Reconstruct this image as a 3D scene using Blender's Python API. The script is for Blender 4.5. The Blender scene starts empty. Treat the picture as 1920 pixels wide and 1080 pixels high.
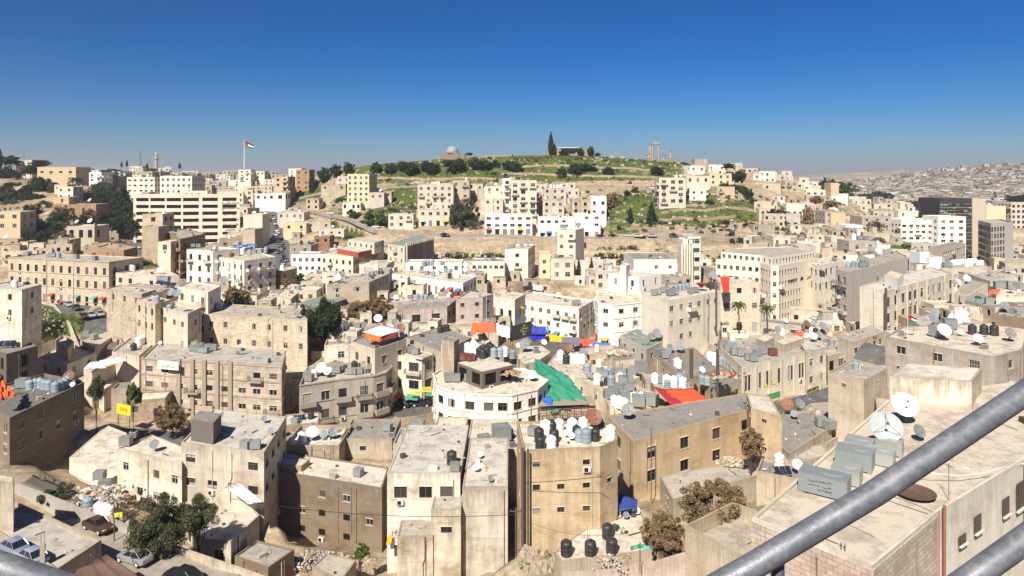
import bpy, math, random
import numpy as np
from mathutils import Vector, Matrix
random.seed(7); np.random.seed(7)
R = random.random
def U(a, b): return a + (b-a)*R()
scene = bpy.context.scene
COL = scene.collection
F = 1300.0; HZ = 330.0; CZ = 60.0          # focal length in photo pixels, horizon row, eye height in metres
def P(px, py, Y): return Vector(((px-960)/F*Y, Y, CZ-(py-HZ)/F*Y))
def atz(px, py, z):
    Y = F*(CZ-z)/(py-HZ); return Vector(((px-960)/F*Y, Y, z))
def pix(v): return (960+v[0]/v[1]*F, HZ+(CZ-v[2])/v[1]*F)

# ---------------------------------------------------------------- materials
MATS = {}
def newmat(name, rough=0.9, spec=0.2, metal=0.0):
    m = bpy.data.materials.new(name); m.use_nodes = True
    nt = m.node_tree; b = nt.nodes['Principled BSDF']
    b.inputs['Roughness'].default_value = rough
    b.inputs['Specular IOR Level'].default_value = spec
    b.inputs['Metallic'].default_value = metal
    MATS[name] = m
    return m, nt, b
def nd(nt, t, **k):
    n = nt.nodes.new(t)
    for a, v in k.items():
        if a in n.inputs: n.inputs[a].default_value = v
        else: setattr(n, a, v)
    return n
def mapping(nt, src, scale):
    m = nt.nodes.new('ShaderNodeMapping'); m.inputs['Scale'].default_value = scale
    nt.links.new(src, m.inputs['Vector']); return m.outputs['Vector']
def noise(nt, vec, scale, detail=4, rough=0.55):
    n = nt.nodes.new('ShaderNodeTexNoise'); n.inputs['Scale'].default_value = scale
    n.inputs['Detail'].default_value = detail; n.inputs['Roughness'].default_value = rough
    nt.links.new(vec, n.inputs['Vector']); return n.outputs['Fac']
def ramp(nt, fac, stops):
    r = nt.nodes.new('ShaderNodeValToRGB'); cr = r.color_ramp
    while len(cr.elements) < len(stops): cr.elements.new(0.5)
    for e, (p, c) in zip(cr.elements, stops):
        e.position = p; e.color = (c[0], c[1], c[2], 1) if hasattr(c, '__len__') else (c, c, c, 1)
    nt.links.new(fac, r.inputs['Fac']); return r.outputs['Color']
def mix(nt, a, b, fac, mode='MIX'):
    m = nt.nodes.new('ShaderNodeMix'); m.data_type = 'RGBA'; m.blend_type = mode
    for sock, v in ((m.inputs[0], fac), (m.inputs[6], a), (m.inputs[7], b)):
        if hasattr(v, 'is_output'): nt.links.new(v, sock)
        elif hasattr(v, '__len__'): sock.default_value = (v[0], v[1], v[2], 1)
        else: sock.default_value = v
    return m.outputs[2]
def mth(nt, op, a, b=0.0):
    m = nt.nodes.new('ShaderNodeMath'); m.operation = op
    for sock, v in ((m.inputs[0], a), (m.inputs[1], b)):
        if hasattr(v, 'is_output'): nt.links.new(v, sock)
        else: sock.default_value = v
    return m.outputs[0]
def bump(nt, b, h, s=0.4, d=0.05):
    n = nt.nodes.new('ShaderNodeBump'); n.inputs['Strength'].default_value = s; n.inputs['Distance'].default_value = d
    nt.links.new(h, n.inputs['Height']); nt.links.new(n.outputs[0], b.inputs['Normal'])

def wallmat(name, block=False, slab=False):
    m, nt, b = newmat(name, 0.92, 0.12)
    oi = nt.nodes.new('ShaderNodeObjectInfo'); tc = nt.nodes.new('ShaderNodeTexCoord')
    uv = tc.outputs['UV']
    # shift the pattern per building
    add = nt.nodes.new('ShaderNodeVectorMath'); add.operation = 'ADD'
    sc = mth(nt, 'MULTIPLY', oi.outputs['Random'], 57.0)
    cmb = nt.nodes.new('ShaderNodeCombineXYZ'); nt.links.new(sc, cmb.inputs[0]); nt.links.new(sc, cmb.inputs[2])
    nt.links.new(uv, add.inputs[0]); nt.links.new(cmb.outputs[0], add.inputs[1]); v = add.outputs[0]
    streak = noise(nt, mapping(nt, v, (0.8, 0.11, 1)), 1.0, 6, 0.72)
    fine = noise(nt, mapping(nt, v, (5.0, 0.5, 1)), 1.0, 4, 0.6)
    blot = noise(nt, mapping(nt, v, (0.22, 0.35, 1)), 1.0, 7, 0.7)
    sep = nt.nodes.new('ShaderNodeSeparateXYZ'); nt.links.new(uv, sep.inputs[0])
    # grime runs down from the roof edge: V is metres below the top
    top = mth(nt, 'POWER', 2.718, mth(nt, 'MULTIPLY', sep.outputs[1], 0.55))
    g1 = ramp(nt, streak, [(0.45, 0.0), (0.66, 1.0)])
    g2 = ramp(nt, mth(nt, 'ADD', mth(nt, 'MULTIPLY', fine, 0.7), mth(nt, 'MULTIPLY', top, 0.28)), [(0.42, 0.0), (0.72, 1.0)])
    g3 = ramp(nt, blot, [(0.42, 0.0), (0.62, 1.0)])
    g4 = ramp(nt, blot, [(0.56, 0.0), (0.72, 1.0)])
    s = oi.outputs['Alpha']
    col = oi.outputs['Color']
    dark = mix(nt, col, (0.20, 0.155, 0.11), 1.0, 'MIX')
    col = mix(nt, col, mix(nt, col, (0.66, 0.57, 0.46), 0.75, 'MULTIPLY'), mth(nt, 'MULTIPLY', g3, s))
    col = mix(nt, col, (0.22, 0.165, 0.115), mth(nt, 'MULTIPLY', g1, mth(nt, 'MULTIPLY', s, 0.62)))
    col = mix(nt, col, (0.16, 0.13, 0.105), mth(nt, 'MULTIPLY', g2, mth(nt, 'MULTIPLY', s, 0.66)))
    col = mix(nt, col, (0.13, 0.105, 0.085), mth(nt, 'MULTIPLY', g4, mth(nt, 'MULTIPLY', s, 0.6)))
    fine2 = noise(nt, v, 9.0, 3, 0.6)
    col = mix(nt, col, ramp(nt, fine2, [(0.3, 0.80), (0.7, 1.12)]), 0.6, 'MULTIPLY')
    jl = mth(nt, 'LESS_THAN', mth(nt, 'FRACT', mth(nt, 'ADD', mth(nt, 'MULTIPLY', sep.outputs[1], 0.31), mth(nt, 'MULTIPLY', blot, 0.02))), 0.022)
    col = mix(nt, col, (0.25, 0.2, 0.15), mth(nt, 'MULTIPLY', jl, mth(nt, 'MULTIPLY', s, 0.45)))
    chip = ramp(nt, noise(nt, v, 1.6, 8, 0.75), [(0.60, 0.0), (0.625, 1.0)])
    col = mix(nt, col, (0.36, 0.30, 0.23), mth(nt, 'MULTIPLY', chip, mth(nt, 'MULTIPLY', s, 0.55)))
    h = fine2
    if block:
        br = nt.nodes.new('ShaderNodeTexBrick')
        br.inputs['Scale'].default_value = 1.0; br.inputs['Brick Width'].default_value = 0.62 if not slab else 1.5
        br.inputs['Row Height'].default_value = 0.31 if not slab else 0.8
        br.inputs['Mortar Size'].default_value = 0.022
        br.inputs['Color1'].default_value = (1.12, 1.05, 0.98, 1); br.inputs['Color2'].default_value = (0.74, 0.68, 0.62, 1)
        br.inputs['Mortar'].default_value = (0.50, 0.45, 0.40, 1)
        nt.links.new(v, br.inputs['Vector'])
        col = mix(nt, col, br.outputs['Color'], 0.75, 'MULTIPLY')
        h = mth(nt, 'ADD', mth(nt, 'MULTIPLY', br.outputs['Fac'], -1.0), mth(nt, 'MULTIPLY', fine2, 0.8))
    bump(nt, b, h, 0.5, 0.04)
    nt.links.new(col, b.inputs['Base Color'])
    return m
wallmat('plaster'); wallmat('stone_blocks', True); wallmat('stone_slabs', True, True)

def objcol(name, rough=0.6, spec=0.3, metal=0.0, var=0.35, scale=1.5, dirt=(0.25, 0.2, 0.15)):
    m, nt, b = newmat(name, rough, spec, metal)
    oi = nt.nodes.new('ShaderNodeObjectInfo'); tc = nt.nodes.new('ShaderNodeTexCoord')
    geo = nt.nodes.new('ShaderNodeNewGeometry')
    n1 = noise(nt, geo.outputs['Position'], scale, 6, 0.65)
    n2 = noise(nt, geo.outputs['Position'], scale*7, 3, 0.6)
    c = mix(nt, oi.outputs['Color'], dirt, mth(nt, 'MULTIPLY', ramp(nt, n1, [(0.42, 0.0), (0.75, 1.0)]), var))
    c = mix(nt, c, ramp(nt, n2, [(0.3, 0.8), (0.7, 1.1)]), var, 'MULTIPLY')
    nt.links.new(c, b.inputs['Base Color'])
    return m, nt, b, n2
m, nt, b = newmat('roof_surface', 0.95, 0.1)
oi = nt.nodes.new('ShaderNodeObjectInfo'); geo = nt.nodes.new('ShaderNodeNewGeometry'); pos = geo.outputs['Position']
n1 = noise(nt, pos, 0.45, 8, 0.72); n2 = noise(nt, pos, 2.2, 6, 0.7); n3 = noise(nt, pos, 14.0, 2, 0.6)
c = mix(nt, oi.outputs['Color'], (0.16, 0.14, 0.115), mth(nt, 'MULTIPLY', ramp(nt, n1, [(0.48, 0.0), (0.56, 0.55), (0.70, 1.0)]), 0.62))
c = mix(nt, c, (0.55, 0.48, 0.38), mth(nt, 'MULTIPLY', ramp(nt, n2, [(0.56, 0.0), (0.62, 1.0)]), 0.35))
vo = nt.nodes.new('ShaderNodeTexVoronoi'); vo.feature = 'DISTANCE_TO_EDGE'; vo.inputs['Scale'].default_value = 0.16
va = nt.nodes.new('ShaderNodeVectorMath'); va.operation = 'ADD'; vs = nt.nodes.new('ShaderNodeVectorMath'); vs.operation = 'SCALE'; vs.inputs['Scale'].default_value = 3.0; nw_ = nt.nodes.new('ShaderNodeTexNoise'); nw_.inputs['Scale'].default_value = .5; nw_.inputs['Detail'].default_value = 8; nt.links.new(pos, nw_.inputs['Vector']); nt.links.new(nw_.outputs['Color'], vs.inputs[0]); nt.links.new(pos, va.inputs[0]); nt.links.new(vs.outputs[0], va.inputs[1]); nt.links.new(va.outputs[0], vo.inputs['Vector'])
c = mix(nt, c, (0.13, 0.11, 0.09), mth(nt, 'MULTIPLY', mth(nt, 'LESS_THAN', vo.outputs['Distance'], 0.004), 0.35))
c = mix(nt, c, ramp(nt, n3, [(0.3, 0.78), (0.7, 1.18)]), 0.8, 'MULTIPLY')
nt.links.new(c, b.inputs['Base Color']); bump(nt, b, n3, 0.5, 0.03)
objcol('paint', 0.55, 0.3, 0, 0.3, 2.0)
objcol('car_paint', 0.22, 0.6, 0.25, 0.08, 2.0)
objcol('plastic', 0.45, 0.4, 0, 0.22, 2.5)
objcol('galvanised', 0.55, 0.4, 0.25, 0.5, 1.2, (0.30, 0.26, 0.22))
objcol('cloth', 0.95, 0.05, 0, 0.35, 0.7, (0.2, 0.12, 0.08))
objcol('rock', 0.95, 0.05, 0, 0.7, 0.25, (0.27, 0.19, 0.12))

m, nt, b = newmat('window_glass', 0.2, 0.4)
geo = nt.nodes.new('ShaderNodeObjectInfo')
c = ramp(nt, geo.outputs['Random'], [(0.0, (0.010, 0.010, 0.010)), (0.55, (0.022, 0.020, 0.018)), (0.85, (0.045, 0.048, 0.05)), (1.0, (0.09, 0.08, 0.065))])
nt.links.new(c, b.inputs['Base Color'])
newmat('dark_hole', 1.0, 0.0)[2].inputs['Base Color'].default_value = (0.018, 0.015, 0.012, 1)
newmat('rubber', 0.8, 0.2)[2].inputs['Base Color'].default_value = (0.02, 0.02, 0.02, 1)
newmat('car_glass', 0.08, 0.6)[2].inputs['Base Color'].default_value = (0.015, 0.018, 0.02, 1)
newmat('lamp_lens', 0.15, 0.6)[2].inputs['Base Color'].default_value = (0.6, 0.6, 0.58, 1)
newmat('red_lens', 0.2, 0.6)[2].inputs['Base Color'].default_value = (0.4, 0.02, 0.02, 1)
newmat('bark', 0.95, 0.1)[2].inputs['Base Color'].default_value = (0.09, 0.065, 0.045, 1)
m, nt, b = newmat('rail_metal', 0.42, 0.5, 0.35)
tc = nt.nodes.new('ShaderNodeTexCoord')
n1 = noise(nt, mapping(nt, tc.outputs['Object'], (6, 6, 6)), 1.0, 6, 0.7)
n2 = noise(nt, mapping(nt, tc.outputs['Object'], (1, 1, 1)), 38.0, 8, 0.75)
f_ = mth(nt, 'ADD', mth(nt, 'MULTIPLY', n1, 0.55), mth(nt, 'MULTIPLY', n2, 0.45))
nt.links.new(ramp(nt, f_, [(0.36, (0.12, 0.125, 0.145)), (0.5, (0.17, 0.175, 0.19)), (0.62, (0.24, 0.24, 0.25)), (0.70, (0.20, 0.14, 0.11))]), b.inputs['Base Color'])
nt.links.new(ramp(nt, n2, [(0.4, 0.35), (0.65, 0.75)]), b.inputs['Roughness']); bump(nt, b, n2, .5, .003)
m, nt, b = newmat('solar_cells', 0.15, 0.6); b.inputs['Base Color'].default_value = (0.015, 0.02, 0.04, 1)

def leafmat(name, c0, c1, c2):
    m, nt, b = newmat(name, 0.75, 0.15)
    geo = nt.nodes.new('ShaderNodeNewGeometry')
    n = noise(nt, geo.outputs['Position'], 0.9, 4, 0.7)
    n2 = nt.nodes.new('ShaderNodeTexWhiteNoise'); n2.noise_dimensions = '3D'
    sn = nt.nodes.new('ShaderNodeVectorMath'); sn.operation = 'SNAP'; sn.inputs[1].default_value = (0.35, 0.35, 0.35)
    nt.links.new(geo.outputs['Position'], sn.inputs[0]); nt.links.new(sn.outputs[0], n2.inputs['Vector'])
    f = mth(nt, 'ADD', mth(nt, 'MULTIPLY', n, 0.7), mth(nt, 'MULTIPLY', n2.outputs['Value'], 0.3))
    nt.links.new(ramp(nt, f, [(0.3, c0), (0.52, c1), (0.75, c2)]), b.inputs['Base Color'])
leafmat('leaves_dark', (0.012, 0.022, 0.010), (0.028, 0.045, 0.018), (0.06, 0.08, 0.03))
leafmat('leaves_green', (0.03, 0.055, 0.012), (0.06, 0.10, 0.02), (0.12, 0.17, 0.04))
leafmat('leaves_olive', (0.035, 0.042, 0.02), (0.075, 0.08, 0.04), (0.15, 0.15, 0.08))
leafmat('leaves_brown', (0.10, 0.06, 0.03), (0.21, 0.135, 0.07), (0.36, 0.25, 0.14))

# ground: dust, rock and grass mixed by the 'cover' colour attribute
m, nt, b = newmat('ground_soil', 0.97, 0.08)
at = nt.nodes.new('ShaderNodeAttribute'); at.attribute_name = 'cover'
geo = nt.nodes.new('ShaderNodeNewGeometry'); pos = geo.outputs['Position']
n1 = noise(nt, pos, 0.10, 8, 0.68); n2 = noise(nt, pos, 0.8, 6, 0.7)
strata = noise(nt, mapping(nt, pos, (0.03, 0.03, 0.9)), 1.0, 5, 0.65)
dust = ramp(nt, n1, [(0.3, (0.20, 0.155, 0.105)), (0.5, (0.36, 0.285, 0.20)), (0.7, (0.50, 0.42, 0.31))])
dust = mix(nt, dust, ramp(nt, strata, [(0.35, (0.55, 0.5, 0.45)), (0.6, (1.15, 1.1, 1.0))]), 0.6, 'MULTIPLY')
dust = mix(nt, dust, ramp(nt, n2, [(0.3, 0.55), (0.7, 1.25)]), 0.8, 'MULTIPLY')
grass = ramp(nt, mth(nt, 'ADD', mth(nt, 'MULTIPLY', n2, 0.6), mth(nt, 'MULTIPLY', n1, 0.4)), [(0.36, (0.022, 0.036, 0.010)), (0.5, (0.062, 0.088, 0.020)), (0.64, (0.17, 0.17, 0.055))])
sepc = nt.nodes.new('ShaderNodeSeparateColor'); nt.links.new(at.outputs['Color'], sepc.inputs[0])
gf = mth(nt, 'ADD', sepc.outputs[0], mth(nt, 'MULTIPLY', mth(nt, 'SUBTRACT', mth(nt, 'ADD', mth(nt, 'MULTIPLY', n1, 0.5), mth(nt, 'MULTIPLY', noise(nt, mapping(nt, pos, (0.06, 0.06, 0.5)), 1.0, 5, 0.7), 0.5)), 0.5), 2.6))
gf = mth(nt, 'ADD', gf, mth(nt, 'MULTIPLY', mth(nt, 'SUBTRACT', noise(nt, pos, 0.45, 6, 0.75), 0.5), 1.5))
gf = ramp(nt, gf, [(0.44, 0.0), (0.56, 1.0)])
col = mix(nt, dust, grass, gf)
far = mix(nt, ramp(nt, noise(nt, pos, 0.02, 8, 0.75), [(0.35, (0.10, 0.12, 0.06)), (0.5, (0.30, 0.25, 0.19)), (0.65, (0.42, 0.36, 0.28))]), (0.3, 0.26, 0.2), 0.2)
col = mix(nt, col, far, sepc.outputs[1])
nt.links.new(col, b.inputs['Base Color']); bump(nt, b, n2, 0.8, 0.25)
m, nt, b = newmat('asphalt', 0.9, 0.15)
geo = nt.nodes.new('ShaderNodeNewGeometry')
nt.links.new(ramp(nt, noise(nt, geo.outputs['Position'], 0.5, 7, 0.7), [(0.3, (0.075, 0.07, 0.066)), (0.55, (0.12, 0.115, 0.11)), (0.75, (0.19, 0.175, 0.16))]), b.inputs['Base Color'])

m, nt, b = newmat('road_pale', 0.95, 0.1)
geo = nt.nodes.new('ShaderNodeNewGeometry')
nt.links.new(ramp(nt, noise(nt, geo.outputs['Position'], 0.6, 7, 0.7), [(0.3, (0.20, 0.175, 0.145)), (0.55, (0.31, 0.27, 0.22)), (0.75, (0.42, 0.37, 0.30))]), b.inputs['Base Color'])
# ---------------------------------------------------------------- mesh helpers
class MB:
    """collects polygons for one mesh"""
    def __init__(s): s.v = []; s.f = []; s.m = []; s.uv = []; s.hasuv = False
    def face(s, pts, mi=0, uv=None):
        i = len(s.v); s.v.extend([tuple(p) for p in pts]); s.f.append(tuple(range(i, i+len(pts)))); s.m.append(mi)
        if uv: s.hasuv = True
        s.uv.append(uv or [(p[0]+p[1], p[2]) for p in pts])
    def box(s, c, d, mi=0, rz=0.0, taper=1.0):
        hx, hy, hz = d[0]/2, d[1]/2, d[2]/2; ca, sa = math.cos(rz), math.sin(rz)
        def q(x, y, z):
            t = taper if z > 0 else 1.0
            x *= t; y *= t
            return (c[0]+x*ca-y*sa, c[1]+x*sa+y*ca, c[2]+z)
        p = [q(x, y, z) for z in (-hz, hz) for x, y in ((-hx, -hy), (hx, -hy), (hx, hy), (-hx, hy))]
        for f in ((0,1,5,4), (1,2,6,5), (2,3,7,6), (3,0,4,7), (4,5,6,7), (3,2,1,0)):
            s.face([p[k] for k in f], mi)
    def lathe(s, c, prof, n=12, mi=0, axis=None):
        rows = []
        for r, z in prof:
            rows.append([(c[0]+r*math.cos(2*math.pi*k/n), c[1]+r*math.sin(2*math.pi*k/n), c[2]+z) for k in range(n)])
        for a, bb in zip(rows, rows[1:]):
            for k in range(n):
                s.face([a[k], a[(k+1) % n], bb[(k+1) % n], bb[k]], mi)
        s.face(rows[-1], mi); s.face(rows[0][::-1], mi)
    def tube(s, pts, r, n=6, mi=0, r1=None):
        pts = [Vector(p) for p in pts]; rows = []
        for i, p in enumerate(pts):
            d = (pts[min(i+1, len(pts)-1)]-pts[max(i-1, 0)]).normalized()
            a = d.cross(Vector((0, 0, 1)))
            if a.length < 0.05: a = d.cross(Vector((1, 0, 0)))
            a.normalize(); bb = d.cross(a).normalized()
            rr = r if r1 is None else r+(r1-r)*i/(len(pts)-1)
            rows.append([p+a*rr*math.cos(2*math.pi*k/n)+bb*rr*math.sin(2*math.pi*k/n) for k in range(n)])
        for a, bb in zip(rows, rows[1:]):
            for k in range(n): s.face([a[k], bb[k], bb[(k+1) % n], a[(k+1) % n]], mi)
        s.face(rows[0], mi); s.face(rows[-1][::-1], mi)
    def mesh(s, name, mats, smooth=False, weld=False):
        me = bpy.data.meshes.new(name)
        me.from_pydata(s.v, [], s.f)
        for mm in mats: me.materials.append(MATS[mm])
        if len(mats) > 1: me.polygons.foreach_set('material_index', s.m)
        if s.hasuv:
            l = me.uv_layers.new(name='UVMap')
            l.data.foreach_set('uv', [c for f in s.uv for p in f for c in p])
        if weld or smooth:
            import bmesh
            bm = bmesh.new(); bm.from_mesh(me); bmesh.ops.remove_doubles(bm, verts=bm.verts, dist=0.0005); bm.to_mesh(me); bm.free()
        if smooth:
            me.polygons.foreach_set('use_smooth', [True]*len(me.polygons))
            try: me.set_sharp_from_angle(angle=math.radians(40))
            except Exception: pass
        me.update(); return me
def link(o, parent=None, loc=None, rz=0.0, color=None, scale=None):
    COL.objects.link(o)
    if parent: o.parent = parent
    if loc is not None: o.location = loc
    if rz: o.rotation_euler = (0, 0, rz)
    if color is not None: o.color = (color[0], color[1], color[2], color[3] if len(color) > 3 else 1.0)
    if scale is not None: o.scale = scale
    return o
def ob(name, me, parent=None, loc=None, rz=0.0, color=None, scale=None):
    return link(bpy.data.objects.new(name, me), parent, loc, rz, color, scale)
def empty(name, loc, rz=0.0):
    o = bpy.data.objects.new(name, None); o.empty_display_size = 0.3
    return link(o, None, loc, rz)
def tag(o, label=None, cat=None, group=None, kind=None):
    if label: o['label'] = label
    if cat: o['category'] = cat
    if group: o['group'] = group
    if kind: o['kind'] = kind
    return o
def clone(o, parent=None):
    c = o.copy(); COL.objects.link(c)
    if parent: c.parent = parent
    for ch in KIDS.get(o.name, []): KIDS.setdefault(c.name, []).append(clone(ch, c))
    return c
KIDS = {}
def kid(root, o): KIDS.setdefault(root.name, []).append(o); return o
ORD = ['first', 'second', 'third', 'fourth', 'fifth', 'sixth', 'seventh', 'eighth', 'ninth', 'tenth', 'eleventh', 'twelfth', 'thirteenth', 'fourteenth', 'fifteenth', 'sixteenth', 'seventeenth', 'eighteenth', 'nineteenth', 'twentieth'] + \
      ['%s-%s' % (t, u) for t in ('twenty', 'thirty', 'forty', 'fifty', 'sixty') for u in ('first', 'second', 'third', 'fourth', 'fifth', 'sixth', 'seventh', 'eighth', 'ninth', 'last')]
# ---------------------------------------------------------------- windows and doors (unit size, scaled per opening)
def winmesh(kind):
    b = MB(); fw = 0.045
    def bar(x0, z0, x1, z1, y=-0.03, mi=0): b.box(((x0+x1)/2, y, (z0+z1)/2), (x1-x0, 0.06, z1-z0), mi)
    b.face([(-.5, 0, 0), (.5, 0, 0), (.5, 0, 1), (-.5, 0, 1)], 1)
    if kind != 'hole': b.box((0, -.15, -.035), (1.16, .16, .07), 3)
    if kind in ('two', 'sash', 'blind', 'shutter'): b.box((0, -.19, 1.04), (1.14, .10, .06), 3)
    if kind != 'hole':
        bar(-.5, 0, -.5+fw, 1); bar(.5-fw, 0, .5, 1); bar(-.5+fw, 1-fw, .5-fw, 1); bar(-.5+fw, 0, .5-fw, fw)
    if kind in ('two', 'blind', 'sash'): bar(-.03, fw, .03, 1-fw, -0.032)
    if kind == 'sash': bar(-.5+fw, .62, -.03, .68, -0.031); bar(.03, .62, .5-fw, .68, -0.031)
    if kind == 'bars':
        for k in range(1, 6): bar(-.5+fw+k*(1-2*fw)/6-.012, fw, -.5+fw+k*(1-2*fw)/6+.012, 1-fw, -0.06)
        bar(-.5+fw, .47, .5-fw, .5, -0.062)
    if kind == 'blind': bar(-.5+fw, .55, .5-fw, 1-fw, -0.012, 2)
    if kind == 'curtain': bar(-.5+fw, fw, -.1, 1-fw, -0.012, 2); bar(.2, fw, .5-fw, 1-fw, -0.012, 2)
    if kind == 'shutter':
        for k in range(9): bar(-.5+fw, fw+k*.1, .5-fw, fw+k*.1+.075, -0.03, 2)
    return b
m_, nt_, b_ = newmat('blind_cloth', 0.9, 0.1)
oi_ = nt_.nodes.new('ShaderNodeObjectInfo')
nt_.links.new(ramp(nt_, oi_.outputs['Random'], [(0.0, (0.30, 0.27, 0.23)), (0.3, (0.22, 0.15, 0.09)), (0.6, (0.36, 0.36, 0.34)), (0.85, (0.14, 0.12, 0.11)), (1.0, (0.33, 0.2, 0.12))]), b_.inputs['Base Color'])
m_.node_tree.nodes['Color Ramp'].color_ramp.interpolation = 'CONSTANT'
newmat('sill_stone', 0.9, 0.1)[2].inputs['Base Color'].default_value = (0.62, 0.55, 0.45, 1)
newmat('frame_light', 0.6, 0.3)[2].inputs['Base Color'].default_value = (0.40, 0.38, 0.34, 1)
newmat('frame_dark', 0.6, 0.3)[2].inputs['Base Color'].default_value = (0.09, 0.075, 0.06, 1)
WM = {}
for kk in ('plain', 'two', 'sash', 'bars', 'blind', 'curtain', 'shutter', 'hole'):
    for fr in ('frame_light', 'frame_dark'):
        WM[kk, fr] = winmesh(kk).mesh('window_'+kk, [fr, 'window_glass' if kk != 'hole' else 'dark_hole', 'blind_cloth', 'sill_stone'])
bb = MB()
bb.face([(-.5, .0, 0), (.5, .0, 0), (.5, .0, 1), (-.5, .0, 1)], 0)
for k in range(12): bb.box((0, -.02, .04+k*.08), (.98, .03, .06), 0)
SHUT = bb.mesh('shop_shutter', ['paint'])
bb = MB(); bb.box((0, 0, .3), (.85, .34, .6)); bb.lathe((0, 0, 0), [(.01, 0)], 3)
bb = MB(); bb.box((0, 0, .3), (.85, .34, .6)); bb.box((-.1, -.18, .3), (.46, .03, .46), 1); bb.box((.32, -.18, .3), (.1, .03, .5), 0)
ACM = bb.mesh('air_conditioner', ['plastic', 'dark_hole'])
bb = MB(); bb.box((0, -.55, -.07), (1, 1.1, .14)); bb.box((0, -1.06, .45), (1, .08, .9)); bb.box((-.485, -.51, .45), (.03, 1.02, .9)); bb.box((.485, -.51, .45), (.03, 1.02, .9))
BALM = bb.mesh('balcony', ['plaster'])
bb = MB(); bb.box((0, -.55, -.07), (1, 1.1, .14)); bb.box((0, -1.07, .93), (1, .05, .05), 1)
for k in range(15): bb.box((-.49+k*.07, -1.07, .45), (.012, .03, .9), 1)
for s_ in (-.49, .49):
    bb.box((s_, -.53, .93), (.012, 1.05, .05), 1)
    for k in range(5): bb.box((s_, -.15-k*.2, .45), (.012, .03, .9), 1)
BALR = bb.mesh('balcony_rails', ['plaster', 'frame_dark'])
def awnmesh():
    b = MB(); n = 8
    for k in range(n):
        x0, x1 = -.5+k/n, -.5+(k+1)/n; dz = .03 if k % 2 else 0
        for (ya, za, yb_, zb_) in ((0, 0, -.6, -.22), (-.6, -.22, -1.15, -.5), (-1.15, -.5, -1.17, -.78)):
            b.face([(x0, yb_, zb_-dz), (x1, yb_, zb_-.03+dz), (x1, ya, za-(.03-dz if ya else 0)), (x0, ya, za-(dz if ya else 0))], 0)
    b.tube([(-.48, -.02, -.7), (-.48, -1.12, -.52)], .02, 4); b.tube([(.48, -.02, -.7), (.48, -1.12, -.52)], .02, 4)
    return b.mesh('awning', ['cloth'])
AWN = awnmesh()
PAL = dict(C=(.68,.605,.475), W=(.78,.74,.66), T=(.49,.42,.32), O=(.56,.425,.265), G=(.42,.39,.35), P=(.57,.475,.41), D=(.23,.175,.12), Z=(.045,.04,.04), Y=(.66,.56,.36),  # Z: brown taken down to near-black, with the office tower's shade in it
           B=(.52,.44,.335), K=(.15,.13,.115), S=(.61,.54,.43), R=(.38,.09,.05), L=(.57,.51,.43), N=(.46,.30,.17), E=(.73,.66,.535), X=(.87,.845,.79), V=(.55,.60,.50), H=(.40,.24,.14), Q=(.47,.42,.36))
ROOFC = [(.38,.34,.285), (.54,.485,.40), (.24,.22,.195), (.58,.50,.39), (.15,.14,.13), (.20,.26,.235)]
BASES = []; FOOT = []; ROOFS = {}; REFS = {}
OPT_RE = __import__('re').compile(r'([A-Za-z]+)(-?[\d.]*)')
def opts(s):
    d = {}
    for t in s.split():
        k, v = OPT_RE.fullmatch(t).groups()
        if k == 'n': d.setdefault('n', []).append(int(v))
        else: d[k] = float(v) if v else 1.0
    return d
def inset(poly, d):
    n = len(poly); out = []
    for i in range(n):
        a, b, c = Vector(poly[i-1]), Vector(poly[i]), Vector(poly[(i+1) % n])
        d1 = (b-a).normalized(); d2 = (c-b).normalized()
        n1 = Vector((-d1.y, d1.x)); n2 = Vector((-d2.y, d2.x)); k = 1+n1.dot(n2)
        out.append(b+(n1+n2)*(d/max(k, .35)))
    return out
def facade(mb, p0, p1, zb, zt, xs, zs, hole, u0, org, rec=.2):
    """wall from p0 to p1 with rectangular openings; xs, zs are cut lines, hole(i, j) says which cells are open"""
    L = (p1-p0).length; t = (p1-p0)/L; nin = Vector((-t.y, t.x))
    X = [0]+xs+[L]; Z = [zb]+zs+[zt]
    def q(u, z, y=0.0):
        p = p0+t*u+nin*y; return (p.x-org.x, p.y-org.y, z-org.z)
    for i in range(len(X)-1):
        j = 0
        while j < len(Z)-1:
            if hole(i, j):
                a, b, c, d = X[i], X[i+1], Z[j], Z[j+1]
                for pts in ((q(a,c), q(b,c), q(b,c,rec), q(a,c,rec)), (q(a,d,rec), q(b,d,rec), q(b,d), q(a,d)), (q(a,c,rec), q(a,d,rec), q(a,d), q(a,c)), (q(b,c), q(b,d), q(b,d,rec), q(b,c,rec))):
                    mb.face(pts, 0, [(u0+a, c-zt), (u0+b, c-zt), (u0+b, d-zt), (u0+a, d-zt)])
                j += 1; continue
            k = j
            while k+1 < len(Z)-1 and not hole(i, k+1): k += 1
            mb.face([q(X[i], Z[j]), q(X[i+1], Z[j]), q(X[i+1], Z[k+1]), q(X[i], Z[k+1])], 0,
                    [(u0+X[i], Z[j]-zt), (u0+X[i+1], Z[j]-zt), (u0+X[i+1], Z[k+1]-zt), (u0+X[i], Z[k+1]-zt)])
            j = k+1
def vary(c, a=.08):
    k = 1+U(-a, a)*1.3; h = U(-a, a)*.5
    return (c[0]*k*(1+h), c[1]*k, c[2]*k*(1-h))
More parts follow.
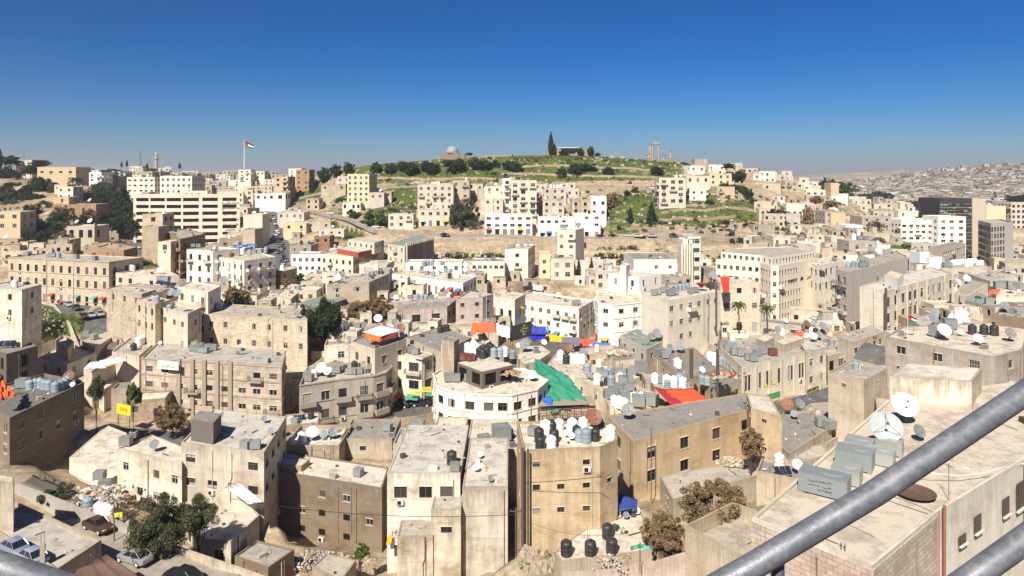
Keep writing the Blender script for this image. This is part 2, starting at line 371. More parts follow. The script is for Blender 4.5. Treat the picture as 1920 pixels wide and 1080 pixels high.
def shell(root, org, poly, zb, zt, par, wallmat_, col, st, o, rcol, subp=False, nm='wall', foot=8.0):
    """walls with openings, parapet and roof of one block; windows etc. become children"""
    mb = MB(); n = len(poly); u0 = U(0, 30)
    wn = []; fl = o.get('f', 3.2); sp = o.get('s', 3.0); ww = o.get('w', 1.1); wh = o.get('h', 1.3)*1.08; top = o.get('t', .9)+par
    H = zt-zb; par_ = root; nw = [60 if subp else 0]
    for e in range(n):
        p0, p1 = Vector(poly[e]), Vector(poly[(e+1) % n]); L = (p1-p0).length
        if L < .05: continue
        t = (p1-p0)/L; nout = Vector((t.y, -t.x)); mid = (p0+p1)/2
        face = nout.dot(-mid.normalized())
        xs, zs, hol = [], [], {}
        if face > -.1 and e not in o.get('n', []) and L > 2.0 and H > 2.4 and 'nw' not in o:
            nc = max(1, int((L-.6)/sp)) if 'c' not in o or e > 0 else int(o['c'])
            nr = int((H-top-.3)/fl+(.55 if 'g' not in o else .0))
            nr = max(nr, 1)
            if 'r' in o: nr = min(nr, int(o['r']))
            if ww > L/nc*.85: wloc = L/nc*.7
            else: wloc = ww*1.12
            step = L/nc; jit = 0 if 'reg' in o else step*.08
            cx = []
            for c in range(nc):
                x = step*(c+.5)+U(-jit, jit); 
                if 'pair' in o:
                    for s2 in (-1, 1): cx.append(x+s2*wloc*.62)
                else: cx.append(x)
            for x in cx: xs += [x-wloc/2, x+wloc/2]
            rows = []
            for r in range(nr):
                zh = zt-top-r*fl
                if zh-wh < zb+.3: break
                rows.append((zh-wh, zh))
            shops = 'g' in o and (e == 0 or face > .3)
            if shops and rows and rows[-1][0] < zb+3.6: rows.pop()
            if shops: rows.append((zb+.05, zb+2.7))
            rows.sort()
            for a, b in rows: zs += [a, b]
            for i, x in enumerate(cx):
                for j, (a, b) in enumerate(rows):
                    sh = shops and j == 0
                    if not sh and R() < o.get('k', .08): continue
                    if nw[0] >= 98: continue
                    nw[0] += 1
                    hol[2*i+1, 2*j+1] = True
                    wn.append((p0+t*x, math.atan2(t.y, t.x), a, wloc, b-a, sh, nout))
        facade(mb, p0, p1, zb-foot, zt, xs, zs, lambda i, j: (i, j) in hol, u0, org)
        u0 += L
        if 'cor' in o and face > -.1:                    # string courses
            rz = math.atan2(t.y, t.x); z = zt-.15; k = 0
            while z > zb+1 and k < 9:
                c = mid+nout*.05; mb.box((c.x-org.x, c.y-org.y, z-org.z), (L+.16, .16, .22), 0, rz); z -= fl; k += 1
    inn = inset(poly, .2)
    if par > 0.02:
        for e in range(n):
            a, b = Vector(poly[e]), Vector(poly[(e+1) % n]); c, d = inn[(e+1) % n], inn[e]
            g = lambda p, z: (p.x-org.x, p.y-org.y, z-org.z)
            mb.face([g(a, zt), g(b, zt), g(c, zt), g(d, zt)], 0, [(0, -.1), (1, -.1), (1, 0), (0, 0)])
            mb.face([g(c, zt-par), g(d, zt-par), g(d, zt), g(c, zt)], 0, [(0, -par), ((c-d).length, -par), ((c-d).length, 0), (0, 0)])
    else: inn = [Vector(p) for p in poly]
    w = ob(nm, mb.mesh(nm, [wallmat_]), par_, color=(*col, st))
    if subp: par_ = w
    rb = MB(); rb.face([(p.x-org.x, p.y-org.y, zt-max(par, 0)-org.z) for p in inn])
    rf = ob('roof', rb.mesh('roof', ['roof_surface']), par_, color=vary(rcol, .1))
    for e in range(n if org.y < 240 and not subp else 0):
        p0, p1 = Vector(poly[e]), Vector(poly[(e+1) % n]); L = (p1-p0).length
        if L < 4: continue
        t = (p1-p0)/L; nout = Vector((t.y, -t.x))
        if nout.dot(-((p0+p1)/2).normalized()) < .1: continue
        for k in range(random.choice([0, 1, 1, 2]) if L < 14 else random.choice([1, 2, 3])):
            q = p0+t*U(.3, L-.3)+nout*.09; z1, z0 = zt-U(0, .8), zb-.5+U(0, H*.3); q2 = q+t*U(-.5, .5)*(R() < .3)
            pb = MB(); pb.tube([(q.x-org.x, q.y-org.y, z1-org.z), (q.x-org.x, q.y-org.y, (z0+z1)/2-org.z), (q2.x-org.x, q2.y-org.y, (z0+z1)/2-.5-org.z), (q2.x-org.x, q2.y-org.y, z0-org.z)], U(.035, .075), 5)
            ob('drain_pipe', pb.mesh('drain_pipe', ['paint']), par_, color=vary(random.choice([(.10,.09,.08), (.25,.2,.15), (.5,.47,.42), (.22,.1,.06)]), .1))
    fr0 = 'frame_dark' if ('fd' in o or ('fd' not in o and R() < .35)) else 'frame_light'
    bal = o.get('b', .03 if zt-zb > 6 and 'nb' not in o else 0); acp = o.get('x', .09)
    for (p, rz, z, w_, h_, sh, nout) in wn:
        nin = -nout; q = p+nin*.16
        loc = (q.x-org.x, q.y-org.y, z-org.z)
        if sh:
            if R() < .5:
                kid(root, ob('shop_shutter', SHUT, par_, loc, rz, vary(random.choice([(.25,.25,.24), (.3,.22,.15), (.12,.2,.25), (.4,.38,.33)]), .15), (w_, 1, h_)))
            else: kid(root, ob('shop_front', WM['plain', 'frame_dark'], par_, loc, rz, None, (w_, 1, h_)))
            if R() < o.get('aw', .3):
                q2 = p+nout*.02; kid(root, ob('awning', AWN, par_, (q2.x-org.x, q2.y-org.y, z+h_+.35-org.z), rz, vary(random.choice([(.5,.08,.05), (.08,.2,.5), (.6,.55,.45), (.1,.3,.2), (.55,.4,.05)]), .1), (w_+.7, 1.1, 1)))
            continue
        kk = 'hole' if 'hole' in o and R() < o['hole'] else random.choices(['two', 'sash', 'plain', 'bars', 'blind', 'curtain', 'shutter'], [4, 3, 3.2, 1.5, 1.2, 1.0, .8])[0]
        kid(root, ob('window', WM[kk, fr0], par_, loc, rz, None, (w_, 1, h_)))
        r = R()
        if r < bal:
            q2 = p+nout*.003; kid(root, ob('balcony', BALM if R() < .6 else BALR, par_, (q2.x-org.x, q2.y-org.y, z-.5-org.z), rz, (*vary(col, .05), st), (w_+1.4, 1, 1)))
        elif r < bal+acp:
            q2 = p+nout*.22; kid(root, ob('air_conditioner', ACM, par_, (q2.x-org.x, q2.y-org.y, z-.75-org.z), rz, (.62, .6, .55)))
    return inn
def building(name, label, ref, pts, Y, yb, col, o, items=''):
    o = opts(o); P_ = []; star = None; P_raw = pts.split()
    for i, t in enumerate(pts.split()):
        if t[0] == '*': star = i; t = t[1:]
        v = [float(q) for q in t.split(',')]; P_.append(v)
    if star is None: star = 0 if len(P_) != 3 else 1
    x, y = P_[star][:2]; zt = CZ-(y-HZ)*Y/F; zb = CZ-(yb-HZ)*Y/F
    W = []
    for i, v in enumerate(P_):
        if i == star: w = P(x, y, Y)
        elif len(v) > 2: w = P(v[0], v[1], v[2]); w.z = zt
        elif Y > 270 and abs(v[1]-y) < 1 or (len(P_raw) == 2 and Y > 240): w = P(v[0], y, Y)
        else: w = atz(v[0], v[1], zt)
        W.append(Vector((w.x, w.y)))
    if len(W) == 2:
        t = (W[1]-W[0]).normalized(); nin = Vector((-t.y, t.x)); d = o.get('d', 10)
        W += [W[1]+nin*d, W[0]+nin*d]
    elif len(W) == 3: W.append(W[0]+W[2]-W[1])
    area = sum(a.x*b.y-b.x*a.y for a, b in zip(W, W[1:]+W[:1]))
    if area < 0: print('CW POLY', label)
    par = o.get('p', .5 if Y < 260 else .35)
    org = Vector((sum(w.x for w in W)/len(W), sum(w.y for w in W)/len(W), zb))
    root = empty(name, org); tag(root, label, {'house': 'house', 'apartment_building': 'apartment building', 'office_building': 'office building', 'shop_building': 'shop building', 'shed': 'shed', 'car_park': 'car park', 'school': 'school', 'museum': 'museum', 'grain_silo': 'silo'}.get(name, 'building'))
    mat = 'stone_blocks' if 'blk' in o else 'stone_slabs' if 'slab' in o else 'plaster'
    c = vary(PAL[col], .05); rc = ROOFC[int(o['R'])] if 'R' in o else random.choice(ROOFC[:3]+[ROOFC[0], ROOFC[1]])
    inn = shell(root, org, W, zb, zt, par, MATS and mat, c, o.get('st', .6), o, rc)
    BASES.extend([(w.x, w.y, zb) for w in (W[:2] if len(P_) == 2 else W[:3])]); FOOT.append((W, zb, zt))
    zr = zt-par
    ROOFS[ref] = (zr, [Vector(p) for p in inn], Y, root); REFS[ref] = label
    if items: ITEMS.append((ref, zr, items))
    n = int(o.get('u', -1))
    if n < 0:
        ar = abs(area)/2; n = int(min(7, ar/28)) if Y < 330 else int(min(3, ar/90))
    if n: AUTO.append((ref, n))
    return root
ITEMS = []; AUTO = []
def sub(ref, nm, pts, h, col, o='', dz=0, base=None):
    """a rooftop block (stair head, penthouse): a part of its building. pts are pixels of its roof at height h above the roof"""
    zr, inn, Y, root = ROOFS[ref]; o = opts(o); zt = zr+h+dz
    W = [atz(float(a), float(b), zt) for a, b in (t.split(',') for t in pts.split())] if Y < 270 else [P(float(a), float(b), Y+float(c)) for a, b, c in (t.split(',') for t in pts.split())]
    W = [Vector((w.x, w.y)) for w in W]
    if len(W) == 2:
        t = (W[1]-W[0]).normalized(); nin = Vector((-t.y, t.x)); W += [W[1]+nin*o.get('d', 4), W[0]+nin*o.get('d', 4)]
    elif len(W) == 3: W.append(W[0]+W[2]-W[1])
    org = root.location
    par = o.get('p', .15)
    shell(root, org, W, zr+dz, zt, par, 'stone_slabs' if 'slab' in o else 'stone_blocks' if 'blk' in o else 'plaster', vary(PAL[col], .04), o.get('st', .5), o, ROOFC[int(o.get('R', 1))], subp=True, nm=nm, foot=0.0)
    return zt-par, W

# ---------------------------------------------------------------- rooftop things
def tank_mesh(lid=True):
    b = MB(); b.lathe((0, 0, 0), [(.42, 0), (.5, .03), (.5, .28), (.485, .30), (.5, .32), (.5, .56), (.485, .58), (.5, .60), (.5, .84), (.44, .92), (.26, .98), (.16, 1.0)], 16)
    return b.mesh('tank_shell', ['plastic'], smooth=True)
TANK = tank_mesh()
b = MB(); b.lathe((0, 0, .99), [(.17, 0), (.17, .07), (.05, .10)], 12); TLID = b.mesh('tank_lid', ['plastic'], smooth=True)
b = MB(); b.box((0, 0, .62), (1, 1, .9)); b.box((0, 0, 1.085), (1.04, 1.04, .03)); b.lathe((.2, .1, 1.1), [(.2, 0), (.2, .05), (.02, .07)], 10)
for sx in (-.42, .42):
    for sy in (-.42, .42): b.box((sx, sy, .085), (.07, .07, .17))
GTANK = b.mesh('box_tank', ['galvanised'])
def dish_meshes():
    b = MB(); n = 18; pr = [(0.0, 0.0), (.2, .018), (.36, .06), (.5, .12)]
    rows = [[Vector((r*math.cos(2*math.pi*k/n), -z, r*math.sin(2*math.pi*k/n))) for k in range(n)] for r, z in pr[1:]]
    for k in range(n): b.face([Vector((0, 0, 0)), rows[0][(k+1) % n], rows[0][k]])
    for a, c in zip(rows, rows[1:]):
        for k in range(n): b.face([a[k], a[(k+1) % n], c[(k+1) % n], c[k]])
    back = [[p+Vector((0, .02, 0)) for p in r] for r in rows]
    for a, c in zip(back, back[1:]):
        for k in range(n): b.face([c[k], c[(k+1) % n], a[(k+1) % n], a[k]])
    for k in range(n): b.face([rows[-1][k], rows[-1][(k+1) % n], back[-1][(k+1) % n], back[-1][k]])
    for k in range(n): b.face([Vector((0, .02, 0)), back[0][k], back[0][(k+1) % n]])
    bowl = b.mesh('dish_bowl', ['paint'], smooth=True)
    a = MB(); tip = (0, -.48, 0)
    for an in (90, 210, 330):
        a.tube([(.46*math.cos(math.radians(an)), -.10, .46*math.sin(math.radians(an))), tip], .008, 4)
    a.lathe((0, -.48, -.04), [(.03, 0), (.045, .02), (.045, .07), (.02, .09)], 8)
    arm = a.mesh('feed_arm', ['frame_dark'])
    return bowl, arm
DBOWL, DARM = dish_meshes()
b = MB(); b.tube([(0, 0, 0), (0, 0, .62)], .03, 6); b.tube([(-.3, -.05, 0), (0, 0, .45)], .02, 5); b.tube([(.3, -.05, 0), (0, 0, .45)], .02, 5); b.tube([(0, .32, 0), (0, 0, .45)], .02, 5); b.tube([(0, 0, .6), (0, -.12, .7)], .03, 5)
DMNT = b.mesh('dish_mount', ['frame_dark'])
def ac_big():
    b = MB(); b.box((0, 0, .5), (1.0, .8, .9)); b.box((0, 0, .965), (.7, .6, .03), 1)
    for k in range(6): b.box((0, -.41, .2+k*.12), (.85, .02, .05), 1)
    return b.mesh('roof_cooler', ['galvanised', 'dark_hole'])
ACB = ac_big()
b = MB()
for k in range(3):
    x = -.7+k*.7; b.face([(x-.32, -.5, .25), (x+.32, -.5, .25), (x+.32, .45, 1.0), (x-.32, .45, 1.0)], 0); b.face([(x-.32, .47, .98), (x+.32, .47, .98), (x+.32, -.48, .23), (x-.32, -.48, .23)], 1)
SPAN = b.mesh('solar_panel', ['solar_cells', 'frame_light'])
b = MB()
for x in (-1.0, 0, 1.0): b.tube([(x, -.5, 0), (x, -.5, .27)], .025, 4); b.tube([(x, .45, 0), (x, .45, 1.0)], .025, 4)
b.tube([(-1.05, -.5, .24), (1.05, -.5, .24)], .025, 4); b.tube([(-1.05, .45, .98), (1.05, .45, .98)], .025, 4); b.tube([(0, -.5, .24), (0, .45, .98)], .02, 4)
SFRM = b.mesh('panel_frame', ['frame_light'])
def antenna_mesh():
    b = MB(); b.tube([(0, 0, 0), (0, 0, 3.4)], .03, 5); b.tube([(0, -.5, 3.2), (0, .5, 3.2)], .015, 4)
    for k in range(6): b.tube([(-.35+k*.03, -.45+k*.17, 3.2), (.35-k*.03, -.45+k*.17, 3.2)], .012, 4)
    return b.mesh('antenna', ['frame_dark'])
ANT = antenna_mesh()
PR = {}
def thing(kind, loc, size, col, rz=None):
    """one rooftop thing with its parts"""
    rz = U(-.4, .4) if rz is None else rz
    if kind == 'tank':
        r = ob('water_tank', TANK, None, loc, rz, col, (size*.78, size*.78, size)); ob('lid', TLID, r, None, 0, col)
    elif kind == 'boxtank': r = ob('box_water_tank', GTANK, None, loc, rz, col, (size, size*.85, size*.85))
    elif kind == 'dish':
        r = empty('satellite_dish', loc, rz); m = ob('mount', DMNT, r, None, 0, None, (size, size, size)); d = ob('reflector', DBOWL, r, (0, -.12*size, .78*size), 0, col, (size, size, size)); d.rotation_euler = (math.radians(-38), 0, 0)
        ob('feed_arm', DARM, d)
    elif kind == 'cooler': r = ob('air_cooler', ACB, None, loc, rz, col, (size, size, size))
    elif kind == 'solar':
        r = empty('solar_heater', loc, rz); r.scale = (size, size, size); ob('panel', SPAN, r); ob('frame', SFRM, r)
    elif kind == 'antenna': r = ob('roof_antenna', ANT, None, loc, rz, None, (size, size, size))
    return r
SP = dict(w=('tank', 1.75, (.80,.79,.75), 'white plastic water tank', 'water tank'), k=('tank', 1.7, (.022,.022,.024), 'black plastic water tank', 'water tank'), g=('tank', 1.75, (.24,.29,.32), 'grey-blue round water tank', 'water tank'),
          b=('boxtank', 1.35, (.27,.29,.28), 'grey box tank', 'water tank'), r=('boxtank', 1.35, (.19,.045,.03), 'dark red box tank', 'water tank'), d=('dish', 1.5, (.20,.215,.22), 'dark grey satellite dish', 'satellite dish'), D=('dish', 1.7, (.74,.75,.73), 'white satellite dish', 'satellite dish'),
          u=('dish', 1.6, (.20,.085,.045), 'rusty brown satellite dish', 'satellite dish'), a=('cooler', .95, (.38,.38,.36), 'small metal air cooler', 'air cooler'), s=('solar', 1.1, (.1,.1,.1), 'solar water heater panels', 'solar heater'), p=('antenna', 1.0, (.1,.1,.1), 'thin dark television antenna', 'antenna'))
def place_items():
    per = {}
    for ref, zr, items in ITEMS:
        for t in items.split():
            k = t[0]; v = [float(q) for q in t[1:].split(',')]
            w = atz(v[0], v[1], zr)
            per.setdefault(ref, []).append((k, w.x, w.y, zr, v[2] if len(v) > 2 else 1.0, 1))
    for ref, n in AUTO:
        zr, inn, Y, root = ROOFS[ref]
        cx = sum(p.x for p in inn)/len(inn); cy = sum(p.y for p in inn)/len(inn)
        ex = [q for q in per.get(ref, [])]
        def ok(x, y, m):
            for a, b in zip(inn, inn[1:]+inn[:1]):
                e = b-a
                if e.length < .1: continue
                if (e.x*(y-a.y)-e.y*(x-a.x))/e.length < m: return False
            return all((x-q[1])**2+(y-q[2])**2 > 3.2 for q in ex)
        xs = [p.x for p in inn]; ys = [p.y for p in inn]; made = 0; bias = random.choice('wbkg')
        if R() < .5 and n > 2:       # a row of tanks
            for att in range(30):
                x0, y0 = U(min(xs), max(xs)), U(min(ys), max(ys)); nn = random.randint(2, 4)
                L = [(x0+i*1.75, y0+i*U(-.1, .1)) for i in range(nn)]
                if all(ok(x, y, 1.0) for x, y in L):
                    for x, y in L: ex.append((bias, x, y, zr, U(.85, 1.05), 0)); made += 1
                    break
        att = 0
        while made < n and att < 60:
            att += 1; x, y = U(min(xs), max(xs)), U(min(ys), max(ys))
            if ok(x, y, .9): ex.append((random.choice('wwbbkgddddDDaasppp'), x, y, zr, U(.8, 1.05), 0)); made += 1
        per[ref] = ex
    bz = {}
    for ref, ex in per.items():
        cnt = {}
        for q in ex: cnt.setdefault(q[0], []).append(q)
        for k, qs in cnt.items():
            qs.sort(key=lambda q: q[1]/q[2]); kind, size, col, lab, cat = SP[k]
            for i, q in enumerate(qs):
                r = thing(kind, (q[1], q[2], q[3]+.004), size*q[4], vary(col, .12))
                lb = lab+(' alone' if len(qs) == 1 else ', %s from left,' % ORD[i])+' on '+ref
                tag(r, lb, cat, {'water tank': 'water tanks on the city roofs', 'satellite dish': 'satellite dishes on the roofs', 'air cooler': 'air coolers on the roofs', 'solar heater': 'solar heaters on the roofs', 'antenna': 'antennas on the roofs'}[cat])
# name | label | short reference | roof corners (photo pixels, * = corner the depth belongs to) | depth m | foot row | colour | options | roof things
AB, HS, SB, OB, SH = 'apartment_building', 'house', 'shop_building', 'office_building', 'shed'
T = [
# ---- foreground
(HS, 'big flat roofed house with pink stone blocks, behind the railing on the right', 'big roof behind railing', '1410,970 *1635,1061 1757,960 2010,806 1905,715 1665,750', 37.3, 1300, 'E', 'nw p.18 R3 st.5 u0', ''),
(HS, 'grey plastered house with a long flat roof carrying three black tanks', 'long grey house roof', '1660,631 *1865,669 1918,655 1935,600 1692,612', 105, 760, 'Q', 'f3.4 s5 w1.3 h1.2 p.25 R1 st.75 u0', 'b1757,632,1.5 b1775,626,1.3 D1768,638,1.3 D1832,648,.9 k1823,627 k1845,627 k1864,629,1.05 b1781,617,1.5 d1750,610 a1690,631 a1846,655 d1893,640,1.2 D1800,630,.5'),
(HS, 'brown plastered cube house with one dark side next to the grey house', 'brown cube house', '1553,698 *1620,713 1664,690 1600,672', 108, 783, 'B', 'f4 s5 w.6 h.6 p.3 st.6 R0 u0', 'g1605,693,.7'),
(HS, 'long ochre house with a large dirty flat roof and barred windows', 'long ochre house', '1139,779 *1187,827 1421,763 1443,742 1397,737', 96, 945, 'O', 'nb f3.3 s5.2 w1.5 h1.5 t1.3 p.15 R2 st.6 k0 u0', 'd1177,786,1.25 a1398,768,1.1'),
(AB, 'tall ochre plastered building whose roof is crowded with tanks', 'tall ochre building', '969,790 *981,844 1125,838 1158,824 1130,788', 80, 1000, 'O', 'nb f2.7 s2.6 w.75 h.6 k.5 t1 p.35 st.85 R1 u0', 'w1023,813,.95 w1048,811,.95 w1073,810,.95 w1094,808,.95 w1145,822,.9 w1034,841,.85 k1013,842,.9 k1011,826,.9 k1036,812,.9 k1039,829,.9 k1081,819,.8 k1116,826,.85 g1099,829,.95 g1086,827,.8 b1000,817,.9 u1112,806,1.3 d1124,800,1 D1064,820,.5 D1073,826,.45'),
(AB, 'cream plastered building with three barred windows in a row', 'cream three window building', '*726,887 863,887', 88, 1075, 'E', 'nb d17 f3.7 s2.8 w1.45 h1.35 t1.6 p.1 st.8 R1 k.15 u0', 'k847,870,1 b853,884,.9 a735,820'),
(AB, 'whitewashed blank walled building streaked with grey at the bottom edge', 'whitewashed blank building', '*867,912 952,912', 86, 1075, 'L', 'd16 nw p.1 st.9 R1 u0', 'D894,885,.5 D901,860,.45 d920,905,.5'),
(AB, 'soot stained dark brown building with laundry wires and small broken windows', 'sooty brown building', '503,880 *716,915 729,876', 95, 1040, 'D', 'nb f2.7 s3.4 w.95 h.85 k.35 t1.6 p.2 st1 R1 hole.6 u0', 'b672,893,.9'),
(HS, 'brown box house with four blocked openings behind the sooty building', 'brown box house behind', '*637,822 735,822', 112, 862, 'B', 'd9 f3 s4 w.9 h.7 p.3 st.8 R2 u0', 'b727,808,1 p650,812'),
(HS, 'low roof terrace walled with brick behind the sooty building', 'brick walled terrace', '*531,835 636,835', 108, 858, 'B', 'd9 nw p.7 blk st.5 R1 u0', 'w565,827,.85 w567,832,.9 D585,826,1.1 d609,826,.9 d624,823,1'),
(AB, 'beige two storey building with a tin shack on its roof', 'beige roof with shack', '340,829 *495,848 537,781', 92, 950, 'S', 'nb f3.2 s3.1 w1.35 h1 t1.3 p.2 st.7 k.12 R1 u0', 'b461,842,.95 b479,842,.95 d496,793,.6 d509,816,.6'),
(HS, 'pale plaster house with curved front beside the rubble yard', 'pale house by yard', '*220,840 341,871 345,838 285,815', 100, 927, 'E', 'f3.0 s2.9 w1.1 h1.1 t1.5 p.2 st.75 R3 k.2 nb u0', 'b236,836,1.1 d291,846,.9 a250,820'),
(HS, 'cream roofed single storey wing sloping to the rubble yard', 'single storey wing roof', '130,858 *222,884 238,812 200,797', 101, 905, 'E', 'f3 s4 w1.2 h1.4 t1 p.05 st.5 R3 hole1 u0', ''),
(HS, 'small house with concrete roof and a blue-grey tin shack on top', 'roof with tin shack', '316,932 *380,1010 433,1015 486,966 440,900 347,905', 85, 1052, 'S', 'f3 s3.5 w1.1 h1.2 p.2 st.7 R1 u0', 'g421,960,.25'),
(HS, 'brown roofed parking terrace with a low wall at the lower left', 'parking terrace', '-60,960 *105,1068 190,1012 30,940', 70, 1120, 'B', 'nw p.4 st.7 R0 u0', ''),
(HS, 'tan shed roofed house cut by the left edge of the view', 'tan house at edge', '-30,900 *25,906 27,893 -20,885', 78, 960, 'B', 'nw p.1 st.8 R1 u0', ''),
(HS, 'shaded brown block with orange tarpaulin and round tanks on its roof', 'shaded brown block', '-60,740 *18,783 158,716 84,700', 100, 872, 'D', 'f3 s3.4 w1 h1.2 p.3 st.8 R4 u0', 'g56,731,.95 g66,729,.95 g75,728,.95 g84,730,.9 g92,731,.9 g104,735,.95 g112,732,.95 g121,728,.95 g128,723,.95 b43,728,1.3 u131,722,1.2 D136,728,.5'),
(HS, 'low concrete roof carrying black tanks in front of the ochre building', 'low roof with black tanks', '1040,1032 *1052,1052 1245,1028 1200,958 1137,960', 74, 1095, 'B', 'nw p.12 st.6 R1 u0', 'k1062,1041,.95 k1107,1041,.95 k1147,1037,.95 k1139,1009,.95 d1174,974,.5 D1194,966,.45 g1161,962,.5'),
(HS, 'low grey house with a cracked roof below the long ochre house', 'cracked grey roof', '1238,893 *1262,937 1560,850 1540,832', 88, 985, 'T', 'f3 s7 w1 h1 t1 p.1 st.6 R0 u0', ''),
(HS, 'roofless walled yard under the two brown trees', 'walled yard', '*1285,985 1410,1052 1500,990 1375,940', 70, 1110, 'B', 'nw p1.6 st.7 R0 u0', ''),
(HS, 'low roofed box with a dark open front below the white rounded building', 'open fronted roof box', '*813,808 873,808', 118, 840, 'B', 'd7 f3 s3.4 w2.4 h1.2 t.8 hole1 p.2 R1 st.6 k0 u0', ''),
(HS, 'terraced roofs with box tanks behind the whitewashed building', 'terraced roofs behind', '*874,843 974,843', 103.5, 885, 'S', 'd13 nw p.2 R1 st.6 u0', 'b908,836,1.3 b940,826,1.9 D914,838,.5 a960,838 d930,836,.7'),
(HS, 'sandy roof terrace behind the cream three window building', 'sandy roof terrace', '*737,832 811,832', 109, 872, 'S', 'd7 nw p.35 R1 st.6 u0', 'b783,811,1.6 d757,822,.8 b766,826,.8'),
(HS, 'narrow plastered annex with one window at the foot of the cream building', 'narrow plastered annex', '*808,955 864,955', 84.5, 1085, 'S', 'd4 f4 s3 w1.2 h.7 t2 r1 p.1 st1 R1 u0', ''),
(HS, 'stained concrete annex left of the narrow plastered one', 'stained concrete annex', '*745,1006 812,1004', 84, 1090, 'L', 'd4 nw p.1 st1 R0 u0', ''),
(HS, 'brown flat roofed ruin at the bottom edge left of the rubbish', 'brown bottom edge ruin', '440,1042 *503,1064 552,1030 482,1013', 82, 1120, 'D', 'nw p.2 st.8 R0 u0', ''),
(HS, 'concrete topped hut at the bottom edge between the rubbish and the bush', 'concrete hut bottom', '585,1062 *640,1088 668,1050 612,1037', 80, 1130, 'B', 'nw p.15 st.8 R0 u0', ''),
# ---- left middle
(AB, 'long beige five storey block with stone ribs on its front', 'five storey ribbed block', '265,671 *528,687 536,657', 139, 810, 'L', 'f3.2 s3.3 w1.5 h1.05 t1.3 p.3 slab st.5 R0 cor k.1 u0 x.06', 'b361,658,1 b370,660,1 b378,661,.9 b385,662,1 b347,649,1 b355,648,1 b365,650,1 b376,654,1 b390,656,1 b401,657,1 a445,664,.6 D452,652,.4 k505,680,.5 D300,648,.5'),
(AB, 'long honey stone building with three rows of small windows', 'honey stone building', '382,589 *576,600 580,578', 158.5, 690, 'E', 'f3.9 s3.5 w.95 h1.25 t1.4 p.15 blk st.6 R0 k.12 u0', 'b403,580,1.1 b411,581,1.1 g554,578,.8 d558,596,.9 p462,590'),
(AB, 'long stone terrace with two rows of tall windows above shops, upper left', 'long stone terrace', '*15,482 204,491', 208, 563, 'S', 'd12 f3.9 s3.0 w1 h1.9 t1.5 p.3 blk st.35 R0 g k.03 aw.4 reg cor u0', 'b50,480 b55,479 b95,482 b100,482 b143,485 b178,488 g110,484'),
(HS, 'cream walled house with a dark stained side at the left edge', 'cream house left edge', '*-40,538 41,543 78,533 20,527', 150, 600, 'E', 'f3.3 s4 w1 h1.2 p.2 st.8 R1 u0 k.3', 'w28,538,.9'),
(HS, 'tan house with jutting canopies beside the car lined street', 'tan canopy house', '217,511 *292,518 335,516 300,500', 190, 547, 'S', 'f3.2 s4 w1.3 h1.3 p.4 st.4 R1 b.3 u1', 'w244,508,1.1 w249,509,1'),
(HS, 'rough stone house with arched windows and clothes on a balcony', 'rough stone house', '*200,541 266,551 292,543', 180, 592, 'S', 'd8 blk f4 s4 w1 h1.5 p.2 st.5 R1 b.3 u2', ''),
(AB, 'narrow cream three storey house with a brown stone side', 'narrow cream house', '256,561 *291,570 319,562', 160, 640, 'E', 'f3.4 s3 w1.1 h1.5 t1.1 p.2 st.4 blk R1 x.2 u1', ''),
(HS, 'tan house with a sunny roof terrace behind low walls', 'tan terrace house', '300,575 *352,588 378,576', 155, 640, 'S', 'f3.4 s4 w1.2 h1.2 t1.2 p.9 st.4 R0 u0', 'g318,585,1 b311,573,1'),
(HS, 'pale box house jutting out over the roofs with a blue window', 'pale jutting box house', '333,537 *390,548 414,536', 166, 630, 'E', 'f3.4 s4 w1.3 h1.5 t1.2 p.3 st.4 R1 u0', 'd323,560,1.2 d333,562,1.3 s300,534 s310,536 s322,538 b302,528,1.2 b312,529,1.2 d420,535,1.3'),
(HS, 'low tan house with wide roof and an open porch', 'low porch house', '200,541 *262,553 335,541 300,524', 173, 575, 'S', 'f3.2 s4 w1.6 h1.2 p.2 st.5 R0 u0', 's335,548 s345,545 D366,533,.8 b340,533'),
(HS, 'white plastered bungalow with a broad sandy roof', 'white sandy roofed bungalow', '71,671 *126,683 181,661 120,648', 157, 716, 'W', 'f3.2 s4.4 w1.2 h1.3 t1 p.12 st.45 R1 u0', 'p86,660 g92,664,.3'),
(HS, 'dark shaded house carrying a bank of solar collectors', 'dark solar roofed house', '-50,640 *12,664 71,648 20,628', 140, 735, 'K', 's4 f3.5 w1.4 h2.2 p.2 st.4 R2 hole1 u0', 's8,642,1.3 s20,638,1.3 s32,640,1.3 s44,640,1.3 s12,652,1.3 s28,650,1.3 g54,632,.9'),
(HS, 'cream hut with white sheet roof on a sunlit terrace', 'cream white sheet hut', '157,692 *173,697 240,674 215,664', 148, 716, 'C', 's3.5 f3 w1.2 h1.6 p.0 st.4 R3 u0', ''),
(HS, 'cream walled terrace with long side wall in front of the ribbed block', 'cream walled terrace', '170,706 *195,730 256,690 228,682', 146, 775, 'C', 'nw p.25 st.6 R3 u0', 'a235,704,.8 k200,715,.4'),
(HS, 'low tan block beside the lower end of the car lined street', 'low tan street block', '150,637 *178,652 216,628 190,620', 168, 668, 'B', 'nw p.3 st.6 R0 u0', 'b162,632,1.2 b176,637,1.2'),
(HS, 'roof with a row of four white tanks and a long parapet', 'row of tanks roof', '210,659 *261,667 291,641 245,632', 151, 700, 'S', 'nw p.3 st.6 R0 u0', 'w260,648,1.15 w265,646,1.1 w269,644,1.05 w272,642,1 k251,657,.95'),
(HS, 'unfinished tan roof room with a brown sloping sheet', 'unfinished roof room', '104,637 *127,654 139,640 118,628', 160, 672, 'B', 's4 w1 h1.2 p.6 st.5 R1 hole1 u0', ''),
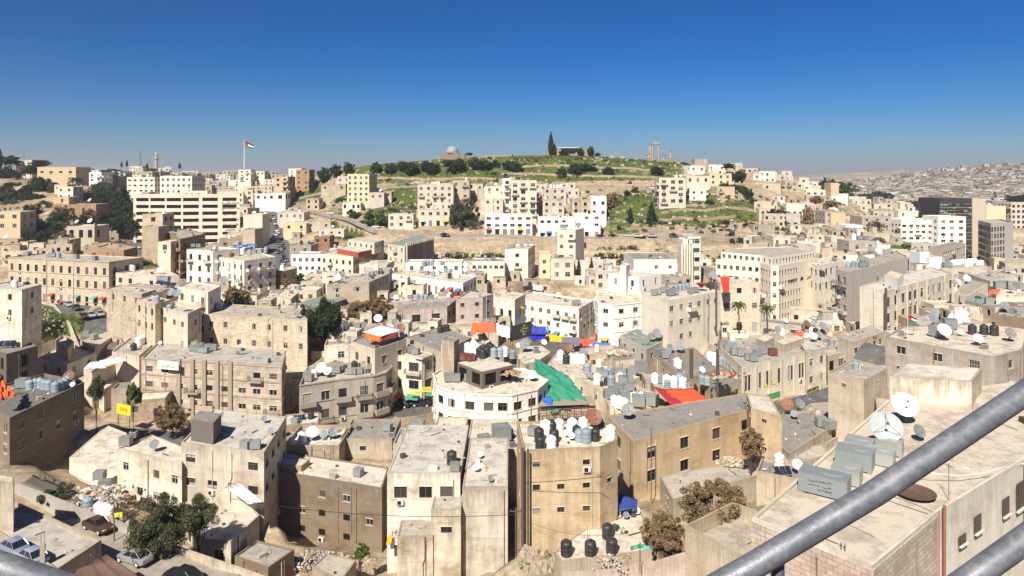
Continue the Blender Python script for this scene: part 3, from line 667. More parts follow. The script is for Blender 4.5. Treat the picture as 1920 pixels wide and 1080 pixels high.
(AB, 'cream apartment house with washing and round tanks, four storeys', 'cream washing apartment house', '383,478 *458,489 517,481 470,468', 212, 570, 'W', 'f3.3 s3.1 w1.1 h1.4 t1 p.4 st.35 R1 b.4 u0 k.05', 'g446,476 w455,476,1.1 g468,478,1 b478,475 b487,476 g498,474 D437,478,.9 b500,468,.9 r432,482,.6 w410,474 g421,479'),
(AB, 'slim cream apartment house with deep balconies left of the washing roofs', 'slim balcony apartment house', '*350,467 399,471', 226, 533, 'W', 'd10 f3.6 s3.4 w1.3 h1.7 t1 p.4 st.3 R1 b.6 u2', 'b362,464 b372,464'),
(AB, 'brown brick balcony building with open decks, left of centre', 'brown brick balcony building', '310,433 *338,448 385,438 350,428', 250, 524, 'H', 'f4 s3.2 w1.8 h2.1 t1.2 p.4 st.4 blk R0 b.8 k.05 u2', ''),
(HS, 'brown two storey stone house between trees below the arches', 'brown stone house', '182,463 *232,469 258,463 210,455', 245, 507, 'H', 'f4 s4 w1.2 h1.5 blk p.4 st.3 R0 u1 b.2', ''),
# ---- middle
(OB, 'large cream building with red roofs and a balcony grid, left of centre', 'large red roofed building', '602,476 *662,481 720,458', 245, 525, 'E', 'f3.3 s2.7 w1.05 h1.4 t1.3 p.25 st.25 R1 k0 reg u0', 'a612,473'),
(OB, 'ribbed cream block with green sheet roof behind the red roofed building', 'ribbed green roofed block', '*727,457 759,461 812,448 790,440', 262, 535, 'E', 'f4 s3 w.8 h1.2 p.1 st.5 R5 n1 u0', ''),
(HS, 'long white corner building with two storeys in a row of white houses', 'long white corner building', '733,513 *868,531 893,518 800,503', 212, 560, 'W', 'f3.5 s3.2 w1.1 h1.4 t1.1 p.3 st.3 R1 k.05 u0 g', 'k843,522,1 g842,515 w858,520 g836,511 b790,512 b800,515 w820,515,1 g812,518 D872,513,1 b845,512'),
(AB, 'white upper row of houses under the ribbed green roofed block', 'white upper row', '*760,492 866,492', 243, 515, 'W', 'd9 f3.4 s3.6 w1.1 h1.3 t1 p.3 st.3 R1 u0', 'g795,500,1.1 g803,499 g812,498,1.1 w818,500 b830,498 D872,504,1'),
(AB, 'tan angular building with a dark right side, left of centre', 'tan angular building', '*613,533 692,529 730,513 655,518', 196, 570, 'B', 'f3.6 s4.4 w2 h1.1 t1 p.3 st.5 R0 u0', 'g690,520 g698,518,.9 b707,515 b713,514 D634,530,1.1 d643,531,1 r700,520,.5'),
(SH, 'long low shed with blue-grey metal roof beside the dark tree', 'blue-grey metal shed', '560,568 *600,578 650,560 622,550', 182, 590, 'K', 's3 w1.2 h1.2 p0 R5 st.3 u0', ''),
(HS, 'small cream house left of the blue-grey metal shed', 'small house by shed', '519,553 *546,560 560,548', 190, 590, 'C', 's4 w1 h1.1 p.2 st.7 R1 u1', 'a546,551'),
(HS, 'tan house with yellow side above the small cream house', 'tan and yellow house', '515,505 *526,510 557,502', 228, 545, 'O', 's3.5 w1.1 h1.2 p.3 st.4 R1 u2', ''),
(AB, 'pink faded building with open corner porch right of the brown trees', 'pink porch building', '745,566 *757,580 838,575 862,557', 184, 618, 'P', 'f4.1 s4 w2 h1.8 t.9 p.7 st.7 R2 hole.5 u0 fd', 'g783,562,1 g791,563 g799,564 b770,562,1.1 b810,561,1 r848,559,1 r853,556,1.2 u866,560,1.2'),
(AB, 'pale grey-pink building with two rows of small windows behind the orange sheet', 'grey-pink building', '*855,560 905,557 925,551 880,546', 192, 612, 'P', 'f3.3 s3 w1 h1 t1 p.3 st.6 R1 u1', 'b835,552'),
(AB, 'white house with a blue metal roof in the centre', 'blue roofed white house', '918,555 *965,562 985,551 940,543', 204, 600, 'W', 'f3.6 s2.8 w1.1 h1.5 t1.2 p.05 st.4 R1 g aw.3 u0', ''),
(HS, 'corner house with a white canopy and orange side sheets', 'orange sheeted corner house', '*658,640 703,655 762,635 700,618', 150, 695, 'S', 'f3.3 s4 w1.1 h1.5 t1.6 p.3 st.4 R2 b.3 u0', 'd741,616,1.2 u752,628,1.3 b672,616 b682,615 a720,614 D709,609,1.2'),
(HS, 'grey flat roofed house with a square chimney stack room', 'grey roofed stack house', '760,633 *828,662 884,632 830,611', 150, 705, 'S', 'f3.4 s4.5 w1 h1.2 p.2 st.6 R2 u0', 'k825,624,1 k832,622,1 k838,621,1'),
(SB, 'cream corner building with glazed balconies above the courier shop', 'glazed balcony corner building', '728,664 *791,670 813,662 750,650', 148, 768, 'E', 'f3.8 s3.4 w2.1 h1.7 t1 p.3 st.5 R1 g aw.9 k0 u0', 'u750,660,1.3 b770,662,1.1 b780,665,1.1 b770,657'),
(AB, 'grey building with a rounded balcony corner beside the courier shop', 'grey rounded balcony building', '561,722 *627,712 700,704 724,698 735,687 728,672 575,688', 137, 803, 'Q', 'f3.6 s3 w1.5 h1.7 t1.2 p.7 st.55 R0 b.75 k0 cor u0', 'k647,697,.8 k664,691,.95 k677,691,.8 b632,700,1.2 b655,702,1 b664,702,1 b673,701,1 b682,699,1 b691,698,1 b700,697,1 w589,708,.9 w594,704,.8 D604,705,1.3 D616,708,1 b577,708,1.1 b580,715,1.2'),
(AB, 'white rounded modern building in the centre with ribbon storeys', 'white rounded building', '812,700 818,722 835,730 858,735 900,739 *960,740 1008,729 1028,712 985,690 830,690', 125, 818, 'X', 'f3.2 s2.5 w1.6 h1.35 t1.0 p.5 st.35 R1 k0 fd x.12 cor u0', 'b842,716,1.3 b855,716,1.2 b879,715,1.3 D921,708,.4 a945,705,.6 D998,715,1'),
(AB, 'white four storey apartment house with dark balconies facing the shops', 'white apartment house by shops', '963,558 *1085,579 1113,563 1000,546', 214, 648, 'W', 'f3.8 s3.2 w1.2 h1.3 t1.3 p.5 st.35 R1 b.3 k.05 g aw.7 u0', 'k984,545,1 k990,544,1 k996,543 w1002,543,1 w1008,544,1 w1014,545,1 b1083,571,1.2 b1078,573,1.2 a1060,566 D1047,560'),
(OB, 'bright white hotel like block with rounded corner and upper terraces', 'bright white rounded block', '1115,560 1122,568 *1150,572 1204,566 1200,540 1125,542', 200, 655, 'X', 'f3.9 s3.4 w1.6 h1.2 t1.2 p.2 st.12 R3 k0 cor u0 g aw.6', ''),
(OB, 'tall cream block with grey left side and few windows', 'tall cream grey block', '1203,549 *1252,563 1351,546 1305,534', 172, 662, 'E', 'f3.7 s3.4 w1.3 h1.3 t1.2 p.4 st.3 R1 k.35 u0 n0', 'b1257,555,1.3 b1264,553,1.4 g1268,546 g1275,545 g1282,544 g1289,543 b1296,550,1.2 b1303,549,1.2 k1335,544,1.15 k1329,542,1 b1226,554,1.2 b1234,552,1.1 b1243,549,1.1 b1251,548,1.1'),
(SB, 'stone faced building with two palms in front', 'stone building with palms', '*1351,530 1425,530', 196, 622, 'E', 'd10 f4.2 s3.2 w1.3 h1.4 t1.2 p.3 blk st.25 R1 g u1', 'd1340,527,1.2 d1332,524,1.1'),
(OB, 'white bank building with a curved corner and six rows of square windows', 'curved bank building', '1342,486 1425,492 *1445,498 1460,498 1535,484 1480,473', 210, 618, 'E', 'f3.35 s1.75 w.95 h1.25 t1.3 p.35 st.12 R0 reg k0 u0 x0', 'b1425,481 b1435,480 a1450,482 b1465,480 r1380,484 r1400,485 r1415,487'),
(OB, 'white neighbour with large paired windows right of the bank', 'white paired window neighbour', '*1533,498 1584,488 1560,480', 218, 560, 'W', 'f4.3 s3.6 w1.4 h1.8 t1.2 p.3 st.2 R1 u1', 'k1542,519,1'),
(AB, 'grey walled tower with a stack of left side balconies', 'grey balcony tower', '1567,504 *1588,510 1702,482 1680,470', 196, 620, 'L', 'f4 s3 w1.5 h1.8 t1.3 p.3 st.15 R0 n1 b.9 k0 u0', 'g1600,500,1 g1608,500,1 b1615,501,1.1 b1622,500,1.1 g1590,501,1 d1616,496,1.6 d1625,497,1.3 u1613,494,1.5'),
(AB, 'long pale building with seven columns of tall windows, right of centre', 'long pale seven column building', '1612,537 *1660,545 1787,512 1745,500', 176, 640, 'E', 'f4.1 s4.3 w1.9 h2.2 t1.4 p.5 st.4 R1 k0 n0 x.35 u0', 'a1668,541,.6 b1652,528,1.2'),
(HS, 'small cream house with white plastic sheets piled on its roof', 'white plastic sheet house', '*1790,590 1843,590 1838,575', 138, 612, 'C', 's3 w1 h1.4 p.3 st.5 R1 d8 u0', ''),
(HS, 'grey round ended low building in front of the seven column building', 'grey round ended building', '1700,598 *1730,612 1762,600 1745,588', 140, 640, 'Q', 'nw p.2 st.3 R0 u0', 'd1751,597,1.2'),
(SH, 'low house with a curved grey-blue sheet roof on the right', 'curved grey-blue sheet house', '1810,562 *1845,572 1870,562 1840,550', 155, 590, 'Q', 's4 w1.1 h1.1 p0 st.3 R5 u0', 'b1856,572,1.3 b1884,577,1.3'),
(HS, 'cream ribbed facade house right of the seven column building', 'cream ribbed facade house', '*1788,550 1812,556 1852,532 1815,522', 172, 592, 'E', 's2 f3 w.8 h1.6 t1.4 p.3 st.2 R0 u0', 'D1812,532,1.1 D1795,535,.8 d1790,538,1'),
(HS, 'long low building with row of grey shutters at the right edge', 'long low shuttered building', '*1857,527 1912,515 1870,505 1815,513', 195, 545, 'E', 's3 f4 w2 h2.4 t1.2 p.3 st.2 R0 u0', 'd1880,511 d1891,513 d1855,518'),
(HS, 'rooftop terraces with dark rubble at the right edge', 'dark rubble right terrace', '*1865,590 1960,600 1990,575 1880,572', 128, 630, 'D', 'nw p.3 st.8 R0 u0', 'a1900,588 d1883,586,1.1'),
(HS, 'cream flat house with coolers at the far right edge', 'cooler roofed edge house', '*1868,555 1990,560 1990,540 1880,538', 150, 585, 'E', 's5 w1.4 h1.4 p.3 st.4 R1 u0', 'b1873,542,1.4 b1886,541,1.4 b1898,543,1.5 b1912,545,1.4 d1895,550,1'),
(OB, 'tall cream theatre front with narrow vertical windows above the market street', 'tall cream theatre front', '*1391,687 1511,661 1455,622 1345,645', 148, 765, 'E', 'f4.6 s3.4 w.75 h3.1 t1.8 p.4 st.4 R0 pair k0 fd u0', 'b1404,676,1.2 b1413,678,1.3 b1420,668,1.2 b1430,664,1.2 b1441,661,1.2 b1415,662,1.2 r1449,667,1.3 b1372,658,1.5 b1390,668,1.4 b1378,666,1.4 b1366,660,1.4 b1355,652,1.4'),
(AB, 'whitewashed narrow house right of the theatre front', 'whitewashed narrow house', '*1511,660 1550,649 1535,628 1500,640', 158, 745, 'W', 'f4 s3.4 w1.3 h1.5 t1.6 p.3 st.6 R1 u0', 'D1524,641,1.1 d1535,638,1.2 D1512,637,.8 d1500,634'),
(AB, 'market building with long shaded balconies', 'long shaded balcony building', '*1552,668 1602,655 1580,635 1540,645', 160, 735, 'T', 'f3.6 s3 w1.8 h2.1 t1 p.3 st.5 R0 b.9 hole.6 u0', 'g1560,648 g1548,655'),
(AB, 'cream house with corrugated roof strips on the market street', 'corrugated strip roofed house', '*1600,642 1657,622 1632,610 1570,630', 160, 715, 'C', 'f3.8 s3.2 w1.4 h1.3 t1.3 p.1 st.5 R0 b.7 u0', 'r1640,636,.5'),
(SH, 'red tile coloured market roof house with terraces', 'terraced market roof house', '1470,640 *1500,652 1560,632 1520,618', 172, 690, 'B', 'nw p.3 st.6 R0 u0', 'u1512,618,1.3 k1529,628,1.1 d1541,624,1.6 d1551,626,1 d1458,627,1.2 w1522,626,1'),
(HS, 'long dirty building with black pipes climbing its wall', 'long dirty piped building', '1228,664 *1285,712 1345,690 1300,650', 148, 770, 'B', 'f3.3 s3.6 w.9 h1 t1.2 p.4 st.8 R2 u0', 'b1236,668,1.5 b1247,672,1.3 w1269,687,1.1 w1273,690,1.1 d1276,662,1.4 d1256,662,1.2 b1252,665,1.2'),
(HS, 'roof terrace piled with scrap wood between tanks', 'scrap wood terrace', '1300,700 *1340,728 1390,712 1355,685', 144, 770, 'B', 'f3.4 s3 w1.4 h1.6 t1.4 p.3 st.8 R2 u0', 'w1331,676,1.2 w1340,679,1.25 w1337,690,1 g1353,684,1.1 g1361,687,1.2 b1326,693,1.4 d1305,702,.7 D1315,703,.9 g1316,720,1.1 g1326,722,1.1 b1322,700,1.3'),
(SB, 'roof with white tanks and red awning over a yard', 'white tanks over red awning', '1220,712 *1228,730 1300,725 1280,705', 140, 775, 'B', 'nw p.3 st.7 R0 u0', 'w1228,718,1.15 w1250,722,1.2 w1263,725,1.2 w1280,727,1.2 b1240,719,1.3 g1273,720,1.2 g1241,716,1 g1277,717,1.1 g1251,727,.9'),
(HS, 'grey green roofed long building beside the tall cream block', 'green roofed long building', '1163,629 *1212,655 1250,635 1195,616', 165, 705, 'L', 'f4 s4.2 w1.1 h1.4 t1.3 p.15 st.3 R5 u0', 'D1169,625,.8 d1220,641,1.2 d1231,640,1.7'),
(HS, 'rubble roofed hut on the round plaza', 'rubble roofed hut', '1138,658 *1155,677 1190,673 1168,645', 160, 692, 'C', 's3 w1.4 h1.6 p0 st.6 R2 hole1 u0', ''),
(HS, 'low tan building covered with tanks in the centre', 'tank covered low building', '1077,704 *1131,733 1180,722 1165,690 1110,683', 146, 775, 'C', 'f3.3 s4.2 w.8 h.9 t1.3 p.35 st.5 R1 u0', 'w1120,721,1.35 g1146,723,1.35 k1137,722,.9 d1103,711,.7 d1109,713,.7 k1128,724,.6 b1125,703,1.2 b1134,707,1.2 g1142,705,1.1 b1158,703,1.3 b1167,705,1.3 w1163,715,1.1 b1168,721,1.5 b1177,720,1.5 b1183,705,1.4 b1190,700,1.3 b1202,699,2'),
(HS, 'roof with a long row of white and black tanks behind the green cover', 'white and black tank row roof', '1020,690 *1050,697 1110,700 1100,668 1045,660', 158, 745, 'C', 'nw p.2 st.6 R1 u0', 'w1051,673,1.2 k1062,682,1.35 w1071,681,1.3 w1082,681,1.3 w1092,681,1.2 d1096,668,1.1 u1066,665,1.3 g1101,700,1.3 w1123,688,1'),
(HS, 'low building with white tanks and grey box tanks above the big roof', 'white and grey tank roof', '1135,748 *1143,762 1222,760 1235,738 1190,722', 132, 800, 'C', 'nw p.35 st.6 R0 u0', 'w1152,762,1.2 w1161,764,1.2 w1171,768,1.2 w1189,755,1.15 w1203,755,1.15 w1215,756,1.15 b1142,748,1.5 b1150,743,1.5 b1161,736,1.4 b1181,733,1.4 b1170,750,1.4 b1197,763,1.8 b1218,761,1.8'),
(HS, 'round domed kiosk roof beside the street in the centre', 'round kiosk roof', '968,668 *985,683 1010,676 1033,660 1015,648 980,650', 160, 700, 'C', 'nw p.2 st.5 R1 u0', 'd985,660,1.7 a1005,662,1.5 D1019,650,.9 g961,672,1.2 D972,655,.8'),
(HS, 'low roofs with twin white dishes above the market', 'low twin dish roofs', '1440,815 *1480,850 1560,800 1520,770 1470,772', 100, 870, 'B', 'nw p.25 st.6 R2 u0', 'b1540,800,1.2 b1556,806,1.2 u1476,776,1.3 d1497,772,1.2 d1489,786,.8'),
(SH, 'sloping roof block joining the long ochre house', 'sloping roof block', '*1408,765 1466,782 1445,745 1400,738', 101, 860, 'O', 'f4 s3 w.7 h.6 p.1 R1 st.6 u0', ''),
(HS, 'pale low roofs in front of the market street shops', 'pale market front roofs', '1480,790 *1550,832 1625,782 1590,752 1520,756', 108, 850, 'S', 'nw p.25 st.7 R0 u0', 'w1535,790,.3'),
]
T += [
# ---- hill and far middle distance (explicit depths)
(AB, 'tall yellow and tan apartment tower on the green slope', 'yellow slope tower', '*651,326 692,326 707,326,382', 365, 388, 'Y', 'd14 f2.9 s2.6 w1.1 h1.3 t1 p.3 st.25 R0 k0 reg u1', ''),
(AB, 'wide tan apartment house on the slope right of the yellow tower', 'wide tan slope apartment', '*783,346 850,346', 350, 395, 'S', 'd13 f3.1 s3.2 w1.3 h1.3 t1 p.3 st.4 R0 b.2 u2', ''),
(AB, 'tall stacked apartment house with dark side below the citadel', 'stacked dark side apartment', '*848,338 880,338', 358, 390, 'B', 'd12 f3.1 s3 w1.4 h1.4 t1 p.3 st.4 R0 b.3 u2', ''),
(AB, 'narrow apartment stack with coloured awnings in the middle of the hill', 'narrow awning stack', '*942,334 958,334', 350, 445, 'W', 'd9 f3.3 s3 w1.6 h1.5 t1 p.4 st.3 R1 b.5 u1', ''),
(AB, 'wide balcony apartment house with five open storeys on the hill', 'wide balcony apartment', '*958,338 1006,338', 346, 443, 'C', 'd12 f3.5 s3.2 w2 h1.7 t1.1 p.4 st.3 R1 b.6 u3', ''),
(AB, 'low white apartment wing on the road below the balcony house', 'low white wing', '*909,402 998,415', 331, 440, 'W', 'd9 f3.2 s3.4 w1.9 h1.2 t1 p.3 st.2 R1 g u2', ''),
(AB, 'white apartment row on the retaining wall road, with dark garages', 'white row with garages', '*1009,408 1078,408', 330, 445, 'W', 'd10 f3.2 s3.2 w1.6 h1.2 t1 p.3 st.2 R1 g u2', ''),
(AB, 'taller white end house of the retaining wall road row', 'taller white end house', '*1076,401 1126,401', 331, 445, 'W', 'd11 f3.3 s4 w1.7 h1.1 t1 p.3 st.2 R1 g u2', ''),
(HS, 'white cube house with two brown shutters on the slope', 'white cube house', '*1108,368 1137,368', 345, 412, 'X', 'd9 f4.5 s3.4 w1.4 h1.6 t2 p.5 st.2 R1 u1', ''),
(HS, 'ruined tan house with broken openings beside the white cube', 'ruined tan house', '*1072,374 1107,374', 347, 402, 'B', 'd8 f3.4 s3 w1.3 h1.6 t1.2 p.3 st.9 hole1 R0 u1', ''),
(HS, 'tan terrace house right of the hill stairs, upper one', 'upper stair side house', '*1020,352 1062,352', 360, 378, 'S', 'd8 f3.2 s3 w1.2 h1.4 p.2 st.6 R0 u3', ''),
(HS, 'tan terrace house right of the hill stairs, lower one', 'lower stair side house', '*1018,376 1058,376', 348, 400, 'S', 'd9 f3.2 s3 w1.3 h1.5 p.2 st.6 R0 hole.5 u3', ''),
(HS, 'cream roofs stepping down left of the awning stack', 'cream stepping roofs', '*908,349 941,349', 356, 362, 'C', 'd8 f3 s3.5 p.2 st.3 R1 u2', ''),
(HS, 'small pale house with a white awning above the big bare tree', 'small pale awning house', '*901,372 925,372', 348, 392, 'C', 'd7 f3 s3 p.2 st.4 R1 u1', ''),
(HS, 'tan box house left of the narrow awning stack', 'tan box hill house', '*926,372 943,372', 346, 395, 'S', 'd8 f3 s3 p.2 st.4 R1 u0', ''),
(AB, 'five storey tan apartment block with glazed balconies right of the fir tree', 'glazed balcony hill block', '*1236,333 1286,333', 350, 386, 'S', 'd12 f3.2 s3.6 w2 h1.7 t1 p.3 st.3 R0 b.4 u2', ''),
(HS, 'cream house with a dark doorway right of the glazed hill block', 'cream doorway hill house', '*1287,330 1330,330', 368, 350, 'C', 'd10 f3 s3 w1.2 h1.7 p.3 st.3 R1 u2', ''),
(HS, 'yellow-tan house with red sheet roof on the right shoulder of the hill', 'yellow-tan shoulder house', '*1330,325 1372,325', 376, 348, 'Y', 'd10 f3 s3 w1 h1.2 p.3 st.5 R1 u2', ''),
(HS, 'ruined stone tower block at the citadel rim', 'ruined rim tower', '*1303,298 1326,298', 420, 312, 'P', 'nw d8 p.2 blk st.5 R1 u0', ''),
(OB, 'tall slim cream block in front of the retaining wall', 'slim cream wall block', '*1045,431 1079,431,284 1095,429,294', 284, 520, 'E', 'f4.1 s3 w1.4 h1.3 t1.6 p.4 st.15 R1 k0 n1 u0', 'g1052,428 b1058,428,1.1 b1085,424,1.2'),
(AB, 'cream five storey block with side windows below the retaining wall', 'cream block below wall', '*947,467 990,467 1003,461,280', 262, 528, 'E', 'f3.6 s4.2 w1.3 h1.2 t1.3 p.4 st.2 R1 k0 u0', 'b955,465 b962,464,1.1 d990,462,1.4 g978,464'),
(AB, 'pale yellow house beside the cream block', 'pale yellow house', '*1011,476 1033,476', 262, 522, 'Y', 'd9 f3.8 s3 w1.2 h1.2 t2 p.3 st.1 R1 u1', ''),
(AB, 'cream house with glazed corner right of the pale yellow house', 'glazed corner house', '*1033,485 1076,485', 255, 522, 'C', 'd9 f3.4 s3.2 w1.6 h1.6 t1.2 p.3 st.4 R0 u4', ''),
(OB, 'curved grey roofed hall left of the striped tower', 'curved grey roofed hall', '*1188,486 1270,486', 248, 530, 'W', 'd22 f4 s4 w1 h1 t2 p.2 st.3 R2 k.5 u2', ''),
(OB, 'tall modern tower with vertical fins and ribbon windows', 'striped fin tower', '*1290,443 1314,443', 258, 545, 'V', 'd12 f3.4 s3.9 w3.6 h1.5 t.7 p.3 st.1 R1 k0 reg u0', ''),
(OB, 'low cream office with a long window ribbon', 'low ribbon window office', '*884,490 946,495', 250, 522, 'E', 'd10 f3.3 s1.7 w1.2 h1.1 t1.2 p.3 st.1 R0 k0 reg u0', 'g910,487,.9 b925,488'),
(HS, 'yellow cube house with white roof on the left boulevard', 'yellow boulevard cube', '*531,419 574,419', 335, 437, 'Y', 'd11 f3.2 s3.6 w1.2 h1.3 p.1 st.4 R3 u0', ''),
(HS, 'tan long house right of the yellow boulevard cube', 'tan boulevard long house', '*575,416 620,416', 340, 436, 'B', 'd9 f3 s2.8 w1.1 h1.2 p.2 st.5 R0 u1', ''),
(HS, 'tan house with round roof terrace on the boulevard bend', 'round terrace house', '*520,398 570,398', 365, 414, 'S', 'd11 f3 s3 p.3 st.5 R0 u2', ''),
(HS, 'grey stone house with rooftop sheds beside the boulevard', 'grey stone boulevard house', '*543,460 583,463', 285, 492, 'Q', 'd11 f3.3 s3.6 w1.2 h1.2 blk p.3 st.4 R0 u3', ''),
(AB, 'white long house below the grey stone boulevard house', 'white boulevard long house', '*546,477 605,484', 262, 520, 'X', 'd10 f3.2 s2 w1 h1.3 t1 p.3 st.2 R1 u2', ''),
(HS, 'brown ruin house with stairs beside the green patch', 'brown ruin by green', '*589,443 618,446', 300, 468, 'H', 'd8 f3 s3 p.2 st.8 blk R0 u1', ''),
(HS, 'pale long hut row under the hill road wall', 'pale hut row', '*598,430 645,430', 318, 441, 'C', 'd7 f2.6 s3.4 w1 h1 p.1 st.6 R1 u1', ''),
(HS, 'ruin with tan walls at the foot of the green slope', 'tan slope foot ruin', '*573,372 598,372', 385, 394, 'B', 'd8 f3 s3 p.2 st.9 R0 hole1 u0', ''),
(AB, 'white balcony block at the foot of the green slope', 'white balcony slope block', '*516,362 535,362', 400, 382, 'W', 'd9 f3 s3 w2 h2 p.3 st.2 hole1 u0', ''),
(AB, 'white terrace block left of the balcony slope block', 'white terrace block', '*478,363 515,363', 402, 381, 'W', 'd9 f3 s3 w1.5 h1.6 p.3 st.3 hole.5 u1', ''),
(AB, 'brown sided apartment building beside the green slope', 'brown sided apartment', '*516,331 540,331 554,334,430', 412, 382, 'O', 'd12 f3 s3 w1.4 h1.4 p.3 st.3 b.3 u1', ''),
(AB, 'dark brown tall building behind the brown sided apartment', 'dark brown tall building', '*555,318 580,318', 440, 358, 'N', 'd12 f3.2 s3.6 w1.2 h1.2 p.3 st.4 blk u0', ''),
(AB, 'white block crowning the left shoulder of the citadel hill', 'white shoulder block', '*541,316 565,316', 460, 345, 'E', 'd12 f3 s3 w1.1 h1.1 p.3 st.2 u1', ''),
(HS, 'pink walled house with red awning under the yellow tower', 'pink red awning house', '*692,361 720,361', 360, 380, 'P', 'd8 f3.2 s3 w1.2 h1.3 p.3 st.3 u1', ''),
(HS, 'arched white wall house at the yellow tower foot', 'arched white wall house', '*642,380 676,377', 358, 392, 'E', 'd6 f3 s2 w1 h1.8 p.1 st.4 hole1 u0', ''),
(HS, 'stone house with blue door sheet among the slope ruins', 'stone slope ruin house', '*602,346 648,344', 395, 362, 'S', 'd7 f3 s4 p.2 st.6 blk u0', ''),
(HS, 'tan house right of the pink house with small windows', 'tan house beside pink', '*718,359 734,359', 366, 372, 'B', 'd7 f3 s2 p.2 st.5 u0', ''),
(AB, 'cream stepped apartment row above the hill road, left of the bare tree', 'cream stepped row', '*728,401 775,407', 338, 430, 'C', 'd9 f3.2 s3.2 w1.4 h1.4 p.3 st.5 b.3 u2', ''),
(AB, 'tan apartment row with green awning above the hill road', 'green awning row', '*785,393 843,393', 341, 424, 'S', 'd9 f3.4 s3 w1.5 h1.5 p.3 st.4 b.3 g aw.6 u3', ''),
('car_park', 'huge cream concrete car park with open decks on the left', 'huge open car park', '*250,364 341,364 375,368,352 450,366,356', 350, 465, 'E', 'd26 f3.5 s7.6 w6.6 h1.6 t1.6 hole1 reg k0 x0 p.3 R3 st.25 u0', ''),
(OB, 'cream office block with tall dark windows above the car park', 'cream office above car park', '*300,330 360,330', 420, 366, 'E', 'd18 f3.6 s3 w1.3 h1.4 t1 p.4 st.1 u1', ''),
(OB, 'white stepped block behind the car park left end', 'white stepped block', '*238,332 290,332', 425, 372, 'E', 'd16 f3.2 s3 w1.5 h1 t1 p.4 st.2 u1', ''),
('school', 'broad tan school like building between dark trees', 'broad tan school', '*70,313 142,313', 440, 338, 'O', 'd16 f4.5 s5 w1.8 h1.2 t2.2 p.4 st.2 R0 u0', ''),
(HS, 'brown stone villa with solar roof among trees', 'brown stone villa', '*98,383 180,383', 345, 410, 'N', 'd12 f4 s4 w1.2 h2 t1.6 p.3 st.3 blk R0 u0', 's150,381 s158,381 D169,381,1.2'),
(HS, 'tan box on top of the brown stone villa garden', 'tan villa annex', '*100,369 129,369', 352, 384, 'O', 'd9 f3.5 s5 w1 h1.6 p.2 st.2 u0', ''),
(HS, 'stone house with three dark arches under the villa', 'three arch stone house', '*125,424 177,424', 292, 467, 'S', 'd11 f5 s3.6 w1.6 h3 t1.2 p.4 blk st.3 k.2 hole.8 u0', 'D170,422,1.4 D145,422,1.1 b135,422'),
(HS, 'ochre two storey house at the left edge beside dark pines', 'ochre left edge house', '*-30,397 38,397', 300, 443, 'O', 'd10 f4 s3.8 w1.6 h1.6 p.3 st.2 u0', 'b7,395 g17,395'),
(HS, 'pale hillside house above the villa trees', 'pale hillside house', '*108,350 137,350', 385, 372, 'C', 'd9 f3.4 s3.5 p.2 st.3 u0', ''),
(AB, 'grey slab tower on the left skyline with a red band', 'red band skyline tower', '*30,300 60,300', 470, 335, 'L', 'd13 f3.4 s4 w.8 h1 p.4 st.2 k.6 u0', ''),
(AB, 'cream blocks with brown facade below the school', 'cream facade below school', '*102,346 126,346', 400, 358, 'S', 'd8 f3 s3 p.3 st.3 u0', ''),
(AB, 'tall white apartment slab right of the palm', 'tall white slab by palm', '*167,323 190,323', 430, 352, 'X', 'd12 f3 s3 w1.3 h1.2 p.3 st.2 b.3 u1', ''),
(HS, 'tan block beside the left street below the car park', 'tan block below car park', '*267,401 305,404', 290, 445, 'S', 'd10 f4 s4 w1.6 h1.8 p.4 st.5 blk hole.3 u1', ''),
(HS, 'brown stone box at the street bend', 'brown stone street box', '*266,425 297,425', 268, 455, 'B', 'd8 f4 s4 p.2 st.4 blk nw u0', ''),
(HS, 'cream walled garden house beside the parked cars row', 'garden house by cars', '*296,453 320,460', 250, 480, 'E', 'd7 s3 w1.4 h1.8 p.2 st.4 u0', ''),
(OB, 'cream block between the car park and the boulevard', 'cream boulevard block', '*456,402 492,402', 318, 446, 'C', 'd10 nw p.4 st.3 u1', ''),
(OB, 'tan block below the cream boulevard block', 'tan boulevard block', '*455,430 478,432', 296, 468, 'B', 'd9 nw p.3 st.5 u0', ''),
# ---- right middle distance
(OB, 'tall dark brown office tower at the right', 'dark brown office tower', '*1762,372 1822,372', 380, 505, 'Z', 'd20 f3.5 s2.1 w1.7 h1.5 t2.6 p.6 st.1 R2 k0 reg fd u0', ''),  # shade of the tower is put into its near-black wall colour
(OB, 'tall tan blank slab joined to the dark office tower', 'tan blank slab tower', '*1823,372 1848,372', 386, 500, 'B', 'd24 nw p.4 st.05 R1 u0', ''),
(OB, 'grey glass office building with white storey bands at the right', 'grey glass office building', '1834,413 *1858,419 1900,416', 335, 520, 'G', 'f3.3 s2.7 w2.45 h2.2 t1.1 p.7 st.05 R0 k0 reg fd u0', ''),
(AB, 'white apartment block with paired windows left of the dark tower', 'white block left of tower', '*1690,412 1762,408', 372, 462, 'W', 'd14 f3.3 s3.2 w1.9 h1.3 t2.2 p.4 st.15 R1 k.05 u0', 'b1730,406 b1740,406'),
(AB, 'white taller wing in front of the dark tower', 'white taller wing', '*1759,406 1811,406', 366, 490, 'W', 'd14 f3.4 s3.8 w2 h1.3 t1.6 p.4 st.1 R1 k.05 u0', ''),
(OB, 'cream car park like block with long bands below the white wing', 'banded block below wing', '1742,463 *1768,467 1810,456', 298, 512, 'S', 'f3.3 s3.4 w3 h1.1 t1 p.4 st.3 k0 reg n0 u0', ''),
(HS, 'bright white stair tower house on the right', 'bright white stair tower', '*1725,473 1743,473', 255, 512, 'X', 'd7 nw p.3 st.05 u1', ''),
(HS, 'bright white low house beside the stair tower', 'bright white low house', '*1743,482 1766,482', 252, 515, 'X', 'd8 nw p.3 st.05 u1', ''),
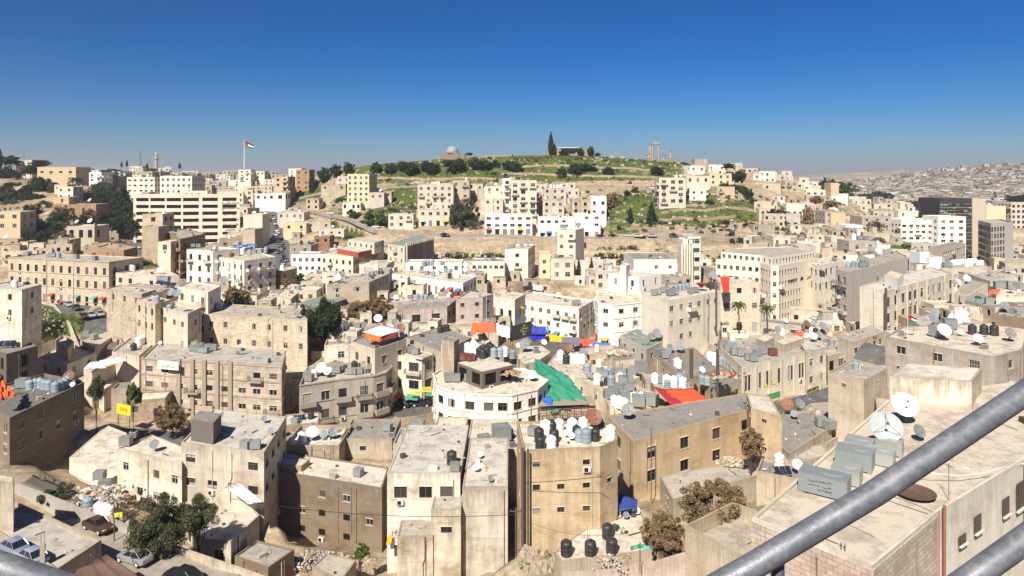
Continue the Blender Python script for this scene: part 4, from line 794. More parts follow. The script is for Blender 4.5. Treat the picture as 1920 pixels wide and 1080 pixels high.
(SB, 'round cornered old cream building at the right edge', 'round cornered old building', '*1873,489 1885,494 1925,494 1960,480', 262, 535, 'S', 'f3.6 s2.4 w1 h1.5 t1.2 p.6 st.4 blk R0 k0 u2', ''),
(HS, 'white roof house with many white tanks on the right', 'many white tanks roof', '*1765,503 1850,499 1845,488', 236, 525, 'S', 'nw p.3 st.3 R0 u0', 'w1786,497 w1792,496 w1798,496 w1804,495 w1810,495 w1816,494 w1822,494 w1828,493 w1812,500 w1820,499 w1834,497 w1840,497 b1772,501,1.3 b1780,501,1.3'),
(AB, 'long grey concrete block on the right slope', 'long grey concrete block', '*1617,406 1672,402', 345, 440, 'Q', 'd12 f3.4 s4 w1 h1 p.2 st.4 k.3 u2', ''),
(HS, 'grey block with orange blank side wall on the right slope', 'grey block with orange wall', '*1547,396 1560,396', 352, 440, 'Q', 'd12 f3.3 s3 w1.2 h1.2 p.3 st.5 u0', ''),
(AB, 'blank orange plastered house front on the right slope', 'orange plastered front', '*1558,399 1585,399', 350, 424, 'O', 'd10 nw p.1 st.15 u1', ''),
(HS, 'grey long low house under the orange front', 'grey low house under orange', '*1557,424 1588,424', 335, 441, 'T', 'd9 f3 s3 p.2 st.5 u1', ''),
(HS, 'white frame house with outside stair on the right slope', 'white frame house', '*1586,422 1617,420', 330, 443, 'X', 'd8 f3.4 s3 w2.2 h2 t1 p.4 st.2 hole1 u0', ''),
(HS, 'cream cliff edge house with yellow lower wall', 'cream cliff edge house', '*1559,444 1584,441', 305, 471, 'C', 'd8 f4 s3 w1 h1.3 p.3 st.4 k.3 u0', ''),
(HS, 'cream cube house on the cave cliff', 'cream cube cliff house', '*1450,443 1482,443', 305, 474, 'C', 'd9 f4 s2.6 w1.1 h1.6 t1.4 p.3 st.5 u2', ''),
(AB, 'tall orange blank tower house on the right skyline', 'orange skyline tower house', '*1558,343 1573,343', 420, 370, 'O', 'd9 nw p.4 st.1 u1', ''),
(OB, 'long white building with sloped roof below the cliff house', 'long white sloped building', '*1586,478 1640,478 1655,468', 240, 500, 'E', 's5 w1.4 h1 f3 p.2 st.15 R0 u0', 'u1613,480,.1'),
(HS, 'cream roof house with dark dishes above the balcony tower', 'cream dark dish house', '*1610,492 1690,485 1680,470', 226, 505, 'E', 'nw p.2 st.2 R0 u0', 'd1633,478,1.7 d1641,483,1.2 D1647,481,1.3 d1658,480,1.3 a1625,480,1.2 d1668,478,1.3'),
(HS, 'grey two storey house with dishes above the long white building', 'grey dish house', '*1592,452 1645,452', 268, 480, 'Q', 'd10 f3.4 s3.6 w1.1 h1.7 p.4 st.4 u0', 'w1601,450,1.3 b1612,450,1.3 b1622,450,1.2 b1631,450,1.2 D1625,462,.2'),
(OB, 'yellow block with white top right of the tan slab', 'yellow block right of slab', '*1849,386 1886,386', 420, 415, 'Y', 'd12 nw p.3 st.1 u1', ''),
(AB, 'pink gridded apartment block at the right edge', 'pink gridded block', '*1896,380 1960,380', 420, 430, 'P', 'd12 f3.2 s2.6 w1.5 h1.6 t1 p.3 st.1 reg k0 u0', ''),
]
for t in T: building(*t)
# ---------------------------------------------------------------- ground: one sheet through the building feet and these points (photo x, y, metres away)
GP = '''100,960,88 180,1000,85 0,1075,74 -300,1000,80 420,1085,80 480,1070,88 640,1060,88 700,1078,90 840,1090,86 960,1080,82 985,1010,80 1150,1000,82 1200,1085,78 1300,1090,74 1420,1080,80
1200,945,92 1180,930,93 1480,870,105 1550,860,105 1600,900,95 1500,760,140 1440,770,140 1560,745,140 1640,740,140 1800,760,120 1950,780,110 2300,800,110 1700,1000,90 2000,1000,80 2300,1100,60
240,802,135 200,838,125 180,812,130 300,835,128 160,912,108 240,930,104 330,960,96 190,860,112 60,900,95 250,990,86 150,985,84 480,1010,92 560,1035,90
545,800,130 745,790,140 700,775,148 780,775,150 800,790,140 745,822,122 560,845,112 640,862,108 860,810,128 930,850,112 900,850,108 1000,770,150 
1030,655,216 1060,662,212 980,640,225 1100,650,216 1120,680,190 1000,700,175 1160,700,160 1340,760,145 1300,650,172 1440,625,215 1360,622,205 1560,620,200 1500,625,205
145,562,210 100,560,215 60,556,225 190,612,175 160,590,190 250,650,160 280,722,150 110,625,165 90,600,175 140,640,163 60,650,160 210,560,200 20,590,170
215,580,182 240,610,170 600,690,152 620,650,160 560,600,178 600,600,180 690,600,175 720,560,200 540,550,215 450,575,190 500,560,200
250,455,345 280,478,310 300,495,290 330,515,268 360,530,245 400,560,215 240,442,365 205,438,370 225,500,280 262,505,262 150,480,285 60,465,300 0,455,310 30,470,290 100,476,280 350,490,280
505,410,400 510,440,360 520,470,325 535,500,295 550,525,262 490,400,440 470,380,520 495,460,335 440,470,320 480,490,290
560,388,400 575,392,395 640,408,368 700,428,342 730,438,333 760,443,328 850,446,325 960,446,325 1100,447,325 1230,447,325 1440,447,328 1500,450,325 1540,455,320
600,425,335 660,450,310 700,470,285 760,475,292 820,490,290 870,475,296 870,500,272 960,490,292 1100,485,292 1200,482,290 1160,500,270 1330,490,285 1420,500,270 1480,480,285 1560,480,285
1020,520,262 900,530,245 760,530,235 1230,540,235 1330,540,230
600,370,415 640,375,395 700,395,362 760,360,385 720,380,372 760,390,360 700,345,400 640,340,420 780,400,350 880,395,352 900,360,372 960,345,385 1060,345,386 1120,352,380 1240,352,378 1060,395,352 1160,395,352 1160,370,368 1200,400,350 1240,395,348 1300,395,350 1400,415,342 1320,420,340 1480,410,352 1540,420,345 1440,395,362
560,328,455 580,319,455 600,314,448 620,306,444 640,302,440 660,299,436 680,298,434 700,297,432 720,297,431 740,296,430 760,296,430 780,295,430 800,293,430 825,290,430 850,288,430 875,288,430 900,288,430 925,288,430 950,286,430 975,285,430 1000,284,430 1025,284,430 1050,284,430 1075,285,430 1100,286,430 1125,288,430 1150,290,430 1175,291,429 1200,293,428 1225,295,427 1250,296,426 1275,299,425 1300,302,424 1325,307,424 1345,313,424 1370,318,424 1400,322,425 1450,335,425 1510,345,425 1560,365,425 1600,385,425 1560,350,520 1600,375,480 1640,395,470 1660,415,420
660,320,418 700,318,414 740,319,412 780,319,410 850,319,408 900,319,406 960,320,403 1000,320,402 1050,321,402 1100,322,402 1150,323,402 1200,325,402 1250,328,401 1300,334,400 700,306,424 760,305,421 820,303,419 880,303,418 940,302,417 1000,301,417 1060,302,417 1120,304,417 1180,308,416 1240,312,415 1350,352,385 1400,350,395
850,304,520 1000,301,520 1150,304,520 700,312,540 1300,315,520 1400,330,540 1000,318,700 850,318,700 1200,322,700 620,325,600
540,350,470 545,368,430 520,345,560 480,345,640 440,342,700 400,340,740 340,338,760 300,338,700 250,336,640 200,336,600 160,338,560 120,338,520 60,333,480 20,330,470 -60,325,460 -300,320,460
150,352,430 100,365,405 50,375,395 0,380,390 150,395,365 60,405,350 50,430,330 180,420,340 200,450,330 220,360,440 240,375,430 300,372,440 380,360,480 440,352,520 200,380,400
-60,480,290 -300,450,300 -300,560,220
400,340,1200 0,338,1200 800,338,1200 1200,340,1200 500,335,3000 0,335,3000 900,335,3000 -400,330,1500
1640,440,380 1700,460,340 1730,500,270 1760,515,250 1850,525,270 1900,530,265 1830,520,300 1700,500,255 1620,495,262 1960,540,240 2300,540,240 1850,500,350 1920,500,350
1650,410,520 1700,400,640 1760,400,600 1850,410,520 1950,415,520 2300,400,520 1650,398,760 1720,390,900 1600,385,760 1800,385,900 1900,385,800
1560,355,900 1560,346,1500 1600,355,1500 1660,362,1300 1720,368,1200 1780,362,1200 1850,358,1150 1930,352,1100 1920,375,900 2100,350,1100 
1920,309,1750 1880,309,1800 1840,314,1900 1800,317,2000 1760,318,2200 1740,321,2300 1700,328,2500 1660,333,2800 1620,339,3200 1580,343,3600 1540,345,4000 2000,300,1700 2300,290,1700 1920,330,1400 1840,338,1450 1760,343,1600 1700,347,1800 2100,320,1400
1500,345,4000 1400,345,4000 1300,343,2000 1450,350,1200 1920,320,3500 1800,325,3500 2300,310,3500'''
PTS = [tuple(P(*[float(q) for q in t.split(',')])) for t in GP.split()]
PTS += BASES
ROADS = [('street', '30,559,222 70,563,214 110,568,206 150,580,196 180,598,183 210,620,169 245,646,157 285,668,150', 9, 'asphalt'),
 ('side_street', '110,566,205 160,563,207 215,566,205 260,575,200', 8, 'asphalt'),
 ('street', '205,443,375 250,448,355 262,466,325 278,484,303 305,502,283 345,522,260 385,540,243 420,560,228', 8, 'asphalt'),
 ('boulevard', '440,372,560 470,380,515 492,393,450 508,412,400 515,435,362 521,460,328 530,485,302 545,515,270 560,540,250', 11, 'asphalt'),
 ('hill_road', '560,388,402 575,393,394 610,402,376 645,412,360 680,423,345 710,433,336 745,442,330 800,446,327 900,448,326 1000,448,326 1100,448,326 1230,448,326 1340,447,327 1440,447,328 1500,450,326 1550,456,320', 7, 'road_pale'),
 ('upper_hill_road', '560,372,425 600,360,418 700,352,396 800,350,392 900,347,389 960,346,387 1060,348,385 1120,352,381 1180,354,379 1240,356,376 1310,358,372 1380,352,385', 5, 'road_pale'),
 ('plaza_road', '985,640,226 1010,646,222 1040,654,215 1070,656,214 1100,654,214 1130,652,215 1160,668,205', 12, 'asphalt'),
 ('street', '640,812,138 690,796,143 740,783,148 790,777,150 850,772,152 905,755,158 960,720,170 1000,692,184 1030,668,205', 12, 'asphalt'),
 ('market_street', '1370,778,142 1430,772,140 1500,765,138 1560,752,140 1610,735,143 1660,720,150', 9, 'asphalt'),
 ('shaded_street', '185,818,126 215,820,127 260,824,128 330,832,127 400,845,124', 8, 'asphalt'),
 ('parking_lane', '120,1002,86 180,1026,83 250,1058,77.5 330,1084,75 420,1104,74', 7, 'road_pale')]
for n_, s_, w_, m_ in ROADS:
    q_ = [P(*[float(q) for q in t.split(',')]) for t in s_.split()]
    for a, b in zip(q_, q_[1:]):
        k_ = max(1, int((b-a).length/7))
        for i in range(k_):
            c = a.lerp(b, i/k_); PTS += [tuple(c)]*2
A_ = np.array(PTS); KU = (960+A_[:, 0]/A_[:, 1]*F)/70.0; KV = 15*np.log(A_[:, 1]); KZ = A_[:, 2]
def hz(X, Y):
    X = np.atleast_1d(np.asarray(X, float)); Y = np.atleast_1d(np.asarray(Y, float))
    out = np.empty(len(X))
    for s in range(0, len(X), 4000):
        x, y = X[s:s+4000], Y[s:s+4000]
        u = (960+x/y*F)/70.0; v = 15*np.log(y)
        d2 = (u[:, None]-KU)**2+(v[:, None]-KV)**2+.35
        w = d2**-2.2
        out[s:s+4000] = (w*KZ).sum(1)/w.sum(1)
    return out
def G(px, py, y0=40, y1=4000):
    """where the sight line through a photo pixel meets the ground"""
    Y = np.geomspace(y0, y1, 700); X = (px-960)/F*Y; Z = CZ-(py-HZ)/F*Y
    below = Z < hz(X, Y)
    i = int(np.argmax(below)) if below.any() else len(Y)-1
    return Vector((X[i], Y[i], float(hz(X[i], Y[i])[0])))
NU, NV = 420, 330
gu = np.linspace(-700, 2620, NU); gv = np.concatenate([[6, 20, 35], np.geomspace(48, 700, 260), np.geomspace(715, 9000, NV-263)])
UU, VV = np.meshgrid(gu, gv); XX = (UU-960)/F*VV; YY = VV
Z = hz(XX.ravel(), YY.ravel())
xf, yf = XX.ravel(), YY.ravel()
for W, zb, zt in FOOT:                       # the ground stays under every building
    cx = sum(p.x for p in W)/len(W); cy = sum(p.y for p in W)/len(W); r = max((p-Vector((cx, cy))).length for p in W)+2
    r += 7; c = np.nonzero((abs(xf-cx) < r) & (abs(yf-cy) < r))[0]
    if not len(c): continue
    dist = np.full(len(c), -1e9)
    for a, b in zip(W, W[1:]+W[:1]):
        e = b-a
        if e.length < .1: continue
        dist = np.maximum(dist, -(e.x*(yf[c]-a.y)-e.y*(xf[c]-a.x))/e.length)
    front = np.clip((cy-yf[c])/8, -1, 1)
    Z[c] = np.minimum(Z[c], np.where(dist < 1.2, zb+.2, zb+.2+(dist-1.2)*np.where(front > 0, .45, 1.3)+np.where(dist > 6.5, 50, 0)))
TWX = [560, 575, 610, 650, 690, 730, 760, 830, 1240]; TWY = [400, 390, 370, 353, 338, 327, 323, 321.5, 321]
pu = 960+xf/yf*F; ty = np.interp(pu, TWX, TWY); tz_ = np.interp(pu, [575, 610, 650, 690, 730, 760, 830, 900, 1230], [P(0, y, Y).z for y, Y in ((396,390),(406,370),(417,353),(430,338),(443,327),(447,323),(450,321.5),(451,321),(451,321))])
dr = np.interp(pu, [575, 620, 735, 820], [1.5, 4, 6, 10.5]); k = (pu > 570) & (pu < 1242) & (yf < ty-.3) & (yf > ty-36)
Z[k] = np.minimum(Z[k], (tz_-dr-np.clip(ty-yf-10, 0, 30)*.12)[k])
rough = (np.sin(xf*.9+np.sin(yf*.7)*2)*np.cos(yf*1.1+xf*.3))*.12
Z = Z+rough*np.clip((yf-60)/300, .3, 2.0)
verts = np.stack([xf, yf, Z], 1)
idx = np.arange(NU*NV).reshape(NV, NU)
faces = np.stack([idx[:-1, :-1], idx[:-1, 1:], idx[1:, 1:], idx[1:, :-1]], -1).reshape(-1, 4)
me = bpy.data.meshes.new('ground'); me.from_pydata(verts.tolist(), [], faces.tolist()); me.materials.append(MATS['ground_soil'])
me.polygons.foreach_set('use_smooth', [True]*len(me.polygons))
# where grass grows: ellipses round these places (photo x, y, rx, ry, strength)
PXu = 960+xf/yf*F; PYv = HZ+(CZ-Z)/yf*F
cov = np.full(len(xf), -.35)
near = yf > 0
for x, y, rx, ry, s in [(960,303,340,15,1.0),(1000,318,300,9,.8),(850,325,260,8,.75),(1130,332,230,7,.7),(1000,338,240,4,.6),(740,325,90,14,.7),(860,335,110,10,.5),(590,360,45,16,.7),(625,365,60,14,.6),(760,370,40,25,.75),(735,385,40,12,.8),(900,350,30,8,.6),(680,345,40,8,.4),
        (1190,380,70,20,.75),(1290,365,60,18,.7),(1330,400,140,14,.9),(1160,425,70,16,.5),(1250,410,100,16,.7),(1400,400,80,12,.6),(1440,400,60,14,.7),(650,435,35,14,.9),(870,478,42,16,.8),(100,605,48,24,1.0),(10,457,60,10,1.),(130,470,80,8,.5),(280,500,40,14,.5),(560,370,35,12,.7),
        (660,398,50,14,.5),(720,400,60,14,.6),(1690,470,60,9,.8),(1535,395,50,10,.6),(620,1060,60,20,.4),(1200,1078,110,8,.7),(990,1060,30,20,.4),(600,640,40,30,.3),(1100,310,250,14,.5),(820,300,160,8,.6),(1380,385,60,12,.6),(1290,395,70,12,.7),(1150,400,50,14,.6),(100,390,120,40,.1)]:
    cov = np.maximum(cov, s+.22-.35-((PXu-x)/rx)**2*.4-((PYv-y)/ry)**2*.4)
cov = np.clip(cov+.35, 0, 1)
farf = np.clip((yf-550)/250, 0, 1)
ca = me.color_attributes.new('cover', 'FLOAT_COLOR', 'POINT')
buf = np.zeros((len(xf), 4), np.float32); buf[:, 0] = cov; buf[:, 1] = farf; buf[:, 3] = 1
ca.data.foreach_set('color', buf.ravel())
GROUND = ob('ground', me); tag(GROUND, kind='structure')
GZ = Z.reshape(NV, NU)
def gz(x, y):
    """height of the ground sheet itself"""
    u = 960+x/y*F; i = np.clip(np.searchsorted(gv, y)-1, 0, NV-2); j = int(np.clip((u-gu[0])/(gu[1]-gu[0]), 0, NU-2))
    fi = (y-gv[i])/(gv[i+1]-gv[i]); fj = (u-gu[j])/(gu[1]-gu[0])
    return float((GZ[i, j]*(1-fj)+GZ[i, j+1]*fj)*(1-fi)+(GZ[i+1, j]*(1-fj)+GZ[i+1, j+1]*fj)*fi)
def ground_at(px, py, Y=None):
    g = G(px, py) if Y is None else P(px, py, Y)
    return Vector((g.x, g.y, gz(g.x, g.y)))
def resample(pts, step):
    out = [pts[0]]
    for a, b in zip(pts, pts[1:]):
        n = max(1, int((b-a).length/step))
        out += [a.lerp(b, (i+1)/n) for i in range(n)]
    return out
def ribbon(name, pts, w, mat, lift=.12, label=None, kind='structure', cross=4):
    """a road laid over the ground along 2D points"""
    pts = resample([Vector(p[:2]) for p in pts], 1.5); b = MB(); rows = []
    for i, p in enumerate(pts):
        d = (pts[min(i+1, len(pts)-1)]-pts[max(0, i-1)]).normalized(); n = Vector((-d.y, d.x))
        zs = [gz(*(p+n*w*(k/cross-.5))) for k in range(cross+1)]; zc = max(zs)*.6+sum(zs)/len(zs)*.4
        rows.append([(*(p+n*w*(k/cross-.5)), zc+lift) for k in range(cross+1)])
    for _ in range(3):
        rows = [[(q[0], q[1], (rows[max(i-1, 0)][k][2]+q[2]+rows[min(i+1, len(rows)-1)][k][2])/3) for k, q in enumerate(r)] for i, r in enumerate(rows)]
    for a, c in zip(rows, rows[1:]):
        for k in range(cross): b.face([a[k+1], a[k], c[k], c[k+1]])
        for k, s in ((0, 1), (cross, -1)):
            q = [a[k], c[k], (c[k][0], c[k][1], c[k][2]-1.5), (a[k][0], a[k][1], a[k][2]-1.5)]
            b.face(q if s > 0 else q[::-1])
    o = ob(name, b.mesh(name, [mat])); tag(o, label, kind=kind)
    return rows
def wall(name, label, cat, pts, h, th, col, mat='stone_blocks', st=.6, down=3.0, group=None, zs=None, tops=None):
    """a free standing or retaining wall along ground points; every point has its own top height"""
    b = MB(); P2 = [Vector(p[:2]) for p in pts]; u = 0
    z0 = [gz(p.x, p.y) for p in P2] if zs is None else zs
    zt = [z+h for z in z0] if tops is None else tops
    for i in range(len(P2)-1):
        a, c = P2[i], P2[i+1]; d = (c-a).normalized(); n = Vector((d.y, -d.x))*th/2; L = (c-a).length
        A = [(a+n, z0[i]-down), (c+n, z0[i+1]-down), (c+n, zt[i+1]), (a+n, zt[i])]
        Bk = [(a-n, z0[i]-down), (c-n, z0[i+1]-down), (c-n, zt[i+1]), (a-n, zt[i])]
        f = lambda q: (q[0].x, q[0].y, q[1])
        uv = [(u, A[0][1]-A[3][1]), (u+L, A[1][1]-A[2][1]), (u+L, 0), (u, 0)]
        b.face([f(q) for q in A], 0, uv); b.face([f(q) for q in Bk][::-1], 0, uv[::-1])
        b.face([f(A[3]), f(A[2]), f(Bk[2]), f(Bk[3])], 0, [(u, -.2), (u+L, -.2), (u+L, 0), (u, 0)])
        if i == 0: b.face([f(Bk[0]), f(A[0]), f(A[3]), f(Bk[3])], 0, [(0, -2), (.3, -2), (.3, 0), (0, 0)])
        if i == len(P2)-2: b.face([f(A[1]), f(Bk[1]), f(Bk[2]), f(A[2])], 0, [(0, -2), (.3, -2), (.3, 0), (0, 0)])
        u += L
    o = ob(name, b.mesh(name, [mat]), color=(*PAL[col], st)); tag(o, label, cat, group); return o
def hz(X, Y):
    """fast lookup of the finished ground sheet"""
    X = np.atleast_1d(np.asarray(X, float)); Y = np.atleast_1d(np.asarray(Y, float))
    u = np.clip((960+X/Y*F-gu[0])/(gu[1]-gu[0]), 0, NU-1.001); j = u.astype(int); fj = u-j
    i = np.clip(np.searchsorted(gv, Y)-1, 0, NV-2); fi = np.clip((Y-gv[i])/(gv[i+1]-gv[i]), 0, 1)
    return (GZ[i, j]*(1-fj)+GZ[i, j+1]*fj)*(1-fi)+(GZ[i+1, j]*(1-fj)+GZ[i+1, j+1]*fj)*fi
# ---------------------------------------------------------------- roads, walls, stairs
def gp(s): return [ground_at(*[float(q) for q in t.split(',')]) for t in s.split()]
ROADROWS = []
def road(name, s, w, lift=.12, mat='asphalt'):
    r = ribbon(name, gp(s), w, mat, lift); ROADROWS.extend([q for row in r for q in row]); return r
for n_, s_, w_, m_ in ROADS: road(n_, s_, w_, .14, m_)
def rz_at(x, y):
    best = None; bd = 9
    for q in ROADROWS:
        d = (q[0]-x)**2+(q[1]-y)**2
        if d < bd: bd = d; best = q[2]
    return best
# walls
def gwall(name, label, cat, s, h, th, col, **k): return wall(name, label, cat, gp(s), h, th, col, **k)
# the tall retaining wall under the hill road: top follows the road edge, foot far below
tw = [P(x, y, Y) for x, y, Y in [(572,396,390),(610,406,370),(650,417,353),(690,430,338),(730,443,327),(760,447,323),(830,450,321.5),(900,451,321),(1000,451,321),(1100,451,321),(1230,451,321)]]
wall('retaining_wall', 'long tan stone retaining wall carrying the hill road above the town', 'retaining wall', resample([Vector(p[:2]) for p in tw], 6), 0, .9, 'B', st=.5, zs=[float(np.interp(p.x, [q.x for q in tw], [q.z for q in tw]))-14 for p in resample([Vector(p[:2]) for p in tw], 6)],
     tops=[float(np.interp(p.x, [q.x for q in tw], [q.z for q in tw]))+.8 for p in resample([Vector(p[:2]) for p in tw], 6)], mat='stone_slabs')
gwall('retaining_wall', 'tan retaining wall along the parked cars above the green bank', 'retaining wall', '60,560,208 100,572,198 130,588,184 160,610,168 185,636,154', 1.1, .4, 'S', mat='plaster')
gwall('stone_wall', 'low stone wall on the right side of the car lined street', 'wall', '200,598,188 225,620,176 255,645,166', 1.8, .4, 'B')
gwall('stone_wall', 'pale wall beside the uphill street left of the brick balcony building', 'wall', '272,462,322 290,478,305 320,497,285 345,510,272', 3, .4, 'S', mat='plaster')
gwall('stone_wall', 'cliff top wall over the caves on the right', 'wall', '1440,444,334 1500,446,332 1555,452,325', .9, .4, 'S')
tl = ['long rubble terrace wall on the citadel slope, topmost of four|870,318 960,318 1060,316 1150,318 1230,322', 'rubble terrace wall below the citadel trees, second from top|940,330 1050,331 1150,332 1240,336', 'rubble terrace wall right of the yellow tower, beside the upper road|700,338 780,338 860,338 930,337',
      'rubble terrace wall under the upper road on the bare slope|1075,362 1140,364 1200,368', 'rubble terrace wall on the green lower slope, upper of two|1240,402 1320,400 1400,398 1450,400', 'rubble terrace wall on the green lower slope, lower of two|1230,413 1300,416 1380,412',
      'rubble wall edging the citadel plateau left of the museum|900,296 960,293 1015,291', 'rubble wall along the ridge left of the dome|700,304 760,302 815,298', 'rubble terrace wall left of the big bare tree|925,352 800,372 760,392'.replace('925,352 800,372 760,392', '905,360 880,362')]
for t in tl:
    a, s = t.split('|'); pts = [ground_at(*[float(q) for q in k.split(',')]) for k in s.split()]
    pts = resample([Vector(p[:2]) for p in pts], 5)
    wall('terrace_wall', a, 'terrace wall', [p+Vector((0, U(-.8, .8))) for p in pts], 1.1, .7, 'B', group='rubble terrace walls of the citadel hill')
# the long diagonal yard wall at lower left
yw = [P(26, 904, 92), P(75, 922, 90), P(140, 948, 87), P(200, 974, 85), P(238, 990, 84), P(269, 1004, 83)]
wall('yard_wall', 'tall grey rendered yard wall running diagonally at the lower left', 'wall', [p for p in yw], 0, .3, 'G', mat='plaster', st=.4, zs=[p.z-3 for p in yw], tops=[p.z for p in yw])
yw = [P(270, 1008, 82), P(330, 1024, 80), P(400, 1048, 78), P(470, 1072, 77), P(520, 1090, 76)]
wall('yard_wall', 'low painted street wall behind the parked silver car', 'wall', [p for p in yw], 0, .35, 'S', mat='plaster', st=.6, zs=[p.z-2 for p in yw], tops=[p.z for p in yw])
yw = [P(1052, 1075, 72), P(1150, 1068, 72), P(1240, 1050, 72.5), P(1330, 1024, 73), P(1400, 1000, 74)]
wall('yard_wall', 'long curb wall at the bottom below the black tanks', 'wall', [p for p in yw], 0, .5, 'P', mat='plaster', st=.6, zs=[p.z-3 for p in yw], tops=[p.z for p in yw])
# long stairs climbing the hill between the houses
b = MB(); A, Bp = P(1004, 446, 334), P(1012, 352, 384); n = 44
for k in range(n):
    p, q = A.lerp(Bp, k/n), A.lerp(Bp, (k+1)/n); b.box((p.x, (p.y+q.y)/2, q.z-1.2), (3.6, q.y-p.y+.02, 2.4))
    b.box((p.x-2, (p.y+q.y)/2, q.z-.8), (.4, q.y-p.y+.01, 3.2)); b.box((p.x+2, (p.y+q.y)/2, q.z-.8), (.4, q.y-p.y+.01, 3.2))
tag(ob('hill_stairs', b.mesh('hill_stairs', ['roof_surface']), color=PAL['P']), 'long straight stone stairway climbing the hill between white houses', 'stairway')
# ---------------------------------------------------------------- the many other houses
OCC = [(sum(p.x for p in W)/len(W), sum(p.y for p in W)/len(W), W) for W, a, c in FOOT]
def polydist(W, x, y):
    """distance outside a convex footprint (negative inside)"""
    m = -1e9
    for a, b in zip(W, W[1:]+W[:1]):
        e = b-a
        if e.length > .1: m = max(m, -(e.x*(y-a.y)-e.y*(x-a.x))/e.length)
    return m
RR = [(q[0], q[1]) for q in ROADROWS]
RA = np.array(RR)
def free(x, y, r, road=4.0):
    for cx, cy, W in OCC:
        if abs(cx-x) < 45+r and abs(cy-y) < 45+r and polydist(W, x, y) < r: return False
    return float(((RA[:, 0]-x)**2+(RA[:, 1]-y)**2).min()) > (r+road*.3)**2
CNAME = dict(C='cream', W='white', T='tan', O='ochre', G='grey', P='pinkish', B='sandy', E='pale cream', X='bright white', L='light grey', Q='grey-brown', S='light stone', D='dark brown', H='brown', N='brown')
NUMW = ['one', 'two', 'three', 'four', 'five', 'six', 'seven']
FILL = []
def fillhouse(x, y, w, d, h, zb, rz, col, zone, st, detail=True):
    ca, sa = math.cos(rz), math.sin(rz)
    W = [Vector((x+a*ca-b*sa, y+a*sa+b*ca)) for a, b in ((-w/2, -d/2), (w/2, -d/2), (w/2, d/2), (-w/2, d/2))]
    zt = zb+h; fl = max(1, round(h/3.1)); org = Vector((x, y, zb))
    if h < 4.2: fl = 1
    root = empty('house' if fl < 3 else 'apartment_building', org)
    o = dict(f=U(2.9, 3.3), s=U(2.5, 3.6), w=U(.9, 1.5), h=U(1.1, 1.5), t=U(.7, 1.1), k=U(.05, .3), b=U(0, .35), x=.03)
    if R() < .2: o['hole'] = .8
    c = vary(PAL[col], .1)
    inn = shell(root, org, W, zb, zt, U(.25, .6), random.choice(['plaster', 'plaster', 'stone_blocks']), c, st, o, random.choice(ROOFC[:3]+[ROOFC[1], ROOFC[0]]), foot=4.0)
    OCC.append((x, y, W))
    FILL.append([x/y, col, fl, zone, root])
    if R() < .5 and h > 3.5:                         # a lower or higher wing
        w2, d2, h2 = w*U(.35, .6), d*U(.4, .8), h+random.choice([-1, 1])*U(1, 2.8)
        if h2 > 2.5:
            sx = random.choice([-1, 1]); cx2, cy2 = sx*(w/2-w2/2*U(-.6, .6)), -d*U(.0, .35) if h2 < h else d*U(0, .2)
            W2 = [Vector((x+(cx2+a)*ca-(cy2+b_)*sa, y+(cx2+a)*sa+(cy2+b_)*ca)) for a, b_ in ((-w2/2, -d2/2), (w2/2, -d2/2), (w2/2, d2/2), (-w2/2, d2/2))]
            shell(root, org, W2, zb, zb+h2, .3, 'plaster', vary(c, .12), st, o, random.choice(ROOFC[:3]), subp=True, nm='wing', foot=4.0)
    if detail:
        ref = 'F%d' % len(FILL); root['_r'] = ref
        ROOFS[ref] = (zt-.4, inn, y, root)
        if R() < .3 and w > 7:                       # stair head
            ww, dd, hh = U(2, 3), U(2, 3), U(1.9, 2.5); px_, py_ = x+U(-w/4, w/4), y+U(0, d/5)
            b = MB(); b.box((px_-x, py_-y, h-.3+hh/2), (ww, dd, hh+.4), 0, rz); b.box((px_-x, py_-y, h-.3+hh+.25), (ww+.3, dd+.3, .14), 0, rz)
            ob('stair_head', b.mesh('stair_head', ['plaster']), root, color=(*c, st))
    return root
ZONES = [  # name, pixel box, count, width range, height range, max tries, colours, stain
 ('left hill', (230, 336, 560, 400), 56, (9, 16), (5, 13), 'CWTSWEGLQ', .3),
 ('left skyline', (90, 318, 560, 340), 60, (10, 20), (5, 11), 'EWSCLBX', .15),
 ('left slope', (0, 400, 300, 540), 16, (7, 12), (3.5, 7), 'SBTCO', .4),
 ('boulevard side', (430, 400, 720, 545), 44, (7, 13), (4, 9), 'CSBTWEQ', .5),
 ('town centre left', (150, 545, 720, 690), 44, (6, 11), (3, 6), 'CSWGEQ', .6),
 ('retaining wall foot', (735, 490, 1190, 550), 34, (7, 12), (4, 8), 'CWSBTE', .45),
 ('town centre', (700, 540, 1200, 700), 52, (5.5, 11), (3, 6), 'CWSWEQL', .6),
 ('right town', (1180, 520, 1560, 700), 44, (6, 11), (3, 6), 'CWSWEQL', .5),
 ('citadel slope', (590, 350, 905, 440), 8, (6, 10), (3, 6), 'SBCW', .5),
 ('middle hillside', (905, 350, 1075, 442), 16, (6, 9), (3, 7), 'CWSE', .4),
 ('right shoulder', (1290, 322, 1620, 400), 84, (8, 14), (3.5, 6.5), 'CWSBTESL', .35),
 ('right slope', (1430, 395, 1700, 480), 60, (7, 13), (4, 9), 'CSBTEQW', .45),
 ('right valley', (1560, 475, 1960, 640), 64, (7, 13), (3.5, 8), 'CSEWBQ', .4),
 ('foreground', (150, 700, 1000, 1060), 16, (4, 8), (2.5, 4.5), 'SBTE', .7),
 ('right foreground', (1150, 700, 1700, 1000), 14, (4, 8), (3, 4.5), 'SBTE', .7),
]
